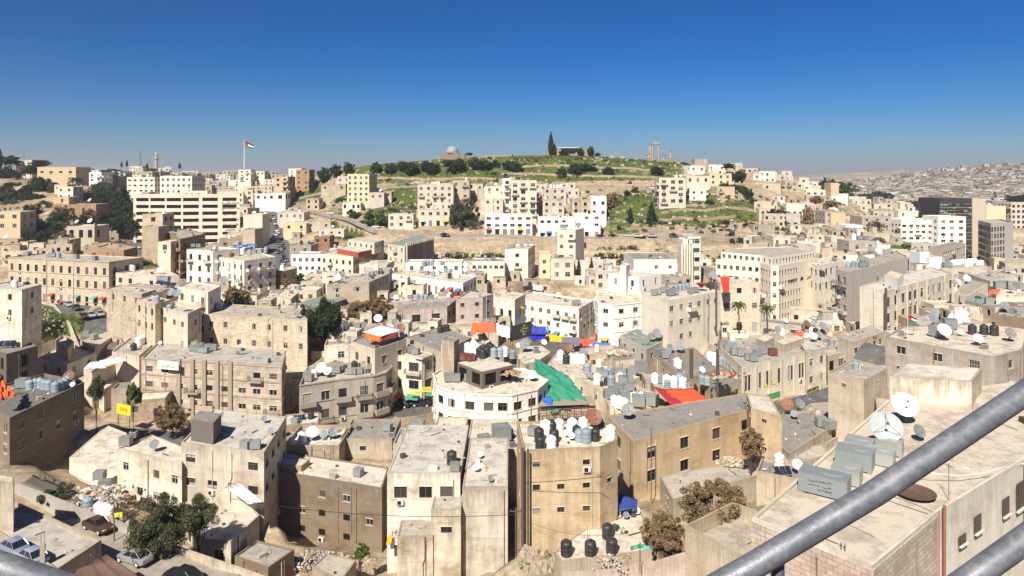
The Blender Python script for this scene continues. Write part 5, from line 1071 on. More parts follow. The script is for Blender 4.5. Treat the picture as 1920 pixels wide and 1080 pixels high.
KEEP = [(60, 350, 60, 40), (225, 390, 40, 45), (60, 430, 50, 35), (190, 400, 40, 40), (230, 985, 190, 130), (110, 605, 60, 34), (870, 478, 50, 18), (655, 438, 30, 14), (600, 620, 46, 50), (860, 405, 32, 42), (1320, 400, 120, 22), (1200, 400, 60, 40), (630, 370, 50, 20), (760, 372, 60, 24), (60, 420, 100, 60), (200, 395, 55, 45), (1690, 470, 60, 12), (690, 590, 60, 26), (1460, 450, 55, 12), (1400, 360, 40, 34), (200, 770, 40, 40),
        (640, 402, 60, 24), (1130, 395, 50, 40)]
PROT = [(130,930,470,1080), (1250,880,1425,1060), (975,1000,1250,1080), (1160,925,1200,960), (820,447,1236,486), (580,396,820,450), (90,555,262,648), (1000,640,1115,662), (985,676,1112,784), (735,755,815,790), (505,405,545,510), (225,436,380,540)]
def pxbox(W, zb, zt):
    xs = [960+p.x/p.y*F for p in W]; yy = [HZ+(CZ-zt)/p.y*F for p in W]; yb = [HZ+(CZ-zb)/p.y*F for p in W]
    return min(xs), min(yy), max(xs), max(yb)
HAND = [(pxbox(W, zb, zt), min(p.y for p in W)) for W, zb, zt in FOOT]
def olap(a, b): return max(0, min(a[2], b[2])-max(a[0], b[0]))*max(0, min(a[3], b[3])-max(a[1], b[1]))
def blocks(W, zb, zt):
    q = pxbox(W, zb, zt); y = sum(p.y for p in W)/len(W); ar = (q[2]-q[0])*(q[3]-q[1])
    for p in PROT:
        if olap(q, p) > .12*ar: return True
    for (h, hy) in HAND:
        if hy > y and olap(q, h) > min(.16*(h[2]-h[0])*(h[3]-h[1]), .5*ar): return True
    return False
def zone_fill(z):
    name, (x0, y0, x1, y1), cnt, wr, hr, cols, st = z; made = 0; tries = 0
    while made < cnt and tries < cnt*40:
        tries += 1; px, py = U(x0, x1), U(y0, y1)
        if any(((px-a)/c)**2+((py-b_)/d)**2 < 1 for a, b_, c, d in KEEP): continue
        g = G(px, py, 60, 1500)
        if g.y > 900 or g.y < 70: continue
        w, d, h = U(*wr), U(*wr)*.8, U(*hr); sc = 1.0
        if g.y < 220: h = min(h, 5.5)
        if not free(g.x, g.y+d/2, max(w, d)*.52): continue
        zb = min(gz(g.x, g.y), gz(g.x-w/2, g.y), gz(g.x+w/2, g.y))
        zb2 = gz(g.x, g.y+d)
        if zb2-zb > 5.5 or gz(g.x, g.y-6) < zb-4: continue
        if zb2 > zb+h-1: h = zb2-zb+U(1.5, 3)
        if blocks([Vector((g.x+sx*w/2, g.y+d/2+sy*d/2)) for sx in (-1, 1) for sy in (-1, 1)], zb, zb+h): continue
        fillhouse(g.x, g.y+d/2, w, d, h, zb, U(-.35, .35)+ (.25 if px < 500 else -.2 if px > 1400 else 0), random.choice(cols), name, st, g.y < 330)
        made += 1
for z in ZONES: zone_fill(z)
# small sheds and roof rooms squeezed into the remaining gaps
SHEDS = []
def sheds(zone, box, n, cols='CSWBLGQWE'):
    x0, y0, x1, y1 = box; made = tries = 0
    while made < n and tries < n*50:
        tries += 1; px, py = U(x0, x1), U(y0, y1)
        if any(((px-a)/c)**2+((py-b_)/d)**2 < .8 for a, b_, c, d in KEEP): continue
        g = G(px, py, 60, 1500)
        if g.y > 900 or g.y < 80: continue
        k = 1+max(0, g.y-200)/400; w, d, h = U(2.8, 5)*k, U(2.5, 4.5)*k, U(2.3, 3.6)*k
        if not free(g.x, g.y+d/2, max(w, d)*.5, 2): continue
        zb = min(gz(g.x-w/2, g.y), gz(g.x+w/2, g.y))
        cx, cy = g.x, g.y+d/2; W = [Vector((cx+a*w/2, cy+b_*d/2)) for a, b_ in ((-1, -1), (1, -1), (1, 1), (-1, 1))]
        q = pxbox(W, zb, zb+h)
        if any(olap(q, p) > .12*(q[2]-q[0])*(q[3]-q[1]) for p in PROT): continue
        OCC.append((cx, cy, W)); root = empty('shed', (cx, cy, zb)); col = random.choice(cols); c = vary(PAL[col], .12)
        shell(root, Vector((cx, cy, zb)), W, zb, zb+h, U(0, .25), random.choice(['plaster', 'stone_blocks']), c, .6, dict(f=3, s=U(2, 3), w=U(.8, 1.2), h=U(1, 1.6), t=U(.4, .8), k=.15, hole=.5, x=0), random.choice(ROOFC), foot=3.0)
        SHEDS.append((cx/cy, col, zone, root)); made += 1
for zn, bx, n in (('town centre left', (150, 545, 720, 700), 34), ('town centre', (700, 500, 1200, 720), 44), ('right town', (1180, 500, 1560, 720), 36), ('right valley', (1560, 475, 1940, 640), 40), ('boulevard side', (430, 395, 720, 545), 40), ('right slope', (1430, 380, 1700, 480), 36), ('left hill', (230, 336, 560, 430), 30), ('middle hillside', (905, 350, 1075, 442), 10)): sheds(zn, bx, n)
by_ = {}
for f in SHEDS: by_.setdefault((f[1], f[2]), []).append(f)
for (col, zone), L in by_.items():
    L.sort(key=lambda f: f[0])
    for i, f in enumerate(L): tag(f[3], ('only ' if len(L) == 1 else '%s from left of ' % ORD[i])+'%s small shed%s, %s area' % (CNAME[col], '' if len(L) == 1 else 's', zone), 'shed', 'small sheds in the gaps of the town')
# roofs of these houses get their tanks and dishes too
def finish_fill():
    by = {}
    for f in FILL: by.setdefault((f[1], f[2], f[3]), []).append(f)
    for (col, fl, zone), L in by.items():
        L.sort(key=lambda f: f[0])
        for i, f in enumerate(L):
            cn = CNAME.get(col, 'yellowish'); st = '%s storey' % NUMW[min(fl, 7)-1]
            ref = '%s %s house, %s' % (st, cn, zone)
            lab = ('only ' if len(L) == 1 else '%s from left of ' % ORD[i])+'%s %s house%s, %s area' % (cn, st, '' if len(L) == 1 else 's', zone)
            tag(f[4], lab, 'house' if fl < 3 else 'apartment building', 'small houses of the dense town')
            f.append(lab)
            if '_r' in f[4].keys():
                r = f[4]['_r']; del f[4]['_r']
                short = '%s %s roof, %s' % (ORD[i] if len(L) > 1 else 'only', cn+' '+NUMW[min(fl, 7)-1]+'-storey', zone)
                ROOFS[short] = ROOFS.pop(r)
                if R() < .85: AUTO.append((short, random.choice([0, 1, 1, 2, 3])))
finish_fill()
place_items()
# dark tree clumps over the far hillsides
b = MB(); rs = random.Random(11)
for k in range(1500):
    px = rs.uniform(1545, 2040); ridge = float(np.interp(px, [1540, 1620, 1700, 1760, 1800, 1850, 1920, 2050], [345, 340, 329, 319, 318, 314, 310, 300]))
    g = G(px, ridge+(rs.random()**.9)*(400-ridge)+1.5, 60, 4000)
    if g.y < 480 or g.y > 3600: continue
    r = rs.uniform(4, 9)
    for q in range(46):
        d = Vector((rs.gauss(0, 1), rs.gauss(0, 1), abs(rs.gauss(0, .7)))).normalized()*r*rs.uniform(.3, 1); c = g+d
        u = Vector((rs.gauss(0, 1), rs.gauss(0, 1), rs.gauss(0, 1))).normalized()*r*.28; v = u.cross(Vector((rs.gauss(0, 1), rs.gauss(0, 1), rs.gauss(0, 1)))).normalized()*r*.2
        b.face([c-u, c+v, c+u, c-v])
tag(ob('distant_trees', b.mesh('distant_trees', ['leaves_dark'])), kind='stuff', label='dark tree clumps between the far hillside houses')
# the far hillsides: individual houses down to the size of a pixel or two, then one mass
def farbox(b, x, y, w, d, h, zb, rz):
    b.box((x, y, zb+h/2-2), (w, d, h+4), 0, rz)
    ca, sa = math.cos(rz), math.sin(rz)
    nf = max(1, int(h/3.1)); nc = max(2, int(w/3.4))
    for f in range(nf):
        for c in range(nc):
            if R() < .25: continue
            u = -w/2+(c+.5)*w/nc; z = zb+h-1.7-f*3.1
            if z < zb+.8: continue
            hw, hh, dy = .75, .7, -d/2-.05
            q = [(u-hw, z-hh), (u+hw, z-hh), (u+hw, z+hh), (u-hw, z+hh)]
            b.face([(x+a*ca-dy*sa, y+a*sa+dy*ca, zz) for a, zz in q], 1)
m_, nt_, b_ = newmat('far_houses', .95, .1)
geo_ = nt_.nodes.new('ShaderNodeNewGeometry'); c_ = ramp(nt_, geo_.outputs['Random Per Island'], [(0, (.12, .105, .08)), (.3, (.22, .19, .145)), (.6, (.36, .32, .26)), (.85, (.58, .54, .47)), (1, (.20, .14, .09))])
nt_.links.new(c_, b_.inputs['Base Color'])
fb = MB(); nfar = 0; far_ind = []
def far_pt(px, py):
    g = G(px, py, 400, 4500); return g
rows = []
for k in range(5200):
    px = U(1540, 2050); t = R()**.8
    ridge = float(np.interp(px, [1540, 1620, 1700, 1760, 1800, 1850, 1920, 2050], [345, 340, 329, 319, 318, 314, 310, 300]))
    py = ridge+t*(402-ridge)
    if abs(px-1690) < 60 and 386 < py: continue
    rows.append((px, py))
rows.sort(key=lambda q: -q[1])
PXs = np.array([r[0] for r in rows])
for i, (px, py) in enumerate(rows):
    g = G(px, py, 60, 4200)
    if g.y > 4000 or g.y < 470: continue
    sc = 1+max(0, (g.y-900)/2600)
    if g.y > 430 and g.y < 620 and not free(g.x, g.y, 8): continue
    w, d, h = U(8, 15)*sc**.5, U(7, 11)*sc**.5, U(4, 9)*sc**.5
    if g.y < 1000 and len(far_ind) < 40 and R() < .5:
        far_ind.append((g.x, g.y, w, d, h)); continue
    farbox(fb, g.x, g.y, w, d, h, float(hz(g.x, g.y)[0]), U(-.6, .6)); nfar += 1
for k in range(900):        # left plateau beyond the skyline
    px = U(60, 560); g = G(px, U(333, 348), 60, 2500)
    if g.y < 480 or not free(g.x, g.y, 6): continue
    farbox(fb, g.x, g.y, U(9, 16), U(8, 12), U(5, 11), float(hz(g.x, g.y)[0]), U(-.5, .5))
tag(ob('distant_houses', fb.mesh('distant_houses', ['far_houses', 'window_glass'])), kind='stuff', label='countless pale houses covering the far hillsides')
n0 = len(FILL)
for x, y, w, d, h in far_ind:
    fillhouse(x, y, w, d, h, float(hz(x, y)[0]), U(-.5, .5), random.choice('CWSETB'), 'far right hillside', .2, False)
L = sorted(FILL[n0:], key=lambda f: f[0])
for i, f in enumerate(L): tag(f[4], '%s from left of the larger houses at the foot of the far right hillside' % ORD[i], 'house' if f[2] < 3 else 'apartment building', 'nearer houses of the far right hillside')

# loose blocks, boards and pipes on the flat roofs, too many to count
b = MB(); rs = random.Random(21)
for ref, (zr, inn, Y, root) in ROOFS.items():
    if Y > 260: continue
    xs = [p.x for p in inn]; ys = [p.y for p in inn]; ar = (max(xs)-min(xs))*(max(ys)-min(ys))
    for k in range(int(min(50, ar*.16))):
        x, y = rs.uniform(min(xs), max(xs)), rs.uniform(min(ys), max(ys))
        if polydist(inn, x, y) > -.5: continue
        t = rs.random()
        if t < .5: b.box((x, y, zr+.08), (rs.uniform(.15, .5), rs.uniform(.15, .4), rs.uniform(.08, .3)), rs.randrange(3), rs.uniform(0, 3), .9)
        elif t < .75: b.box((x, y, zr+.06), (rs.uniform(.8, 2.4), rs.uniform(.06, .2), .06), rs.randrange(4), rs.uniform(0, 3))
        elif t < .87: a_ = rs.uniform(0, 3); L_ = rs.uniform(1, 3); b.tube([(x, y, zr+.05), (x+math.cos(a_)*L_*.5, y+math.sin(a_)*L_*.5, zr+.07), (x+math.cos(a_+.4)*L_, y+math.sin(a_+.4)*L_, zr+.05)], .025, 4, 3)
        elif t < .94: b.tube([(x, y, zr), (x+rs.uniform(-.05, .05), y, zr+rs.uniform(.8, 2.2))], .02, 4, 3)
        else: b.box((x, y, zr+.25), (rs.uniform(.5, 1.1), rs.uniform(.4, .8), rs.uniform(.4, .7)), rs.randrange(3), rs.uniform(0, 3))
tag(ob('roof_debris', b.mesh('roof_debris', ['rock', 'sill_stone', 'bark', 'frame_dark']), color=(.4, .33, .25)), kind='stuff', label='loose blocks, boards and pipes lying on the flat roofs')
# ---------------------------------------------------------------- trees
def crown_mesh(name, kind, mat, n, leaf, seed):
    rs = np.random.RandomState(seed)
    if kind == 'cypress':
        t = rs.rand(n); r = .5*np.clip(np.sin(np.clip(t*1.05+.03, 0, 1)*math.pi)**.55*(1-t*.55), .02, 1)
        a = rs.rand(n)*2*math.pi; rr = r*(.55+.5*rs.rand(n)); c = np.stack([rr*np.cos(a), rr*np.sin(a), t*2-1], 1)
    elif kind == 'fir':
        t = rs.rand(n)**1.3; tier = .82+.25*np.sin(t*40); r = (1-t)*.95*tier+.03
        a = rs.rand(n)*2*math.pi; rr = r*np.sqrt(.25+.75*rs.rand(n)); c = np.stack([rr*np.cos(a), rr*np.sin(a), t*2-1-rr*.25], 1)
    elif kind == 'palm':
        c = []
        for k in range(26):
            an = k*2.399; el = .9-1.5*(k/26)
            for s in np.linspace(.1, 1, max(6, n//26)):
                c.append([math.cos(an)*s*math.cos(el*.5), math.sin(an)*s*math.cos(el*.5), el*s-.75*s*s+.1])
        c = np.array(c); c[:, :] += rs.randn(*c.shape)*.02; n = len(c)
    else:
        m = {'round': 70, 'bushy': 26, 'sparse': 120}[kind]
        cc = rs.randn(m, 3); cc /= np.linalg.norm(cc, axis=1)[:, None]; cc *= (.35+.62*rs.rand(m, 1)); cc[:, 2] *= .82
        cs = .11+.17*rs.rand(m) if kind != 'sparse' else .07+.11*rs.rand(m)
        i = rs.randint(0, m, n); d = rs.randn(n, 3); d /= np.linalg.norm(d, axis=1)[:, None]
        c = cc[i]+d*(cs[i]*(.5+.6*rs.rand(n)))[:, None]
        if kind == 'bushy': c[:, 2] = np.maximum(c[:, 2], -.8)
    u = rs.randn(n, 3); u /= np.linalg.norm(u, axis=1)[:, None]; v = np.cross(u, rs.randn(n, 3)); v /= np.linalg.norm(v, axis=1)[:, None]
    s = leaf*(.6+.8*rs.rand(n))[:, None]
    if kind == 'palm': s = s*1.0
    q = np.stack([c-u*s, c+v*s*.55, c+u*s, c-v*s*.55], 1).reshape(-1, 3)
    me = bpy.data.meshes.new(name); me.from_pydata(q.tolist(), [], np.arange(4*n).reshape(n, 4).tolist()); me.materials.append(MATS[mat]); return me
def trunk_mesh(kind):
    b = MB()
    if kind == 'palm': b.tube([(0, 0, 0), (.02, 0, .5), (0, .02, 1.0)], .035, 7, 0, .028)
    elif kind in ('cypress', 'fir'): b.tube([(0, 0, 0), (0, 0, .8)], .03, 6, 0, .01)
    else:
        b.tube([(0, 0, 0), (.02, .01, .3), (-.01, 0, .55)], .035, 7, 0, .022)
        for k in range(7):
            a = k*2*math.pi/7+.3; r = .22+.1*(k % 3)
            b.tube([(0, 0, .3+.03*k), (math.cos(a)*r*.5, math.sin(a)*r*.5, .5+.03*k), (math.cos(a)*r, math.sin(a)*r, .72+.05*(k % 4))], .016, 5, 0, .005)
    return b.mesh('trunk', ['bark'])
TM = {k: trunk_mesh(k) for k in ('round', 'palm', 'cypress')}
CM = {}
def cm(kind, mat, big, v):
    key = (kind, mat, big, v)
    if key not in CM:
        n, leaf = {0: (2400, .11), 1: (9000, .052), 2: (36000, .026)}[big]
        if kind == 'palm': n, leaf = 26*16, .13
        if kind == 'cypress': n = int(n*.7); leaf *= .8
        CM[key] = crown_mesh('crown', kind, mat, n, leaf, hash((kind, big, v)) % 999 if False else (len(CM)*17+5))
    return CM[key]
TL = []
def tree(name, label, x, yt, yb, w, Y=0, kind='round', mat='leaves_dark', grp=None, big=None):
    if Y == 0:
        g = ground_at(x, yb); Y = g.y
    else: g = Vector(((x-960)/F*Y, Y, 0)); g.z = gz(g.x, g.y)
    zt = CZ-(yt-HZ)*Y/F; zc = CZ-(yb-HZ)*Y/F; H = max(zt-min(g.z, zc), 2.5); base = zt-H
    wr = w*Y/F/2; root = empty(name, (g.x, g.y, base)); hp = (yb-yt)*Y/F
    big = (2 if w > 75 else 1 if w > 34 else 0) if big is None else big
    rzv = U(0, 6)
    if kind == 'palm':
        ob('trunk', TM['palm'], root, None, 0, None, (H*.5, H*.5, H*.93)); ob('crown', cm(kind, mat, 0, 0), root, (0, 0, H*.93), rzv, None, (wr*1.1, wr*1.1, wr*1.0))
    else:
        vis = min(hp, H); cz = H-vis/2
        ob('trunk', TM['cypress' if kind in ('cypress', 'fir') else 'round'], root, None, rzv, None, (max(wr*1.7, 1), max(wr*1.7, 1), H*.98))
        k2 = 2.05 if kind == 'cypress' else 1.06
        ob('crown', cm(kind, mat, big, random.randint(0, 2)), root, (0, 0, cz), rzv, None, (wr*k2, wr*k2, vis/2*1.04))
    TL.append((root, label, name, grp, x))
    return root
def many(name, base, grp, s, kind, mat, phr):
    L = []
    for t in s.split():
        v = [float(q) for q in t.split(',')]; Y = v[4] if len(v) > 4 else 0
        L.append((v[0], tree(name, '', v[0], v[1], v[2], v[3], Y, kind, mat, grp)))
    L.sort(key=lambda q: q[0])
    for i, (x, r) in enumerate(L): tag(r, ('%s, %s from left %s' % (base, ORD[i], phr)) if len(L) > 1 else '%s %s' % (base, phr), 'tree', grp)
many('evergreen_tree', 'dark evergreen tree', 'row of dark trees on the citadel slope', '607,312,345,26 630,306,333,24 655,301,332,22 706,302,329,22 734,304,328,26 757,300,322,24 771,304,330,30 800,301,322,24 811,304,327,30 852,294,326,42 890,297,318,28 909,297,320,30 929,299,315,18 953,300,320,26 970,302,325,24 1054,314,332,22 1079,305,330,26 1098,303,324,28 1112,312,322,15 1141,312,330,22 1233,310,328,28', 'round', 'leaves_dark', 'in the citadel slope row')
many('shrub', 'dark round shrub', 'shrubs on the bare slope', '1178,356,369,18 1190,348,364,15 1292,352,380,14,362 1161,420,434,9 1455,390,415,34 1531,368,382,26 1550,444,456,22 1374,446,458,12 1388,444,457,14 1410,450,466,14', 'bushy', 'leaves_dark', 'among those on the bare slopes')
many('cypress', 'slim dark cypress', 'cypresses of the hills', '1033,248,291,13,436 1040,269,291,9,436 584,322,362,12 1182,388,420,12 1,281,312,9,465 180,417,467,15,300 1085,485,522,10,262 1109,485,522,11,262 238,300,312,5,600 228,303,313,5,600 276,306,314,5,600 337,305,316,6,600 47,388,415,15', 'cypress', 'leaves_dark', 'in the view')
many('pine_tree', 'dark pine tree', 'pines on the left hillside', '20,291,313,32,465 11,310,340,30,455 30,320,337,22 75,299,314,38,465 58,308,330,28,455 75,326,372,46,420 44,350,382,34,410 72,360,396,38,390 200,372,425,48,372 228,350,408,34,378 232,390,426,36,368 68,398,462,60,318 62,430,470,40,305 40,415,440,26,330 5,345,372,44,420 38,352,385,50,405 66,360,392,50,395 96,372,402,46,380 120,362,392,40,390 60,410,446,48,322 95,412,450,44,315 22,425,458,40,310 215,362,398,44,392 232,372,408,40,384 205,385,420,50,368 185,400,432,40,350 245,395,430,34,352 30,365,400,50,395 90,335,372,40,425 60,380,420,44,350 110,395,440,40,330 215,400,438,44,352 240,380,420,34,370 190,355,395,40,395 160,400,436,34,335 20,400,430,36,325 85,430,468,40,305 55,345,375,36,420 250,412,440,26,350 175,425,450,30,315 100,380,398,30,372 210,352,380,30,400 130,440,462,24,300 25,340,362,40,430', 'round', 'leaves_dark', 'on the left hillside')
many('leafy_tree', 'mid green leafy tree', 'green trees of the left side', '12,347,384,54,400 197,335,382,50,415 205,400,427,44,360 97,342,372,16,415 220,476,510,38,262 278,443,462,20,330 270,480,502,24,290 20,372,392,40,380 245,405,425,22,362 152,352,372,20,400 8,392,405,24,350 115,474,484,20,282', 'round', 'leaves_olive', 'on the left side')
many('bare_tree', 'thin brownish tree', 'brownish thin trees', '165,355,378,28,400 115,382,420,40,338 168,390,418,24,336 120,428,464,38,292 110,415,428,26,320 445,533,577,54,185 535,520,546,24,225 1148,360,393,28 1515,385,430,22,345 1557,375,392,28,360 1641,412,440,30,338 1648,443,466,24,300 1531,366,384,24,365 57,597,634,44,158 468,352,370,16,500 340,470,484,14,300', 'sparse', 'leaves_brown', 'of the brownish thin trees')
many('slope_tree', 'dark tree', 'trees on the right of the citadel', '1367,338,380,40,372 1385,315,346,28,385 1397,343,389,30,368 1366,306,318,24,395 1307,366,384,24,364 1412,372,388,20,366 1645,356,380,50,760 1637,370,394,26,600 1715,376,390,54,700 1907,362,384,40,520 1089,276,291,13,434 1107,273,293,14,434 1056,281,292,17,434 880,286,292,14,434 1120,286,294,12,434', 'round', 'leaves_dark', 'right of the yellow tower')
many('green_bush', 'bright green bush', 'green bushes of the slopes', '662,390,412,26 716,398,424,34 690,395,412,24 735,388,404,22 625,347,362,24,400 1699,456,467,18,300 1050,328,337,10 561,510,528,18,215 1205,440,450,20 675,1020,1050,36,85 655,440,448,20 640,368,380,18 695,408,424,24 1330,372,384,18 250,712,772,26,132 560,355,372,18', 'bushy', 'leaves_green', 'of the slope bushes')
tag(tree('fir_tree', '', 1222, 380, 419, 30, 0, 'fir', 'leaves_dark'), 'single dark fir tree standing alone on the slope below the tan hill block', 'tree')
tag(tree('ivy_tree', '', 603, 548, 642, 70, 165, 'round', 'leaves_dark'), 'big dark green tree beside the end wall of the honey stone building', 'tree')
tag(tree('autumn_tree', '', 672, 556, 612, 66, 180, 'sparse', 'leaves_brown', None, 2), 'brown leafed tree behind the orange sheeted house, left one', 'tree', 'brown trees in the town centre')
tag(tree('autumn_tree', '', 705, 550, 608, 72, 182, 'sparse', 'leaves_brown', None, 2), 'brown leafed tree behind the orange sheeted house, right one', 'tree', 'brown trees in the town centre')
tag(tree('autumn_tree', '', 324, 752, 815, 62, 128, 'sparse', 'leaves_brown', None, 2), 'brown leafed tree in front of the five storey ribbed block', 'tree')
tag(tree('autumn_tree', '', 1338, 893, 1002, 132, 77, 'sparse', 'leaves_brown', None, 2), 'large brown leafed tree over the roofless walled yard', 'tree')
tag(tree('autumn_tree', '', 1246, 948, 1050, 88, 75, 'sparse', 'leaves_brown', None, 2), 'smaller brown leafed tree next to the low roof with black tanks', 'tree')
tag(tree('autumn_tree', '', 1409, 800, 860, 52, 95, 'sparse', 'leaves_brown', None, 1), 'sparse brown tree in front of the long ochre house', 'tree')
tag(tree('yard_tree', '', 300, 922, 1060, 112, 80, 'round', 'leaves_olive', None, 2), 'big dark olive green tree behind the parked silver car', 'tree')
tag(tree('yard_tree', '', 372, 926, 1000, 76, 82.5, 'round', 'leaves_olive', None, 2), 'lighter olive green tree leaning over the concrete roofed small house', 'tree')
tag(tree('yard_shrub', '', 104, 908, 946, 56, 91, 'bushy', 'leaves_olive', None, 1), 'low dark shrub behind the diagonal grey yard wall', 'shrub')
tag(tree('street_tree', '', 180, 702, 756, 34, 118, 'round', 'leaves_olive', None, 1), 'slender dark tree beside the shaded brown block', 'tree')
tag(tree('big_tree', '', 870, 368, 442, 60, 338, 'sparse', 'leaves_olive', None, 2), 'tall half bare tree above the retaining wall, in the middle', 'tree')
tag(tree('date_palm', '', 142, 335, 356, 24, 402, 'palm', 'leaves_dark'), 'dark palm on the left hillside beside the tall white slab', 'palm tree')
tag(tree('date_palm', '', 1385, 566, 622, 26, 187, 'palm', 'leaves_green'), 'palm in front of the stone building, left one', 'palm tree', 'two palms in town')
tag(tree('date_palm', '', 1438, 571, 625, 26, 186, 'palm', 'leaves_green'), 'palm in front of the curved bank building, right one', 'palm tree', 'two palms in town')
tag(tree('date_palm', '', 926, 324, 343, 12, 393, 'palm', 'leaves_dark'), 'small palm beside the upper hill road', 'palm tree')
tag(tree('date_palm', '', 48, 312, 343, 12, 440, 'palm', 'leaves_olive'), 'thin palm before the grey skyline tower', 'palm tree')
tag(tree('date_palm', '', 1567, 532, 560, 16, 205, 'palm', 'leaves_dark'), 'small dark palm beside the grey balcony tower', 'palm tree')
# a few hundred low bushes and boulders scattered on the open slopes
def scatter(name, n, boxes, mat, lab, leaf):
    b = MB(); rs = random.Random(5)
    for k in range(n):
        x0, y0, x1, y1 = rs.choice(boxes); g = G(rs.uniform(x0, x1), rs.uniform(y0, y1), 60, 600)
        if g.y > 560 or not free(g.x, g.y, .5, 2): continue
        z = gz(g.x, g.y); r = rs.uniform(*leaf)*(1 if g.y > 200 else .4)
        if name == 'slope_boulders':
            b.box((g.x, g.y, z+r*.25), (r*rs.uniform(.8, 1.8), r*rs.uniform(.8, 1.4), r*rs.uniform(.6, 1)), 0, rs.uniform(0, 3), rs.uniform(.5, .9))
        else:
            for q in range(26):
                d = Vector((rs.gauss(0, 1), rs.gauss(0, 1), abs(rs.gauss(0, .8)))).normalized()*r*rs.uniform(.5, 1); c = Vector((g.x, g.y, z))+d
                u = Vector((rs.gauss(0, 1), rs.gauss(0, 1), rs.gauss(0, 1))).normalized()*r*.4; v = u.cross(Vector((rs.gauss(0, 1), rs.gauss(0, 1), rs.gauss(0, 1)))).normalized()*r*.3
                b.face([c-u, c+v, c+u, c-v])
    tag(ob(name, b.mesh(name, [mat]), color=(.40, .34, .26)), lab, kind='stuff')
BX = [(560, 310, 1320, 345), (600, 340, 1240, 390), (1130, 360, 1480, 440), (640, 380, 780, 430), (800, 480, 940, 500), (1300, 425, 1560, 445), (1230, 470, 1560, 500), (1120, 470, 1200, 510), (700, 296, 1320, 312), (60, 575, 160, 630), (180, 920, 260, 985), (470, 1040, 760, 1079), (980, 1000, 1060, 1079), (1060, 1055, 1400, 1079)]
scatter('slope_boulders', 1500, BX, 'rock', 'pale loose stones scattered over the slopes', (.4, 1.5))
scatter('low_scrub', 900, BX[:8]+BX[8:10]+[(0, 350, 260, 480), (1440, 380, 1640, 450)], 'leaves_olive', 'low scrub dotted over the slopes', (.6, 1.7))
# ---------------------------------------------------------------- rooftop blocks that belong to single buildings
sub('big roof behind railing', 'stair_tower', '1668,704 1822,715 1842,690', 2.3, 'C', 'nw p.05 R1 st1')
sub('large red roofed building', 'upper_storey', '652,449 702,455 720,450', 4.2, 'E', 'f3 s3 w1 h1 p.1 R1 k0')
sub('large red roofed building', 'red_canopy', '632,466 672,473 697,468', 1.9, 'R', 'nw p0 st.1')
ROOFS['large red roofed building'][3].children[-1].color = (*PAL['R'], .1)
sub('bright white rounded block', 'upper_storey', '1141,514 1198,520 1240,512', 5.2, 'X', 'f3 s5 w1 h2 p.2 st.1 R3')
sub('bright white rounded block', 'lift_room', '1163,497 1174,499 1180,495', 9.0, 'X', 'nw p.2 st.1 R3')
sub('white rounded building', 'stair_tower', '828,637 851,641 861,634', 7.5, 'T', 'nw p.15 st.9 R2')
zc_, W_ = sub('white rounded building', 'roof_canopy_room', '858,680 904,697 962,684', 3.3, 'K', 'f3 s3 w2.4 h2 t.6 hole1 k0 p0 R1 st.3')
ITEMS2 = [('w', 877, 660), ('w', 884, 661), ('w', 893, 662), ('w', 888, 656), ('r', 868, 676), ('r', 882, 677), ('k', 899, 669), ('k', 906, 664), ('k', 913, 668), ('k', 920, 661), ('k', 905, 672), ('g', 926, 670), ('g', 938, 669), ('w', 946, 668)]
for i, (k, x, y) in enumerate(sorted(ITEMS2, key=lambda q: q[1])):
    kind, size, col, lab, cat = SP[k]; w_ = atz(x, y, zc_)
    tag(thing(kind, w_, size*1.1, vary(col, .1)), '%s, %s of those on the canopy of the white rounded building' % (lab, ORD[i]), cat, 'water tanks on the city roofs')
sub('tall cream theatre front', 'stair_head', '1418,634 1434,641 1452,633', 2.7, 'B', 'nw p.05 R1')
sub('tall cream theatre front', 'shed_room', '1455,640 1470,646 1508,634', 2.0, 'B', 'nw p.0 R1')
sub('beige roof with shack', 'tin_shack', '358,786 400,793 415,776', 3.0, 'K', 'nw p.0 R2 st.3')
sub('roof with tin shack', 'tin_shack', '355,905 408,911 431,890', 2.6, 'G', 'nw p.0 R5 st.3')
sub('long pale seven column building', 'stair_head', '1658,516 1683,523 1694,514', 3.0, 'X', 'nw p.0 R3 st.2')
sub('grey flat roofed house' if 0 else 'grey roofed stack house', 'stair_tower', '827,646 850,652 861,644', 3.4, 'E', 'nw p.1 R1 st.7')
sub('curved bank building', 'upper_storey', '1352,472 1428,479 1448,483 1528,471 1480,462 1380,465', 2.6, 'E', 's1.9 w.9 h1.1 t.5 f3 reg k0 p.2 R0 st.1')
sub('glazed balcony corner building', 'side_bay', '792,672 812,664', .3, 'E', 'nw d2 p0')
sub('sooty brown building', 'block_parapet', '503,868 565,874', .9, 'Q', 'nw blk d2.5 p.1 R1')
sub('low tan building' if 0 else 'tank covered low building', 'stair_head', '1150,704 1187,712', 1.2, 'E', 'nw d3 p.1')
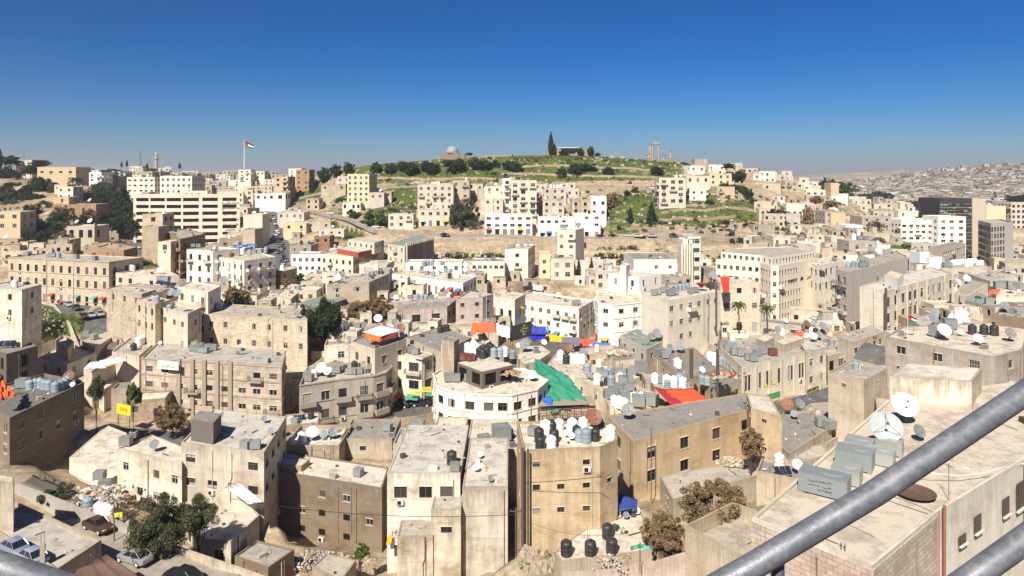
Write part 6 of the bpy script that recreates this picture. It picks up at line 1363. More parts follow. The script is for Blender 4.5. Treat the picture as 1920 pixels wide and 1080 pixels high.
# stone ribs, plaster panel, fins and garage piers are parts of their walls
def boxes_part(ref, nm, L, col, mat='plaster', st=.4):
    root = ROOFS[ref][3]
    for c, d, rz in L:
        b = MB(); b.box((c[0]-root.location.x, c[1]-root.location.y, c[2]-root.location.z), d, 0, rz); ob(nm, b.mesh(nm, [mat]), root, color=(*col, st))
W = [Vector(p) for p in ROOFS['five storey ribbed block'][1]]; zr_ = ROOFS['five storey ribbed block'][0]; t = (W[1]-W[0]).normalized(); nn = Vector((t.y, -t.x))
L = []
for x in (339, 365, 388, 412, 437):
    f = (x-265)/263; p = W[0].lerp(W[1], f)+nn*.35; L.append(((p.x, p.y, zr_-6.4), (.9, .5, 14), math.atan2(t.y, t.x)))
boxes_part('five storey ribbed block', 'stone_rib', L, PAL['E'], 'stone_blocks')
W = [Vector(p) for p in ROOFS['ribbed green roofed block'][1]]; zr_ = ROOFS['ribbed green roofed block'][0]; t = (W[2]-W[1]).normalized(); nn = Vector((t.y, -t.x)); ln = (W[2]-W[1]).length
boxes_part('ribbed green roofed block', 'wall_rib', [((*(W[1]+t*ln*(k+.5)/16+nn*.4), zr_-7), (.7, .9, 16), math.atan2(t.y, t.x)) for k in range(16)], PAL['E'], st=.7)
W = [Vector(p) for p in ROOFS['tall cream theatre front'][1]]; zr_ = ROOFS['tall cream theatre front'][0]; t = (W[1]-W[0]).normalized(); nn = Vector((t.y, -t.x)); ln = (W[1]-W[0]).length
boxes_part('tall cream theatre front', 'wall_rib', [((*(W[0]+t*ln*k/5+nn*.3), zr_-5), (.45, .35, 10), math.atan2(t.y, t.x)) for k in range(6)], PAL['E'], st=.4)
p0, p1 = P(1277, 460, 257), P(1296, 460, 257)
boxes_part('striped fin tower', 'vertical_fin', [((p0.x+(p1.x-p0.x)*k/4, 256, p0.z-7), (.5, 1.4, 15), 0) for k in range(5)], PAL['E'], st=.05)
boxes_part('striped fin tower', 'stair_shaft', [(((P(1276, 455, 262).x+P(1293, 455, 262).x)/2, 262, P(0, 450, 262).z-9), (3.6, 8, 19), 0)], PAL['E'], st=.1)
W = [Vector(p) for p in ROOFS['long pale seven column building'][1]]; zr_ = ROOFS['long pale seven column building'][0]; t = (W[2]-W[1]).normalized(); nn = Vector((t.y, -t.x)); ln = (W[2]-W[1]).length
boxes_part('long pale seven column building', 'pilaster', [((*(W[1]+t*ln*k/7+nn*.32), zr_-5.5), (.5, .3, 12), math.atan2(t.y, t.x)) for k in range(8)], PAL['E'], st=.4)
# the big foreground house: stone faced corner, plastered flank, barred windows, kerb
bh = ROOFS['big roof behind railing'][3]; Wb = [Vector(p) for p in FOOT[0][0]]; ztb = FOOT[0][2]
def flank(a, b, nm, mat, col, st, th=.06, drop=16):
    t = (b-a).normalized(); nn = Vector((t.y, -t.x)); mb = MB(); L = (b-a).length
    q = [a+nn*th, b+nn*th]; f = lambda p, z: (p.x-bh.location.x, p.y-bh.location.y, z-bh.location.z)
    mb.face([f(q[0], ztb-drop), f(q[1], ztb-drop), f(q[1], ztb-.25), f(q[0], ztb-.25)], 0, [(0, -drop), (L, -drop), (L, 0), (0, 0)])
    mb.face([f(q[0], ztb-.25), f(q[1], ztb-.25), f(b, ztb-.25), f(a, ztb-.25)], 0, [(0, 0), (L, 0), (L, .1), (0, .1)])
    mb.face([f(a, ztb-drop), f(q[0], ztb-drop), f(q[0], ztb-.25), f(a, ztb-.25)], 0, [(0, -drop), (.1, -drop), (.1, 0), (0, 0)])
    return ob(nm, mb.mesh(nm, [mat]), bh, color=(*col, st))
flank(Wb[0], Wb[1], 'stone_facing', 'stone_blocks', PAL['P'], .45); flank(Wb[1], Wb[2], 'stone_facing', 'stone_blocks', PAL['S'], .4)
t2 = (Wb[3]-Wb[2]).normalized(); n2_ = Vector((t2.y, -t2.x))
for (x, y, w_, h_) in [(1830, 980, 1.0, 1.1), (1801, 1010, 1.0, .6), (1883, 948, 1.1, 1.2), (1913, 925, 1.9, 1.9)]:
    # where this sight line meets the flank plane
    dx = (x-960)/F; a = Wb[2]; s_ = (a.y*dx-a.x)/(t2.x-dx*t2.y) if abs(t2.x-dx*t2.y) > 1e-6 else 0
    p = a+t2*s_; z = CZ-(y-HZ)*p.y/F
    q = p+n2_*.08; rz = math.atan2(t2.y, t2.x)
    ob('barred_window', WM['bars', 'frame_dark'], bh, (q.x-bh.location.x, q.y-bh.location.y, z-h_/2-bh.location.z), rz, None, (w_, 1, h_))
q = Wb[2]+n2_*.22+t2*.5
b = MB(); b.tube([(q.x-bh.location.x, q.y-bh.location.y, ztb-9-bh.location.z), (q.x-bh.location.x, q.y-bh.location.y, ztb+.35-bh.location.z)], .09, 8); b.tube([(q.x-.35-bh.location.x, q.y-bh.location.y, ztb-9-bh.location.z), (q.x-.35-bh.location.x, q.y-bh.location.y, ztb-bh.location.z)], .03, 6)
ob('drain_pipe', b.mesh('drain_pipe', ['cloth']), bh, color=(.30, .12, .06, 1))

# ---------------------------------------------------------------- big things on the nearest roof
zb_ = ROOFS['big roof behind railing'][0]
def bigdish(x, y, size, col, rz, lab, tilt=-35, flat=False):
    w_ = atz(x, y, zb_); r = empty('satellite_dish', (w_.x, w_.y, zb_+.004), rz)
    if flat:
        d = ob('reflector', DBOWL, r, (0, 0, .05), 0, col, (size, size, size)); d.rotation_euler = (math.radians(-90), 0, 0)
    else:
        ob('mount', DMNT, r, None, 0, None, (size, size, size)); d = ob('reflector', DBOWL, r, (0, -.12*size, .74*size), 0, col, (size, size, size)); d.rotation_euler = (math.radians(tilt), 0, 0); ob('feed_arm', DARM, d)
    tag(r, lab, 'satellite dish', 'big satellite dishes on the nearest roof'); return r
bigdish(1660, 842, 2.35, (.36, .40, .39), -.35, 'huge grey satellite dish on the edge of the nearest roof, beside box tanks')
bigdish(1694, 792, 2.1, (.80, .80, .77), -.2, 'big bright white satellite dish in front of the white stair tower')
bigdish(1720, 826, 1.05, (.16, .18, .18), .3, 'small dark satellite dish on the nearest roof, just behind the railing')
bigdish(1716, 931, 2.5, (.11, .06, .04), 0, 'round rusty disc lying flat on the nearest roof', flat=True)
bm_ = MB(); bm_.box((0, 0, .72), (1, 1, 1.2)); bm_.box((0, 0, 1.335), (1.02, 1.02, .03)); bm_.lathe((.12, .05, 1.35), [(.26, 0), (.26, .05), (.24, .07)], 16)
for sx in (-.44, .44):
    for sy in (-.44, .44): bm_.box((sx, sy, .06), (.1, .1, .12))
BT = bm_.mesh('roof_tank', ['galvanised'])
bt = []
for x, y, sx, sy, sz, c, lab in [(1546, 925, 3.0, 1.5, 1.02, (.24, .27, .27), 'long grey box tank with black Arabic stencil on the nearest roof'), (1588, 903, 1.8, 1.5, .8, (.36, .38, .36), 'pale box tank between the stencilled tank and the rusty topped one'),
        (1603, 876, 2.4, 1.6, 1.0, (.27, .30, .29), 'box tank with a sandy rust patch on its top'), (1612, 848, 1.9, 1.5, .75, (.34, .36, .35), 'grey box tank with brown lid behind the rust patched one'),
        (1650, 868, 1.9, 1.5, .75, (.38, .40, .38), 'light grey box tank below the huge grey dish'), (1668, 850, 1.8, 1.3, .8, (.36, .36, .33), 'box tank half hidden behind the railing near the huge dish')]:
    w_ = atz(x, y, zb_); r = ob('box_water_tank', BT, None, (w_.x, w_.y, zb_+.004), -.62, c, (sx, sy, sz)); tag(r, lab, 'water tank', 'box tanks on the nearest roof'); bt.append(r)
# ---------------------------------------------------------------- lettering
def text(name, s, loc, rz, size, mat, parent=None, rx=90, col=None, align='CENTER', ext=.02):
    cu = bpy.data.curves.new(name, 'FONT'); cu.body = s; cu.size = size; cu.align_x = align; cu.align_y = 'CENTER'; cu.extrude = ext; cu.resolution_u = 2
    tmp = bpy.data.objects.new('tmp', cu); COL.objects.link(tmp); bpy.context.view_layer.update()
    me = bpy.data.meshes.new_from_object(tmp.evaluated_get(bpy.context.evaluated_depsgraph_get())); bpy.data.objects.remove(tmp)
    me.materials.clear(); me.materials.append(MATS[mat]); o = ob(name, me, parent, loc, 0, col); o.rotation_euler = (math.radians(rx), 0, rz); return o
newmat('letter_black', .7, .2)[2].inputs['Base Color'].default_value = (.02, .018, .015, 1)
newmat('letter_red', .6, .3)[2].inputs['Base Color'].default_value = (.55, .02, .02, 1)
newmat('letter_white', .6, .3)[2].inputs['Base Color'].default_value = (.8, .8, .78, 1)
newmat('letter_yellow', .6, .3)[2].inputs['Base Color'].default_value = (.7, .65, .05, 1)
def face_text(ref, e, x, y, s, size, mat, name='lettering', off=.12):
    """text on wall e of a building where the sight line of this pixel meets it"""
    i = list(ROOFS).index(ref); root = ROOFS[ref][3]; W = None
    for WW, zb, zt in FOOT:
        if abs(sum(p.x for p in WW)/len(WW)-root.location.x) < .01 and abs(sum(p.y for p in WW)/len(WW)-root.location.y) < .01: W = WW
    a, b = W[e], W[(e+1) % len(W)]; t = (b-a).normalized(); n_ = Vector((t.y, -t.x)); dx = (x-960)/F
    s_ = (a.y*dx-a.x)/(t.x-dx*t.y); p = a+t*s_+n_*off; z = CZ-(y-HZ)*p.y/F
    return text(name, s, (p.x-root.location.x, p.y-root.location.y, z-root.location.z), math.atan2(t.y, t.x), size, mat, root), p, z, math.atan2(t.y, t.x)
AR_BANK = '\uFEF2\uFE91\uFEAE\uFECC\uFEDF\uFE8D \uFEDA\uFEE8\uFE92\uFEDF\uFE8D'
face_text('curved bank building', 3, 1486, 526, 'ARABBANK', 1.15, 'letter_black')
face_text('curved bank building', 3, 1520, 518, AR_BANK, 1.3, 'letter_black')
o_, p_, z_, r_ = face_text('curved bank building', 3, 1503, 522, '', 1, 'letter_black')
root = ROOFS['curved bank building'][3]; b = MB()
for dx_, dz_, rr in ((-.6, -.15, .45), (0, .15, .5), (.6, -.03, .45), (-.05, -.2, .4)):
    b.face([(p_.x-root.location.x+(dx_+rr*math.cos(a))*math.cos(r_), p_.y-root.location.y+(dx_+rr*math.cos(a))*math.sin(r_)-.02*dx_, z_-root.location.z+dz_+rr*math.sin(a)) for a in [k*math.pi/8 for k in range(16)]])
ob('emblem', b.mesh('emblem', ['letter_black']), root); bpy.data.objects.remove(o_)
CP = ['\uFEAA\uFE91\uFEF0\uFEE7\uFEDC\uFEE3 \uFEC9\uFE8D\uFEAE\uFEBB', '\uFED6\uFEE3\uFEAA\uFEBB\uFEE4\uFEDF\uFE8D \uFEAC\uFEE3', '\uFEA2\uFEDF\uFE8E\uFEBB \uFEF2\uFED3', '\uFE94\uFEE3\uFEAA\uFEA7', '\uFEAD\uFE8E\uFEA0\uFEE7\uFEBB \uFED6\uFE92\uFEC3', '\uFEAE\uFEBC\uFE98\uFEA8\uFEE3']
for k, s in enumerate(CP): face_text('huge open car park', 2, 432 if k != 3 else 442, 380+k*9.6+(2 if k > 2 else 0), s, 1.7, 'letter_black')
face_text('tall cream theatre front', 0, 1442, 718, '\uFEAA\uFE91\uFEF0\uFEE7\uFEDC\uFEE3', 1.5, 'letter_yellow')
# ---------------------------------------------------------------- sign boards
def board(name, lab, a, b_, h, col, mat='paint', cat='sign', th=.12, tilt=0, words=(), group=None, legs=0):
    """flat sign between two 3D top corners a and b_"""
    t = (b_-a); L = t.length; rz = math.atan2(t.y, t.x); m_ = (a+b_)/2
    r = empty(name, (m_.x, m_.y, m_.z-h), rz); tag(r, lab, cat, group); q = MB(); q.box((0, 0, h/2), (L, th, h)); pn = ob('panel', q.mesh('panel', [mat]), r, None, 0, col); pn.rotation_euler = (0, -math.asin(t.z/L) if L else 0, 0)
    for s, x, z, sz, mt in words: text('lettering', s, (x, -th/2-.02, z), 0, sz, mt, pn, ext=.01)
    if legs:
        for s in (-.4, .4):
            q = MB(); q.tube([(s*L, .1, .1), (s*L, .1, -legs)], .06, 6); ob('post', q.mesh('post', ['frame_dark']), r)
    return r
board('shop_sign', 'yellow courier sign with red letters beside the five storey ribbed block', P(219, 756, 131), P(245, 761, 130), 1.9, (.78, .62, .02), words=[('DHL', .1, .95, 1.0, 'letter_red')], legs=3.5)
board('shop_sign', 'long yellow shop sign over the shop under the glazed balcony corner building', P(767, 733, 146.4), P(790, 733.5, 146), .62, (.85, .62, .05), words=[('DHL', .6, .31, .5, 'letter_red')])
board('shop_sign', 'yellow sign with red letters between the corner building and the white rounded building', P(792, 726, 146), P(809, 725.5, 146), .95, (.85, .62, .05), words=[('DHL', 0, .5, .8, 'letter_red')])
board('wall_banner', 'white banner with dark lettering high on the five storey ribbed block', P(296.5, 675.5, 143.8), P(335, 679, 142), 1.7, (.78, .80, .80), cat='banner', words=[('\uFE94\uFEA4\uFEBC\uFEDF\uFE8D', 0, .95, .5, 'letter_black'), ('WILAYA GUN', 0, .5, .55, 'letter_black')])
board('billboard', 'large dark slanting billboard with yellow and white writing beside blue awnings', P(957, 612, 178), P(996, 602, 186), 3.9, (.045, .045, .055), cat='billboard', th=.25, words=[('\uFEAE\uFEA8\uFEE3', 1.2, 3.3, .7, 'letter_white'), ('\uFEF2\uFED3\uFE8E\uFEBC\uFEA8\uFEE3', 1.2, 2.55, 1.1, 'letter_yellow'), ('\uFEA2\uFEDF\uFE8E\uFEBB \uFEF2\uFED3', 1.3, 1.7, .6, 'letter_white'), ('\uFE94\uFEE3\uFEAA\uFEA7', 1.3, .95, .7, 'letter_white')], legs=2)
board('street_banner', 'long blue banner across the boulevard above the washing roofs', P(438, 459, 240), P(482, 457, 240), 1.0, (.02, .10, .42), cat='banner', words=[('\uFE94\uFEA4\uFEBC\uFEDF\uFE8D', -2, .5, .8, 'letter_white'), ('\uFEF2\uFE91\uFEAE\uFECC\uFEDF\uFE8D', 2, .5, .8, 'letter_white')], legs=3)
board('shop_sign', 'dark signboard with white script above the pale awning in the market street', P(1514, 732, 148), P(1535, 723, 150), 1.1, (.05, .045, .035), words=[('\uFE94\uFEA4\uFEBC\uFEDF\uFE8D \uFEF2\uFE91\uFEAE\uFECC\uFEDF\uFE8D', 0, .6, .6, 'letter_yellow')])
board('shop_sign', 'long green and white ribbed sign under the theatre windows', P(1435, 741, 147.5), P(1463, 733, 150), 1.3, (.05, .28, .12), words=[])
board('shop_sign', 'small yellow arrow sign on the street lamp post at lower left', P(215, 962, 82), P(230, 961, 82), .5, (.75, .65, .05), words=[('\uFEF2\uFED3', 0, .25, .35, 'letter_black')])
board('shop_sign', 'brown shop sign over the street door of the white rounded block', P(1142, 739, 190), P(1156, 739, 190), .01, (.1, .06, .02)) if 0 else None
# green street name signs on a pole
r = empty('street_name_sign', P(1200, 1074, 71)); tag(r, 'green street name sign with two arms on a dark pole at the bottom', 'street sign')
b = MB(); b.tube([(0, 0, 0), (0, 0, 3.1)], .05, 8); ob('pole', b.mesh('pole', ['frame_dark']), r)
for an, L in ((math.radians(-25), 1.25), (math.radians(205), 1.1)):
    b = MB(); b.box((L/2+.05, 0, 2.75), (L, .04, .42)); pn = ob('name_plate', b.mesh('name_plate', ['paint']), r, None, an, (.02, .27, .17)) ; text('lettering', '\uFE94\uFEA4\uFEBC\uFEDF\uFE8D', (L/2+.05, -.03 if an < 1 else .03, 2.85), 0 if an < 1 else math.pi, .2, 'letter_white', pn, ext=.004); text('lettering', 'Al Malek St.' if an < 1 else 'Talal St.', (L/2+.05, -.03 if an < 1 else .03, 2.66), 0 if an < 1 else math.pi, .16, 'letter_white', pn, ext=.004)
# stencil on the long tank
r = bt[0]; text('stencil', '\uFEF2\uFE91\uFEAE\uFECC\uFEDF\uFE8D', (-.05, -.505, 1.0), 0, .2, 'letter_black', r, ext=.002); text('stencil', '\uFEAE\uFEA8\uFEE3 \uFEF2\uFED3', (-.05, -.505, .7), 0, .16, 'letter_black', r, ext=.002); text('stencil', '0788', (.05, -.505, .42), 0, .15, 'letter_black', r, ext=.002)
# ---------------------------------------------------------------- cars
def car_meshes():
    b = MB()
    sec = [(-2.2, .42, .72, .62), (-2.12, .30, .86, .76), (-1.75, .24, .93, .83), (-1.2, .22, .95, .85), (0, .22, .94, .86), (1.0, .22, .90, .86), (1.7, .24, .80, .83), (2.08, .30, .70, .76), (2.2, .42, .60, .62)]
    rows = []
    for x, z0, z1, w in sec:
        rows.append([(x, -w, z0+.06), (x, -w-.02, (z0+z1)/2), (x, -w+.05, z1-.05), (x, -w+.16, z1), (x, w-.16, z1), (x, w-.05, z1-.05), (x, w+.02, (z0+z1)/2), (x, w, z0+.06), (x, w-.15, z0), (x, -w+.15, z0)])
    for a, c in zip(rows, rows[1:]):
        for k in range(10): b.face([a[k], c[k], c[(k+1) % 10], a[(k+1) % 10]])
    b.face(rows[0]); b.face(rows[-1][::-1])
    # roof and pillars
    roof = [(-.95, -.56), (.25, -.56), (.25, .56), (-.95, .56)]
    rt = [(-1.0, -.6, 1.40), (.3, -.6, 1.40), (.3, .6, 1.40), (-1.0, .6, 1.40)]; rm = [(-.85, -.5, 1.455), (.15, -.5, 1.455), (.15, .5, 1.455), (-.85, .5, 1.455)]
    b.face(rm)
    for k in range(4): b.face([rt[k], rt[(k+1) % 4], rm[(k+1) % 4], rm[k]])
    for s in (-1, 1):
        for p, q in (((-1.72, s*.72, .93), (-1.0, s*.6, 1.40)), ((1.02, s*.74, .90), (.3, s*.6, 1.40)), ((-.3, s*.79, .93), (-.3, s*.61, 1.41))): b.tube([p, q], .035, 4)
    body = b.mesh('car_body', ['car_paint'], smooth=True)
    g = MB(); lo = [(-1.70, -.72, .92), (1.0, -.73, .89), (1.0, .73, .89), (-1.70, .72, .92)]; hi = [(-1.0, -.585, 1.395), (.3, -.585, 1.395), (.3, .585, 1.395), (-1.0, .585, 1.395)]
    for k in range(4): g.face([lo[k], lo[(k+1) % 4], hi[(k+1) % 4], hi[k]])
    glass = g.mesh('car_windows', ['car_glass'])
    w = MB()
    n = 14
    for y0, y1, r, mi in ((-.1, .1, .31, 0), (-.11, .11, .19, 1)):
        A = [(r*math.cos(2*math.pi*k/n), y0, r*math.sin(2*math.pi*k/n)) for k in range(n)]; B = [(p[0], y1, p[2]) for p in A]
        for k in range(n): w.face([A[k], A[(k+1) % n], B[(k+1) % n], B[k]], mi)
        w.face(A[::-1], mi); w.face(B, mi)
    wheel = w.mesh('wheel', ['rubber', 'lamp_lens'])
    h = MB(); h.box((0, 0, 0), (.10, .34, .14)); head = h.mesh('headlight', ['lamp_lens'])
    h = MB(); h.box((0, 0, 0), (.08, .34, .16)); tail = h.mesh('tail_light', ['red_lens'])
    return body, glass, wheel, head, tail
CB, CG, CW_, CH, CT = car_meshes()
def car(x, y, z, rz, col, small=True, sc=1.0):
    r = empty('parked_car', (x, y, z), rz); r.scale = (sc, sc, sc)
    ob('body', CB, r, None, 0, col); ob('windows', CG, r)
    for a in (-1.32, 1.36):
        for s in (-.78, .78): ob('wheel', CW_, r, (a, s, .31))
    for s in (-.5, .5): ob('headlight', CH, r, (2.13, s, .62)); ob('tail_light', CT, r, (-2.14, s, .72))
    return r
CC = dict(w=(.72, .72, .70), s=(.42, .43, .44), k=(.018, .018, .02), r=(.30, .02, .015), b=(.03, .05, .10), g=(.16, .17, .18), l=(.24, .28, .38), o=(.20, .09, .03))
CNM = dict(w='white', s='silver', k='black', r='red', b='dark blue', g='dark grey', l='blue-grey', o='rusty brown')
def road_dir(x, y):
    d = (RA[:, 0]-x)**2+(RA[:, 1]-y)**2; i = int(np.argmin(d)); return i
def cars(s, where, grp, heading=None, sc=1.0):
    L = []
    for t in s.split():
        k = t[0]; v = [float(q) for q in t[1:].split(',')]
        g = G(v[0], v[1], 60, 900) if len(v) < 4 else P(v[0], v[1], v[3])
        zr = rz_at(g.x, g.y)
        z = (zr if zr is not None else gz(g.x, g.y)+.02) if len(v) < 4 else g.z
        L.append((v[0], k, g.x, g.y, z+.01, math.radians(v[2])))
    cnt = {}
    for q in L: cnt.setdefault(q[1], []).append(q)
    for k, qs in cnt.items():
        qs.sort()
        for i, (px, kk, x, y, z, rz) in enumerate(qs):
            r = car(x, y, z, rz, vary(CC[k], .15), sc=sc)
            tag(r, ('only %s car %s' % (CNM[k], where)) if len(qs) == 1 else '%s car, %s from left of those %s' % (CNM[k], ORD[i], where), 'car', grp)
cars('r90,557,5 s118,562,175 s146,564,178 b168,567,3', 'parked before the long stone terrace', 'cars before the stone terrace')
cars('w99,566,-35 r114,571,-38 s129,577,-40 k143,584,-42 k157,593,-44 s171,603,-46 s188,613,-48', 'parked along the retaining wall of the street', 'cars along the retaining wall')
cars('s203,441,5 s226,440,5 s236,439,80 w258,446,-60 w258,455,-70 w262,467,-70 s275,478,-60 w285,481,-60 w301,491,-50 s313,499,-50 s331,509,-45 k348,517,-42 r358,525,-40', 'on the uphill side street', 'cars on the uphill side street')
bl = []
rs = random.Random(3)
ctr = [(505, 408), (511, 420), (515, 432), (518, 444), (521, 456), (524, 468), (528, 480), (532, 490), (537, 500), (541, 508)]
for i in range(26):
    f = i/26*9; j = int(f); x = ctr[j][0]+(ctr[j+1][0]-ctr[j][0])*(f-j)+rs.choice((-6, 0, 5)); y = ctr[j][1]+(ctr[j+1][1]-ctr[j][1])*(f-j)
    bl.append('%s%.0f,%.1f,%d' % (rs.choice('wwwsskgb'), x, y, rs.choice((-84, -80, -76))))
cars(' '.join(bl), 'in the boulevard traffic', 'cars on the boulevard')
cars('s1033,648,-10 w1051,658,175 r1063,652,5 k1083,659,178 k1101,652,5 s1010,642,-20 w1118,652,178 g1092,646,10', 'around the plaza', 'cars around the plaza')
cars('k790,769,178 k752,768,160', 'outside the shop with the yellow sign', 'cars outside the yellow sign shop')
cars('k1126,446,2 k1149,446,3 w1178,446,178 w1197,447,2 s1223,447,1 k1263,446,3 k1369,446,178 w1411,446,2 k834,445,-2 w705,427,-24 k682,420,-22 w620,404,-22', 'on the hill road', 'cars on the hill road')
cars('k1058,348,3 w1225,355,-4 b1313,357,2 b765,350,2', 'on the upper hill road', 'cars on the upper hill road')
q = P(252, 1060, 77.5); q.z = (rz_at(q.x, q.y) or q.z)+.02; tag(car(*q, math.radians(158), (.30, .30, .31)), 'silver car parked in the lane beside the low painted wall', 'car')
q = P(342, 1092, 75); q.z = (rz_at(q.x, q.y) or q.z)+.02; tag(car(*q, math.radians(160), (.02, .02, .022)), 'black car parked at the bottom edge, right of the silver one', 'car')
q = atz(24, 1034, ROOFS['parking terrace'][0]); tag(car(q.x, q.y, q.z, math.radians(150), CC['l']), 'blue-grey car at the left edge on the parking terrace', 'car')
q = atz(58, 1052, ROOFS['parking terrace'][0]); tag(car(q.x, q.y, q.z, math.radians(150), (.33, .37, .46)), 'pale blue car behind the concrete post with bars', 'car')
q = P(184, 1008, 84.2); q.z = (rz_at(q.x, q.y) or q.z)+.02; tag(car(*q, math.radians(-28), (.10, .05, .03)), 'rusty brown car partly behind the terrace wall at lower left', 'car')
# small dots of a full car park far to the right
b = MB()
for i in range(12):
    for j in range(9):
        if R() < .8:
            g = G(1682+i*4.6, 389+j*2.1, 400, 1500); b.box((g.x, g.y, hz(g.x, g.y)[0]+.7), (2, 4.4, 1.3), random.randint(0, 2), .2, .8)
tag(ob('parked_cars_far', b.mesh('parked_cars_far', ['frame_light', 'frame_dark', 'letter_white'])), kind='stuff', label='packed car park far away on the right')
# ---------------------------------------------------------------- tarpaulins and sheets
def cloth(name, lab, cat, c, col, n=18, m=12, amp=.25, sag=.4, mat='cloth', group=None, rag=.0, fall=0):
    """draped sheet between four 3D corners (near left, near right, far right, far left)"""
    a, b_, c_, d = c; V = []; rs = random.Random(int(abs(a.x*13+a.y*7)))
    ph = [rs.uniform(0, 6) for _ in range(6)]
    for j in range(m+1):
        for i in range(n+1):
            u, v = i/n, j/m; p = (a*(1-u)+b_*u)*(1-v)+(d*(1-u)+c_*u)*v
            w_ = amp*(math.sin(u*17+ph[0]+v*3)*.4+math.sin(v*13+ph[1]+u*5)*.35+math.sin((u+v)*23+ph[2])*.25+math.sin(u*41+ph[3])*.12)
            p = p+Vector((w_*.3, w_*.4, w_-sag*4*u*(1-u)*v*(1-v)))
            if (i in (0, n) or j in (0, m)) and rag: p = p+Vector((rs.uniform(-rag, rag), rs.uniform(-rag, rag), rs.uniform(-rag, 0)))
            V.append(p)
    q = MB(); o0 = sum(V, Vector())/len(V); o0.z = min(p.z for p in V)
    for j in range(m):
        for i in range(n):
            k = j*(n+1)+i; q.face([V[k]-o0, V[k+1]-o0, V[k+n+2]-o0, V[k+n+1]-o0])
    me = q.mesh(name, [mat], smooth=True); o = ob(name, me, None, o0, 0, col); s = o.modifiers.new('t', 'SOLIDIFY'); s.thickness = .02
    tag(o, lab, cat, group); return o
GRN = (.03, .26, .16)
cloth('green_tarpaulin', 'huge bright green tarpaulin draped over the roof beside the white rounded building', 'tarpaulin', (P(1031, 772, 127), P(1104, 757, 129), P(1066, 704, 143), P(1000, 700, 141)), GRN, 34, 26, .38, -.8, rag=.3)
cloth('green_tarpaulin', 'narrow upper end of the green tarpaulin rising to a point', 'tarpaulin', (P(1000, 700, 141), P(1066, 704, 143), P(1012, 676, 152), P(1004, 672, 152)), GRN, 14, 8, .3, .2, rag=.2)
cloth('blue_sheet', 'small blue sheet under the edge of the green tarpaulin', 'tarpaulin', (P(1027, 762, 127), P(1036, 760, 127), P(1033, 742, 130), P(1015, 746, 130)), (.03, .14, .5), 8, 6, .1, .1)
r = empty('iron_canopy_frame', P(1062, 790, 126)); tag(r, 'rusty iron canopy frame under the green tarpaulin', 'frame'); 
b = MB(); o_ = r.location
for k in range(9): x = 1012+k*13; p = P(x, 768-k*.6, 126+k*.25); q2 = P(x, 787-k*.6, 126+k*.25); b.tube([p-o_, q2-o_], .07, 4); 
for yy in (768, 775, 781, 787): b.tube([P(1012, yy, 126)-o_, P(1117, yy-5, 128)-o_], .06, 4)
ob('bars', b.mesh('bars', ['cloth']), r, None, 0, (.18, .07, .04))
b = MB(); b.face([P(1010, 762, 126.5)-o_, P(1118, 758, 128.5)-o_, P(1108, 742, 134)-o_, P(1016, 748, 132)-o_]); b.face([P(1012, 788, 127.2)-o_, P(1117, 782, 129)-o_, P(1117, 760, 129.5)-o_, P(1012, 764, 127.8)-o_]); ob('sheet', b.mesh('sheet', ['plaster']), r, None, 0, (.45, .38, .28, .5))
cloth('orange_sheet', 'orange sheet hanging on a roof left of the white laundry, upper centre', 'tarpaulin', (P(883, 626, 176), P(930, 622, 176), P(930, 603, 180), P(885, 606, 180)), (.68, .13, .05), 18, 12, .4, .4, rag=.15)
cloth('white_sheet', 'white sheet hanging between the orange sheet and the dark billboard', 'laundry', (P(932, 628, 176), P(956, 634, 176), P(957, 614, 179), P(931, 606, 179)), (.8, .8, .78), 10, 8, .2, .5)
cloth('red_sheet', 'tall red cloth hanging from the roof beside the tall cream block', 'banner', (P(1356, 549, 190), P(1367, 547, 190), P(1368, 517, 191), P(1350, 519, 191)), (.75, .05, .03), 10, 12, .15, .2)
b = MB(); b.lathe((0, 0, 0), [(.15, 0), (1.4, 1.3), (1.5, 1.35), (.05, 1.4)], 12); tag(ob('red_canopy', b.mesh('red_canopy', ['cloth']), None, P(1315, 540, 188), 0, (.35, .08, .05)), 'small red-brown funnel shaped canopy on the roof behind the tall cream block', 'canopy')
cloth('red_awning', 'wide orange-red awning over the yard below the white tanks', 'awning', (P(1262, 757, 128), P(1327, 750, 129), P(1300, 728, 137), P(1248, 730, 137)), (.70, .10, .04), 14, 10, .12, .2)
cloth('red_awning', 'darker crimson awning strip left of the wide orange-red one', 'awning', (P(1256, 758, 127), P(1284, 759, 127), P(1248, 731, 137), P(1224, 724, 138)), (.42, .03, .05), 14, 10, .06, .1)
cloth('orange_tarpaulin', 'crumpled orange tarpaulin on the shaded brown block at the left edge', 'tarpaulin', (P(-6, 745, 101), P(30, 742, 103), P(12, 724, 106), P(-4, 700, 108)), (.70, .11, .04), 20, 16, .4, -.3, rag=.3)
cloth('orange_tarpaulin', 'orange side sheet under the white canopy of the corner house, front', 'tarpaulin', (P(684, 634, 147), P(712, 642, 146), P(712, 630, 146.2), P(684, 623, 147.2)), (.75, .16, .03), 8, 5, .08, 0)
cloth('orange_tarpaulin', 'dark red side sheet under the white canopy of the corner house, right', 'tarpaulin', (P(712, 642, 146), P(748, 633, 150), P(746, 622, 150), P(712, 630, 146.2)), (.30, .07, .04), 8, 5, .08, 0)
cloth('white_canopy', 'flat white canopy sheet on the orange sheeted corner house', 'canopy', (P(680, 622, 147), P(714, 631, 146), P(752, 618, 151), P(718, 609, 154)), (.85, .85, .82), 8, 6, .03, .05, mat='paint')
cloth('plastic_sheets', 'heap of bright white plastic sheets on the small cream roof', 'plastic sheet', (P(1772, 598, 134), P(1818, 612, 131), P(1816, 580, 142), P(1800, 578, 142)), (.9, .9, .92), 22, 16, 1.0, -.7, rag=.6)
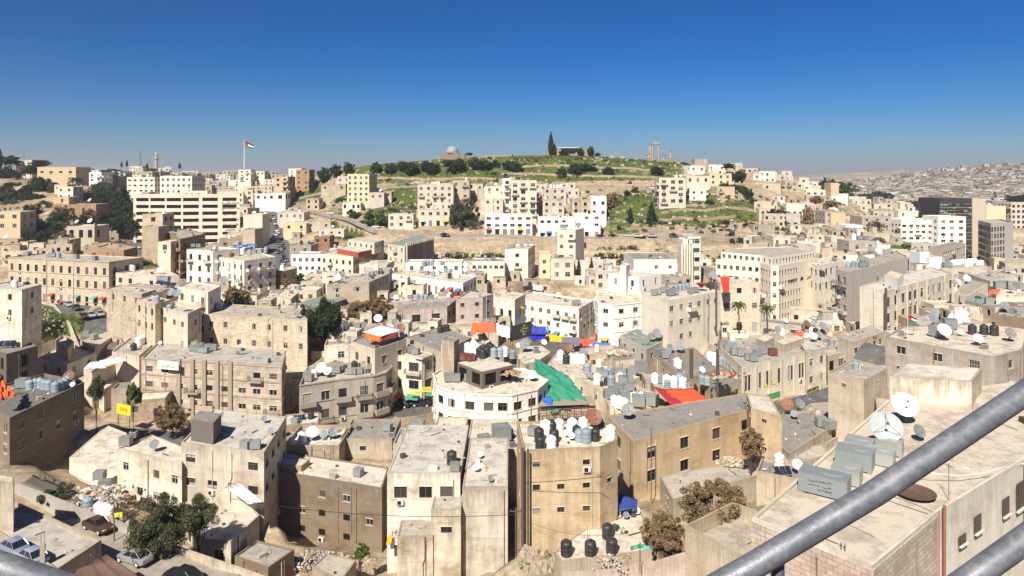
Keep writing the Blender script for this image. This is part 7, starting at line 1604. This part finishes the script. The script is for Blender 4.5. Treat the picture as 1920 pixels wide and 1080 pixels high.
cloth('red_cloths', 'red cloths spread on a low roof at the right edge', 'tarpaulin', (P(1850, 552, 168), P(1885, 549, 168), P(1880, 541, 174), P(1858, 542, 174)), (.75, .14, .09), 10, 6, .12, 0)
cloth('red_cloths', 'small red cloth below the larger red ones at the right edge', 'tarpaulin', (P(1856, 563, 160), P(1880, 563, 160), P(1882, 558, 163), P(1858, 557, 163)), (.7, .14, .09), 8, 5, .1, 0)
cloth('red_cloths', 'red cloth on the rooftop terraces right of the theatre front', 'tarpaulin', (P(1486, 628, 170), P(1506, 630, 170), P(1512, 620, 174), P(1494, 619, 174)), (.7, .12, .07), 8, 5, .12, 0)
cloth('blue_sheet', 'blue sheet over the stairs between the two ochre houses', 'tarpaulin', (P(1161, 957, 83), P(1193, 953, 83), P(1196, 938, 86), P(1160, 924, 88)), (.03, .07, .30), 10, 8, .08, .1)
cloth('orange_cloth', 'orange cloth hanging on the corner of the cream three window building', 'laundry', (P(724, 1022, 87), P(733, 1020, 87), P(736, 1003, 87.5), P(727, 1006, 87.5)), (.85, .35, .02), 6, 8, .12, 0)
cloth('tin_roof', 'white corrugated tin roof sheet leaning from the small tin shack', 'tin roof', (P(466, 945, 84), P(492, 941, 85), P(448, 903, 92), P(421, 913, 91)), (.70, .72, .76), 30, 3, .05, 0, mat='paint')
cloth('tin_roof', 'white sheet roof on the cream hut, left of the ribbed block', 'tin roof', (P(157, 691, 146), P(200, 690, 146), P(196, 676, 150), P(170, 678, 150)), (.62, .68, .74), 10, 4, .05, 0, mat='paint')
cloth('tin_roof', 'bright white sheet roof beside the other one on the cream hut', 'tin roof', (P(196, 684, 147), P(238, 675, 148), P(224, 668, 152), P(186, 676, 150)), (.8, .8, .76), 10, 4, .05, 0, mat='paint')
cloth('shed_roof', 'dark striped board roof of the long yard shed behind the grey wall', 'shed roof', (P(42, 907, 93), P(140, 948, 89), P(158, 928, 92), P(62, 890, 97)), (.13, .12, .09), 30, 4, .06, 0, mat='paint')
cloth('rusty_roof', 'rusty brown corrugated roof below the parking terrace at the bottom', 'shed roof', (P(130, 1090, 66), P(290, 1100, 66), P(200, 1040, 72), P(150, 1062, 71)), (.17, .10, .065), 36, 4, .07, 0, mat='paint')
# shop awnings round the plaza
for i, (x, y, Y, w_, c, lab) in enumerate([(1006, 622, 208, 5.5, (.01, .03, .45), 'deep blue awning at the left end of the plaza shops'), (1031, 628, 212, 4.6, (.75, .45, .03), 'left yellow awning on the plaza'), (1051, 630, 212, 4.6, (.75, .45, .03), 'right yellow awning on the plaza'), (1070, 632, 210, 5.6, (.14, .15, .17), 'grey awning between the yellow and the red ones'),
                                         (1101, 635, 214, 5, (.5, .09, .06), 'red parasol like awning between the two white blocks'), (1127, 642, 199, 5.2, (.06, .14, .42), 'blue awning on the bright white rounded block'), (1520, 738, 146, 4, (.5, .5, .48), 'pale grey awning over the market street'), (1008, 612, 208, 5, (.03, .06, .4), 'narrow blue awning above the deep blue one')]):
    p = P(x, y, Y); tag(ob('shop_awning', AWN, None, p, -.05, c, (w_, 2.4, 2.2)), lab, 'awning', 'awnings round the plaza')
# ---------------------------------------------------------------- landmark things on the citadel and skyline
def dome_house():
    c = ground_at(848, 300, 432); c.z = P(848, 289, 432).z; r = empty('domed_hall', (c.x, c.y, c.z-3)); tag(r, 'ruined stone hall with a pale grey dome on the citadel ridge', 'ruin')
    b = MB(); b.box((0, 0, 1.8), (8.6, 8, 4.4), 0); b.box((-5.4, 0, 1), (3.6, 7, 3.2), 0); b.box((6, 0, 1.2), (4, 7, 3.6), 0); b.box((9.6, .4, .8), (4, 6, 2.4), 0); b.box((-8.4, .3, .5), (3.4, 6, 1.6), 0, 0, .9)
    ob('wall', b.mesh('wall', ['stone_blocks']), r, None, 0, (*PAL['P'], .5))
    b = MB(); b.lathe((0, 0, 4), [(3.9, 0), (4.0, .5), (3.8, 1.4), (3.3, 2.5), (2.4, 3.4), (1.2, 3.9), (.1, 4.1)], 28); ob('dome', b.mesh('dome', ['paint'], smooth=True), r, None, 0, (.27, .28, .27))
    for k in range(3):
        b = MB(); b.box((-2.2+k*1.1, -4.1, 3.2), (.5, .3, .8)); ob('window', b.mesh('window', ['dark_hole']), r)
dome_house()
def museum():
    c = P(1066, 292, 440); r = empty('museum', (c.x, c.y, c.z-1)); tag(r, 'low museum building with a round white roof rim between trees on the ridge', 'museum')
    b = MB(); b.box((0, 0, 2.6), (14, 9, 5.4)); b.box((-10, 0, 2.4), (8, 8, 4.4)); b.box((11, 0, 2.6), (9, 8, 5.6)); ob('wall', b.mesh('wall', ['stone_slabs']), r, None, 0, (*PAL['P'], .3))
    b = MB(); b.lathe((0, -.3, 5.4), [(7.2, 0), (7.6, .25), (7.2, .6), (.2, .7)], 24); ob('roof', b.mesh('roof', ['paint']), r, None, 0, (.66, .62, .55))
    for x in (-3, -1, 1, 3, 12):
        b = MB(); b.box((x, -4.55, 2.8), (.8, .2, 1.8)); ob('window', b.mesh('window', ['window_glass']), r)
museum()
def temple():
    c = P(1232, 304, 427); r = empty('ruined_temple', c); tag(r, 'ruined temple with three tall standing columns and a lintel on the ridge', 'ruin'); s = 427/F
    cols = [(1219, 33), (1223.5, 33), (1235, 34), (1245, 13), (1257, 22), (1251, 8), (1213, 13), (1216, 16)]
    for x, h in cols:
        b = MB(); hh = h*s; b.lathe((0, 0, 0), [(.9, 0), (.9, .4), (.72, .6), (.68, hh*.5), (.62, hh-.6), (.8, hh-.4), (.95, hh)], 14); ob('column', b.mesh('column', ['stone_slabs'], smooth=True), r, ((x-1232)*s, U(-1, 1) if h < 30 else 0, 0), 0, (*PAL['E'], .3))
    b = MB(); b.box(((1229.5-1232)*s, 0, 34*s+.55), (15*s, 1.5, .9)); b.box(((1229.5-1232)*s, 0, 34*s+1.25), (10*s, 1.2, .5)); ob('lintel', b.mesh('lintel', ['stone_slabs']), r, None, 0, (*PAL['E'], .3))
    b = MB(); b.box((2.4, 0, .6), (17, 5, 1.3)); b.box((-5.6, 0, 1.4), (2, 4, 2.8)); b.box((9, 0, 1.2), (2, 3, 2.4)); ob('podium', b.mesh('podium', ['stone_blocks']), r, None, 0, (*PAL['P'], .5))
temple()
for x, y0, y1, lab in [(1269, 296, 306, 'lone stone column stump right of the ruined temple')]:
    c = P(x, y1, 425); b = MB(); b.lathe((0, 0, 0), [(1.0, 0), (.9, .5), (.8, 3), (.9, 3.3)], 12); tag(ob('column_stump', b.mesh('column_stump', ['stone_slabs'], smooth=True), None, c, 0, (*PAL['P'], .3)), lab, 'column')
def arch(x, Y, y1, lab):
    c = P(x, y1, Y); b = MB(); b.box((-1.3, 0, 1.5), (.5, .6, 3)); b.box((1.3, 0, 1.5), (.5, .6, 3)); b.box((0, 0, 3.2), (3.4, .7, .5)); tag(ob('stone_arch', b.mesh('stone_arch', ['stone_slabs']), None, c, 0, (*PAL['L'], .2)), lab, 'ruin')
arch(1157, 428, 298, 'small pale stone frame standing alone on the ridge right of the museum')
def flagpole(x, yt, yb, Y, lab, fs=1.0, rr=.5, wave=1):
    p = P(x, yb, Y); h = (yb-yt)*Y/F; r = empty('flagpole', p); tag(r, lab, 'flag'); b = MB(); b.tube([(0, 0, 0), (0, 0, h)], rr, 8, 0, rr*.6); b.lathe((0, 0, h), [(rr*.9, 0), (rr*.9, rr), (.02, rr*1.8)], 8); ob('pole', b.mesh('pole', ['letter_white']), r)
    W_, H_ = 18*Y/F*fs, 11*Y/F*fs; n = 12; fl = MB()
    for i in range(n):
        for j in range(6):
            def q(u, v): return (u*W_, math.sin(u*7)*H_*.12*u, h-H_+v*H_*(1-.35*u)-u*H_*.35+math.sin(u*5+1)*H_*.05)
            u0, u1, v0, v1 = i/n, (i+1)/n, j/6, (j+1)/6; um = (u0+u1)/2; vm = (v0+v1)/2
            mi = 0 if um < .5*(1-abs(vm-.5)*2) else (1 if vm > 2/3 else 2 if vm > 1/3 else 3)
            fl.face([q(u0, v0), q(u1, v0), q(u1, v1), q(u0, v1)], mi); 
    me = fl.mesh('flag', ['letter_red', 'letter_black', 'letter_white', 'flag_green']); ob('flag', me, r)
newmat('flag_green', .8, .1)[2].inputs['Base Color'].default_value = (.01, .16, .07, 1)
flagpole(458, 264, 316, 560, 'tall white flagpole with a huge waving flag on the left skyline', 1.0, .3)
flagpole(1702, 590, 640, 118, 'small flag on a thin pole at the corner of the long grey roof', 1.0, .04)
building(AB, 'white stepped apartment building under the tall flagpole', 'flagpole apartment building', '*447,318 470,318', 600, 345, 'E', 'd12 f3.2 s3.4 w1.5 h1.4 p.3 st.2 b.3 u0')
building(AB, 'tan apartment building with red roof hut right of the flagpole', 'red hut apartment building', '*472,321 496,319', 610, 343, 'C', 'd12 f3.2 s3.4 w1.4 h1.3 p.3 st.2 u0')
def minaret():
    p = P(293, 312, 620); r = empty('minaret', (p.x, p.y, p.z-8)); tag(r, 'thin pale minaret with a balcony ring on the left skyline', 'minaret'); b = MB(); b.lathe((0, 0, 0), [(1.5, 0), (1.4, 14), (2.1, 14.4), (2.1, 15.4), (1.1, 15.6), (1.0, 18.4), (1.3, 18.6), (1.0, 19.6), (.4, 20.6), (.05, 22)], 14); ob('shaft', b.mesh('shaft', ['stone_slabs'], smooth=True), r, None, 0, (*PAL['E'], .2))
minaret()
def mast(x, yt, yb, Y, lab, w_=1.0):
    p = P(x, yb, Y); h = (yb-yt)*Y/F; b = MB()
    for s in ((-1, -1), (1, -1), (0, 1)): b.tube([(s[0]*w_/2, s[1]*w_/2, -6), (s[0]*w_*.15, s[1]*w_*.15, h)], w_*.09, 4)
    for k in range(10): z = h*k/10; ww = w_*(1-.7*k/10); b.box((0, 0, z), (ww, ww, w_*.1))
    tag(ob('radio_mast', b.mesh('radio_mast', ['frame_dark']), None, p), lab, 'mast')
mast(264, 284, 310, 600, 'red and grey lattice radio mast left of the minaret', 1.6); mast(45, 278, 300, 470, 'thin radio mast on the red band skyline tower', .5)
for x in (990, 995): mast(x-40 if 0 else x-34 + (0), 318 if x == 990 else 322, 334, 348, 'thin antenna mast on top of the narrow awning stack, %s one' % ('left' if x == 990 else 'right'), .3)
def discdish(x, y, Y, lab):
    p = P(x, y, Y); r = empty('satellite_dish', (p.x, p.y, p.z-2)); tag(r, lab, 'satellite dish'); ob('mount', DMNT, r, None, 0, None, (3, 3, 3)); d = ob('reflector', DBOWL, r, (0, 0, 2.2), 0, (.2, .22, .25), (3.6, 3.6, 3.6)); d.rotation_euler = (math.radians(-50), 0, 0)
discdish(1146, 296, 428, 'dark dish left of the small stone frame on the ridge'); discdish(1165, 297, 428, 'dark dish right of the small stone frame on the ridge')
# caves in the cliff on the right
for i, (x, y, w_, h_) in enumerate([(1335, 427, 14, 5), (1359, 424, 18, 8), (1405, 424, 26, 8), (1530, 427, 10, 5), (1352, 434, 8, 3)]):
    p = ground_at(x, y); b = MB()
    n = 14; ring = [(w_*p.y/F/2*math.cos(k*2*math.pi/n)*(1+.15*math.sin(k*3)), -.5, h_*p.y/F/2*math.sin(k*2*math.pi/n)*(1+.2*math.cos(k*2))+.8) for k in range(n)]
    b.face(ring); bk = [(q[0]*.7, 2.5, q[2]*.7) for q in ring]
    for k in range(n): b.face([ring[k], bk[k], bk[(k+1) % n], ring[(k+1) % n]])
    tag(ob('cave_mouth', b.mesh('cave_mouth', ['dark_hole']), None, p), 'dark cave mouth in the cliff, %s from left' % ORD[[3352, 0][0] and [0, 2, 3, 4, 1][i]], 'cave', 'cave mouths in the cliff')
# ---------------------------------------------------------------- lamps, poles, cables, people
def lamp(x, yt, yb, Y, lab, arm=1):
    p = P(x, yb, Y); h = (yb-yt)*Y/F; r = empty('street_lamp', p); tag(r, lab, 'street lamp', 'street lamps'); b = MB(); b.tube([(0, 0, -1), (0, 0, h*.92), (-.25*arm, 0, h*.985), (-1.2*arm, 0, h)], .075, 6, 0, .045); ob('pole', b.mesh('pole', ['frame_dark']), r)
    b = MB(); b.box((-1.4*arm, 0, h), (.7, .22, .12)); ob('lamp_head', b.mesh('lamp_head', ['galvanised']), r, None, 0, (.4, .4, .4))
lamp(214, 930, 1024, 82, 'street lamp with curved arm beside the grey yard wall'); lamp(138, 500, 585, 186, 'tall thin lamp post on the left street, before the stone terrace'); lamp(255, 600, 640, 165, 'lamp post at the lower end of the car lined street')
lamp(1004, 590, 652, 205, 'lamp post in front of the deep blue awning'); lamp(1532, 748, 775, 130, 'small lamp post in the market street'); lamp(1163, 640, 672, 190, 'lamp post on the plaza near the rubble roofed hut')
for i, (x, Y) in enumerate([(900, 325.2), (940, 325.2), (985, 325.2), (1085, 325.2), (1230, 325.5), (1282, 326), (1336, 326), (1421, 326), (1180, 325.4)]):
    lamp(x, 418, 447, Y, '%s of the thin lamp posts along the hill road' % ORD[sorted([900, 940, 985, 1085, 1230, 1282, 1336, 1421, 1180]).index(x)])
def pole(x, yt, yb, Y, lab, r_=.09, arms=True):
    p = P(x, yb, Y); h = (yb-yt)*Y/F; r = empty('utility_pole', p); tag(r, lab, 'utility pole'); b = MB(); b.tube([(0, 0, -1), (0, 0, h)], r_, 7); ob('pole', b.mesh('pole', ['frame_dark']), r)
    if arms: b = MB(); b.box((0, 0, h-.4), (1.4, .1, .1)); [b.lathe((s, 0, h-.35), [(.05, 0), (.05, .15), (.01, .18)], 6) for s in (-.6, 0, .6)]; ob('crossarm', b.mesh('crossarm', ['frame_dark']), r)
pole(967, 952, 1090, 80, 'dark utility pole between the whitewashed and the ochre building'); pole(1221, 803, 945, 94.5, 'tall thin pole standing against the long ochre house front', .06, False); pole(545, 790, 812, 128, 'short pole left of the sooty building terrace', .05, False)
pole(980, 840, 1010, 79.3, 'thick grey pipe running up the left corner of the tall ochre building', .16, False); pole(990, 842, 1012, 79.2, 'second thick pipe on the left corner of the tall ochre building', .12, False)
pole(1345, 655, 775, 140, 'tall black chimney pipe right of the scrap wood terrace', .32, False); pole(1296, 655, 700, 141, 'black chimney pipe on the long dirty piped building', .4, False); pole(1534, 520, 640, 168, 'tall thin pipe on the right side of the tall cream block', .12, False) if 0 else None
pole(1343, 530, 620, 171, 'grey vertical pipe down the right end of the tall cream block', .25, False)
pole(1661, 540, 640, 174.5, 'thick vertical pipe at the corner of the seven column building', .3, False)
def cable(a, b_, sag, lab, n=1, gap=.4, r_=.018):
    for k in range(n):
        q = MB(); pts = []
        for i in range(15):
            t = i/14; p = a.lerp(b_, t); pts.append((p.x, p.y+k*gap, p.z-sag*4*t*(1-t)-k*.12))
        q.tube(pts, r_, 4); tag(ob('power_cable', q.mesh('power_cable', ['rubber'])), lab+(', %s from top' % ORD[k] if n > 1 else ''), 'cable', 'power cables')
cable(P(10, 810, 95), P(214, 925, 83), .8, 'sagging black cable crossing the shaded yard at left', 3, .25, .012)
cable(P(430, 935, 84), P(967, 965, 80), 1.0, 'thin cable strung across the sooty building', 3, .3, .012)
cable(P(967, 968, 80), P(1175, 1000, 74), 1.0, 'cable from the utility pole to the black tanks roof')
cable(P(985, 905, 78.6), P(1130, 893, 78), .1, 'dark pipe like cable across the front of the tall ochre building', 1, 0, .035)
def person(x, y, Y, lab, top, legs, lean=0, walk=.18):
    """a small standing or walking figure grown from one skeleton"""
    p = ground_at(x, y, Y); zr = rz_at(p.x, p.y); p.z = zr if zr else p.z
    me = bpy.data.meshes.new('person'); V = [(0, 0, .92), (0, 0, 1.15), (0, 0, 1.40), (0, 0, 1.52), (0, -.02, 1.64), (0, -.01, 1.74), (.10, 0, .86), (.12, -walk*.6, .48), (.12, -walk*.2-.02, .07), (.12, -walk*.2-.16, .04), (-.10, 0, .86), (-.12, walk*.3, .48), (-.12, walk, .08), (-.12, walk-.14, .05), (.19, 0, 1.38), (.27, .05, 1.12), (.26, -.08, .88), (-.19, 0, 1.38), (-.27, -.02, 1.12), (-.26, -.12, .90)]
    E = [(0,1),(1,2),(2,3),(3,4),(4,5),(0,6),(6,7),(7,8),(8,9),(0,10),(10,11),(11,12),(12,13),(2,14),(14,15),(15,16),(2,17),(17,18),(18,19)]
    rad = [.15, .14, .15, .06, .10, .07, .10, .065, .045, .04, .10, .065, .045, .04, .065, .045, .035, .065, .045, .035]
    me.from_pydata(V, E, []); tmp = bpy.data.objects.new('tmp', me); COL.objects.link(tmp); sk = tmp.modifiers.new('s', 'SKIN'); tmp.modifiers.new('b', 'SUBSURF').levels = 1
    for i, sv in enumerate(me.skin_vertices[0].data): sv.radius = (rad[i], rad[i]*.8); sv.use_root = i == 0
    bpy.context.view_layer.update(); m2 = bpy.data.meshes.new_from_object(tmp.evaluated_get(bpy.context.evaluated_depsgraph_get())); bpy.data.objects.remove(tmp)
    m2.materials.clear(); cols = [(.30, .18, .12), top, legs, (.02, .015, .012)]
    for c in cols:
        mm = bpy.data.materials.new('clothing'); mm.use_nodes = True; mm.node_tree.nodes['Principled BSDF'].inputs['Base Color'].default_value = (*c, 1); mm.node_tree.nodes['Principled BSDF'].inputs['Roughness'].default_value = .9; m2.materials.append(mm)
    for f in m2.polygons:
        z = f.center.z; f.use_smooth = True; f.material_index = 3 if z > 1.68 or z < .09 else 0 if z > 1.5 or (abs(f.center.x) > .22 and z < .95) else 1 if z > .9 else 2
    o = bpy.data.objects.new('person', m2); COL.objects.link(o); o.location = p; o.rotation_euler = (0, 0, lean); tag(o, lab, 'person')
person(221, 611, 176, 'person in dark clothes walking down the car lined street', (.03, .03, .04), (.02, .02, .025), .3)
person(183, 790, 127, 'person in pale blue top standing in the shaded street, left one', (.35, .5, .6), (.05, .05, .06), 1)
person(200, 794, 127, 'person in white shirt in the shaded street, right one', (.6, .6, .6), (.04, .04, .05), -.5)
person(786, 762, 150, 'person in white shirt and dark trousers outside the yellow sign shop', (.6, .6, .6), (.03, .03, .04), 0)
person(800, 765, 150, 'person with red trousers beside the yellow signs', (.5, .4, .3), (.4, .03, .03), 2)
# ---------------------------------------------------------------- terrace railing beside the camera
r = empty('terrace_railing', (0, 2.2, CZ-1.3)); tag(r, 'scratched grey metal pipe railing of the viewing terrace crossing the foreground', 'railing')
def rail(nm, pts, rad):
    b = MB(); b.tube([Vector(p)-r.location for p in pts], rad, 20); ob(nm, b.mesh(nm, ['rail_metal'], smooth=True), r)
rail('top_rail', [P(2350, 445, 2.6), P(1920, 738, 2.3), P(1640, 925, 2.17), P(1400, 1068, 2.1), P(1180, 1190, 2.06), P(900, 1310, 2.05)], .037)
rail('lower_rail', [P(2350, 700, 2.45), P(1920, 1012, 2.15), P(1800, 1098, 2.1), P(1500, 1320, 2.05)], .037)
rail('side_rail', [P(-300, 990, 1.9), P(-20, 1058, 1.9), P(60, 1083, 1.92), P(200, 1130, 1.95), P(500, 1230, 2.0), P(900, 1310, 2.05)], .038)
rail('post', [P(1458, 1050, 2.14), P(1458, 1330, 2.14)], .02)
rail('post', [P(60, 1100, 1.95), P(60, 1400, 1.95)], .02)
# odds and ends on the near roofs
def reb(x, y, Y, h, lab):
    p = P(x, y, Y); r2 = empty('concrete_post', p); tag(r2, lab, 'post'); b = MB(); b.box((0, 0, h/2), (.42, .42, h)); ob('post', b.mesh('post', ['plaster']), r2, None, .4, (*PAL['T'], .4)); b = MB()
    for sx in (-.13, .13):
        for sy in (-.13, .13): b.tube([(sx, sy, h), (sx*1.1, sy, h+1.1+sx)], .014, 4)
    ob('rebar', b.mesh('rebar', ['frame_dark']), r2, None, .4)
q = atz(80, 1062, ROOFS['parking terrace'][0]); reb(80, 1062, q.y, 2.3, 'unfinished concrete post with bare steel bars on the parking terrace')
def heap(name, lab, x, y, Y, rx, n, s, cols, cat='rubble'):
    b = MB(); c = P(x, y, Y); rs = random.Random(int(x))
    for k in range(n):
        a = rs.gauss(0, .45)*rx; d = rs.gauss(0, .4)*rx; hh = max(0, (1-(a*a+d*d)/rx/rx))*rx*.28; ss = s*rs.uniform(.4, 1.4)
        zz = hz(c.x+a, c.y+d)[0]-c.z if name == 'x' else 0
        b.box((a, d, hh*rs.random()+zz+.05), (ss*rs.uniform(.5, 2), ss, ss*rs.uniform(.3, .8)), rs.randrange(len(cols)), rs.uniform(0, 3), rs.uniform(.6, 1))
    ms = []
    for i, cc in enumerate(cols):
        nm = '%s_%d' % (name, i)
        if nm not in MATS: newmat(nm, .95, .1)[2].inputs['Base Color'].default_value = (*cc, 1)
        ms.append(nm)
    tag(ob(name, b.mesh(name, ms), None, c), lab, kind='stuff')
RUB = [(.48, .42, .33), (.38, .30, .22), (.55, .50, .42), (.33, .20, .13), (.6, .6, .6)]; TRA = RUB+[(.35, .12, .09), (.14, .18, .3), (.6, .6, .58), (.3, .25, .2), (.2, .17, .13)]
heap('rubble_heap', 'pale rubble and blocks in the yard behind the diagonal wall', 180, 935, 92, 4, 260, .35, RUB); heap('rubble_heap', 'reddish broken bricks under the box tanks in the yard', 196, 945, 90, 2.0, 160, .22, [(.5, .30, .2), (.45, .33, .24)])
heap('rubbish_heap', 'heap of rubbish and rags at the foot of the sooty building', 585, 1052, 88, 2.6, 420, .16, TRA); heap('rubbish_heap', 'rubbish spilling beside the cream three window building', 752, 1000, 86, 1.2, 160, .15, TRA)
heap('rubble_heap', 'rubble along the bottom curb wall', 1150, 1058, 72.9, 2.2, 110, .12, RUB); 
heap('scrap_heap', 'scrap timber piled on the roof terrace between tanks', 1362, 705, 141, 2.6, 160, .5, [(.25, .15, .09), (.4, .3, .2), (.3, .08, .05), (.45, .42, .36)]); heap('scrap_heap', 'brown firewood stacked on the white rounded roof', 955, 700, 134, 2.0, 150, .4, [(.35, .22, .12), (.25, .15, .08)])
heap('rubble_heap', 'broken tiles covering the roof of the hut on the plaza', 1162, 662, 166, 2.6, 300, .4, [(.35, .22, .15), (.45, .35, .25), (.6, .55, .48)])
heap('rubble_heap', 'white rubble on the cracked grey roof below the ochre house', 1375, 868, 99, 2.0, 120, .3, [(.6, .55, .47), (.5, .45, .38)])
# tanks standing in the rubble yard
for x, y, Y, k, s, lab in [(187, 900, 99, 'b', 1.5, 'grey box tank in the rubble yard, upper one'), (196, 918, 96, 'b', 1.5, 'grey box tank in the rubble yard, lower one'), (186, 965, 88, 'w', 1.3, 'white sack like tank by the diagonal wall, left one'), (197, 968, 88, 'w', 1.3, 'white sack like tank by the diagonal wall, middle one'), (205, 970, 88, 'w', 1.2, 'white sack like tank by the diagonal wall, right one'), (165, 955, 89, 'g', 1.3, 'blue-grey barrel by the diagonal wall')]:
    kind, size, col, _, cat = SP[k]; tag(thing(kind, P(x, y, Y), size*s*.7, vary(col, .1)), lab, cat, 'tanks in the rubble yard')

rs = random.Random(9); refs = [(r_, v) for r_, v in ROOFS.items() if v[2] < 200]
made = 0
while made < 26:
    a, b_ = rs.choice(refs), rs.choice(refs)
    if a is b_: continue
    p, q = a[1][1][0], b_[1][1][rs.randrange(2)]
    d = (p-q).length
    if 12 < d < 38 and p.y > 95 and q.y > 95:
        A, B = Vector((p.x, p.y, a[1][0]+rs.uniform(.5, 2))), Vector((q.x, q.y, b_[1][0]+rs.uniform(.5, 2)))
        cable(A, B, d*.03, ' '.join(('thin cable from %s, to %s' % (a[0], b_[0])).split()[:16]), 1, 0, .016); made += 1

# bits lying on the nearest roof
def onroof(pts, r_, name, mat, lab, cat, lift=.04):
    b = MB(); b.tube([atz(x, y, zb_+lift) for x, y in pts], r_, 5); tag(ob(name, b.mesh(name, [mat])), lab, cat)
onroof([(1705, 874), (1740, 886), (1790, 892), (1840, 888), (1880, 876), (1925, 868)], .02, 'hose', 'letter_white', 'thin white hose curving across the nearest roof behind the railing', 'hose')
onroof([(1690, 893), (1740, 900), (1800, 901), (1860, 893)], .012, 'loose_cable', 'rubber', 'thin dark cable lying on the nearest roof below the white hose', 'cable')
onroof([(1640, 930), (1690, 947), (1740, 964)], .02, 'steel_rod', 'frame_dark', 'straight dark steel rod on the nearest roof left of the rusty disc', 'rod')
onroof([(1656, 925), (1710, 943), (1752, 961)], .015, 'steel_rod', 'frame_dark', 'second steel rod beside the rusty disc, further back', 'rod')
onroof([(1850, 792), (1880, 796), (1908, 806)], .02, 'steel_rod', 'frame_dark', 'dark steel rod at the far right of the nearest roof', 'rod')
onroof([(1570, 975), (1605, 990), (1641, 1008)], .01, 'loose_cable', 'rubber', 'short wire on the front of the nearest roof', 'cable')
b = MB(); s_ = .38
for i in (0, 1):
    for j in (0, 1):
        b.tube([(i*s_, j*s_, 0), (i*s_, j*s_, s_)], .012, 4); b.tube([(i*s_, 0, j*s_), (i*s_, s_, j*s_)], .012, 4); b.tube([(0, i*s_, j*s_), (s_, i*s_, j*s_)], .012, 4)
tag(ob('wire_crate', b.mesh('wire_crate', ['frame_dark']), None, atz(1780, 864, zb_+.01), .4), 'small open wire frame cube standing on the nearest roof', 'wire crate')
w_ = atz(1779, 938, zb_); tag(thing('antenna', (w_.x, w_.y, zb_+.004), .7, None), 'thin aerial rod at the edge of the nearest roof above the rusty pipe', 'antenna')
for i, (x, y) in enumerate([(1577, 1030), (1584, 1033)]):
    b = MB(); b.tube([(0, 0, 0), (0, 0, .35), (.08, 0, .45)], .06, 8); w_ = atz(x, y, zb_); tag(ob('vent_pipe', b.mesh('vent_pipe', ['galvanised'], smooth=True), None, (w_.x, w_.y, zb_), 0, (.35, .36, .36)), '%s stubby grey vent pipe on the front corner of the nearest roof' % ('left', 'right')[i], 'vent pipe')
# wooden ladder and brick stacks on the brick walled terrace
zt_ = ROOFS['brick walled terrace'][0]; q = atz(623, 858, zt_); b = MB()
for sx in (-.22, .22): b.tube([(sx, 0, 0), (sx, .5, 2.6)], .035, 5)
for k in range(8): b.tube([(-.22, .06+k*.055, .3+k*.3), (.22, .06+k*.055, .3+k*.3)], .025, 5)
tag(ob('ladder', b.mesh('ladder', ['bark']), None, (q.x, q.y-.4, zt_-.7)), 'wooden ladder leaning on the brick wall behind the sooty building', 'ladder')
SUN_EL, SUN_AZ, SKY, EXPO, HAZE = 45, -20, .079, 0.74, 0.00017
# ---------------------------------------------------------------- camera, sun, sky, air
cam = bpy.data.cameras.new('camera'); cam.sensor_width = 36; cam.lens = 36*F/1920; cam.shift_y = -(540-HZ)/1920
cam.clip_start = .1; cam.clip_end = 20000
co = bpy.data.objects.new('camera', cam); COL.objects.link(co); co.location = (0, 0, CZ); co.rotation_euler = (math.radians(90), 0, 0)
scene.camera = co
EL, AZ = math.radians(SUN_EL), math.radians(SUN_AZ)     # azimuth of the sun measured from straight behind the camera, positive to the right
sd = Vector((math.sin(AZ)*math.cos(EL), -math.cos(AZ)*math.cos(EL), math.sin(EL)))
sl = bpy.data.lights.new('sun', 'SUN'); sl.energy = 5.0; sl.angle = math.radians(.5); sl.color = (1.0, .935, .83)
so = bpy.data.objects.new('sun', sl); COL.objects.link(so); so.rotation_euler = sd.to_track_quat('Z', 'Y').to_euler(); so.location = (0, -50, 200)
w = bpy.data.worlds.new('World'); scene.world = w; w.use_nodes = True
nt = w.node_tree; bg = nt.nodes['Background']
sky = nt.nodes.new('ShaderNodeTexSky'); sky.sky_type = 'NISHITA'; sky.sun_disc = False
sky.sun_elevation = EL; sky.sun_rotation = math.atan2(sd.x, sd.y); sky.altitude = 800
sky.air_density = 1.0; sky.dust_density = 0.8; sky.ozone_density = 10.0
sc_ = nt.nodes.new('ShaderNodeVectorMath'); sc_.operation = 'SCALE'; sc_.inputs['Scale'].default_value = .4; nt.links.new(sky.outputs[0], sc_.inputs[0])
gm_ = nt.nodes.new('ShaderNodeGamma'); gm_.inputs[1].default_value = 1.42; nt.links.new(sc_.outputs[0], gm_.inputs[0]); hs_ = nt.nodes.new('ShaderNodeHueSaturation'); hs_.inputs['Saturation'].default_value = 1.16; nt.links.new(gm_.outputs[0], hs_.inputs['Color']); nt.links.new(hs_.outputs[0], bg.inputs[0]); bg.inputs[1].default_value = SKY
scene.view_settings.view_transform = 'Standard'; scene.view_settings.look = 'None'; scene.view_settings.gamma = 1.0
scene.view_settings.use_curve_mapping = False; scene.view_settings.exposure = EXPO
scene.render.engine = 'CYCLES'
if HAZE:
    m = bpy.data.materials.new('air'); m.use_nodes = True; n2 = m.node_tree; n2.nodes.remove(n2.nodes['Principled BSDF'])
    pv = n2.nodes.new('ShaderNodeVolumePrincipled'); pv.inputs['Density'].default_value = HAZE; pv.inputs['Color'].default_value = (.86, .87, .92, 1)
    pv.inputs['Anisotropy'].default_value = .2
    n2.links.new(pv.outputs[0], n2.nodes['Material Output'].inputs['Volume'])
    MATS['air'] = m
    b = MB(); zlo, zhi = float(Z.min())-1.5, 175.0
    b.box((0, 4500, (zlo+zhi)/2), (30000, 9200+600, zhi-zlo))
    h = ob('haze', b.mesh('haze', ['air'])); tag(h, kind='stuff'); h.display_type = 'WIRE'
print('objects', len(bpy.data.objects))
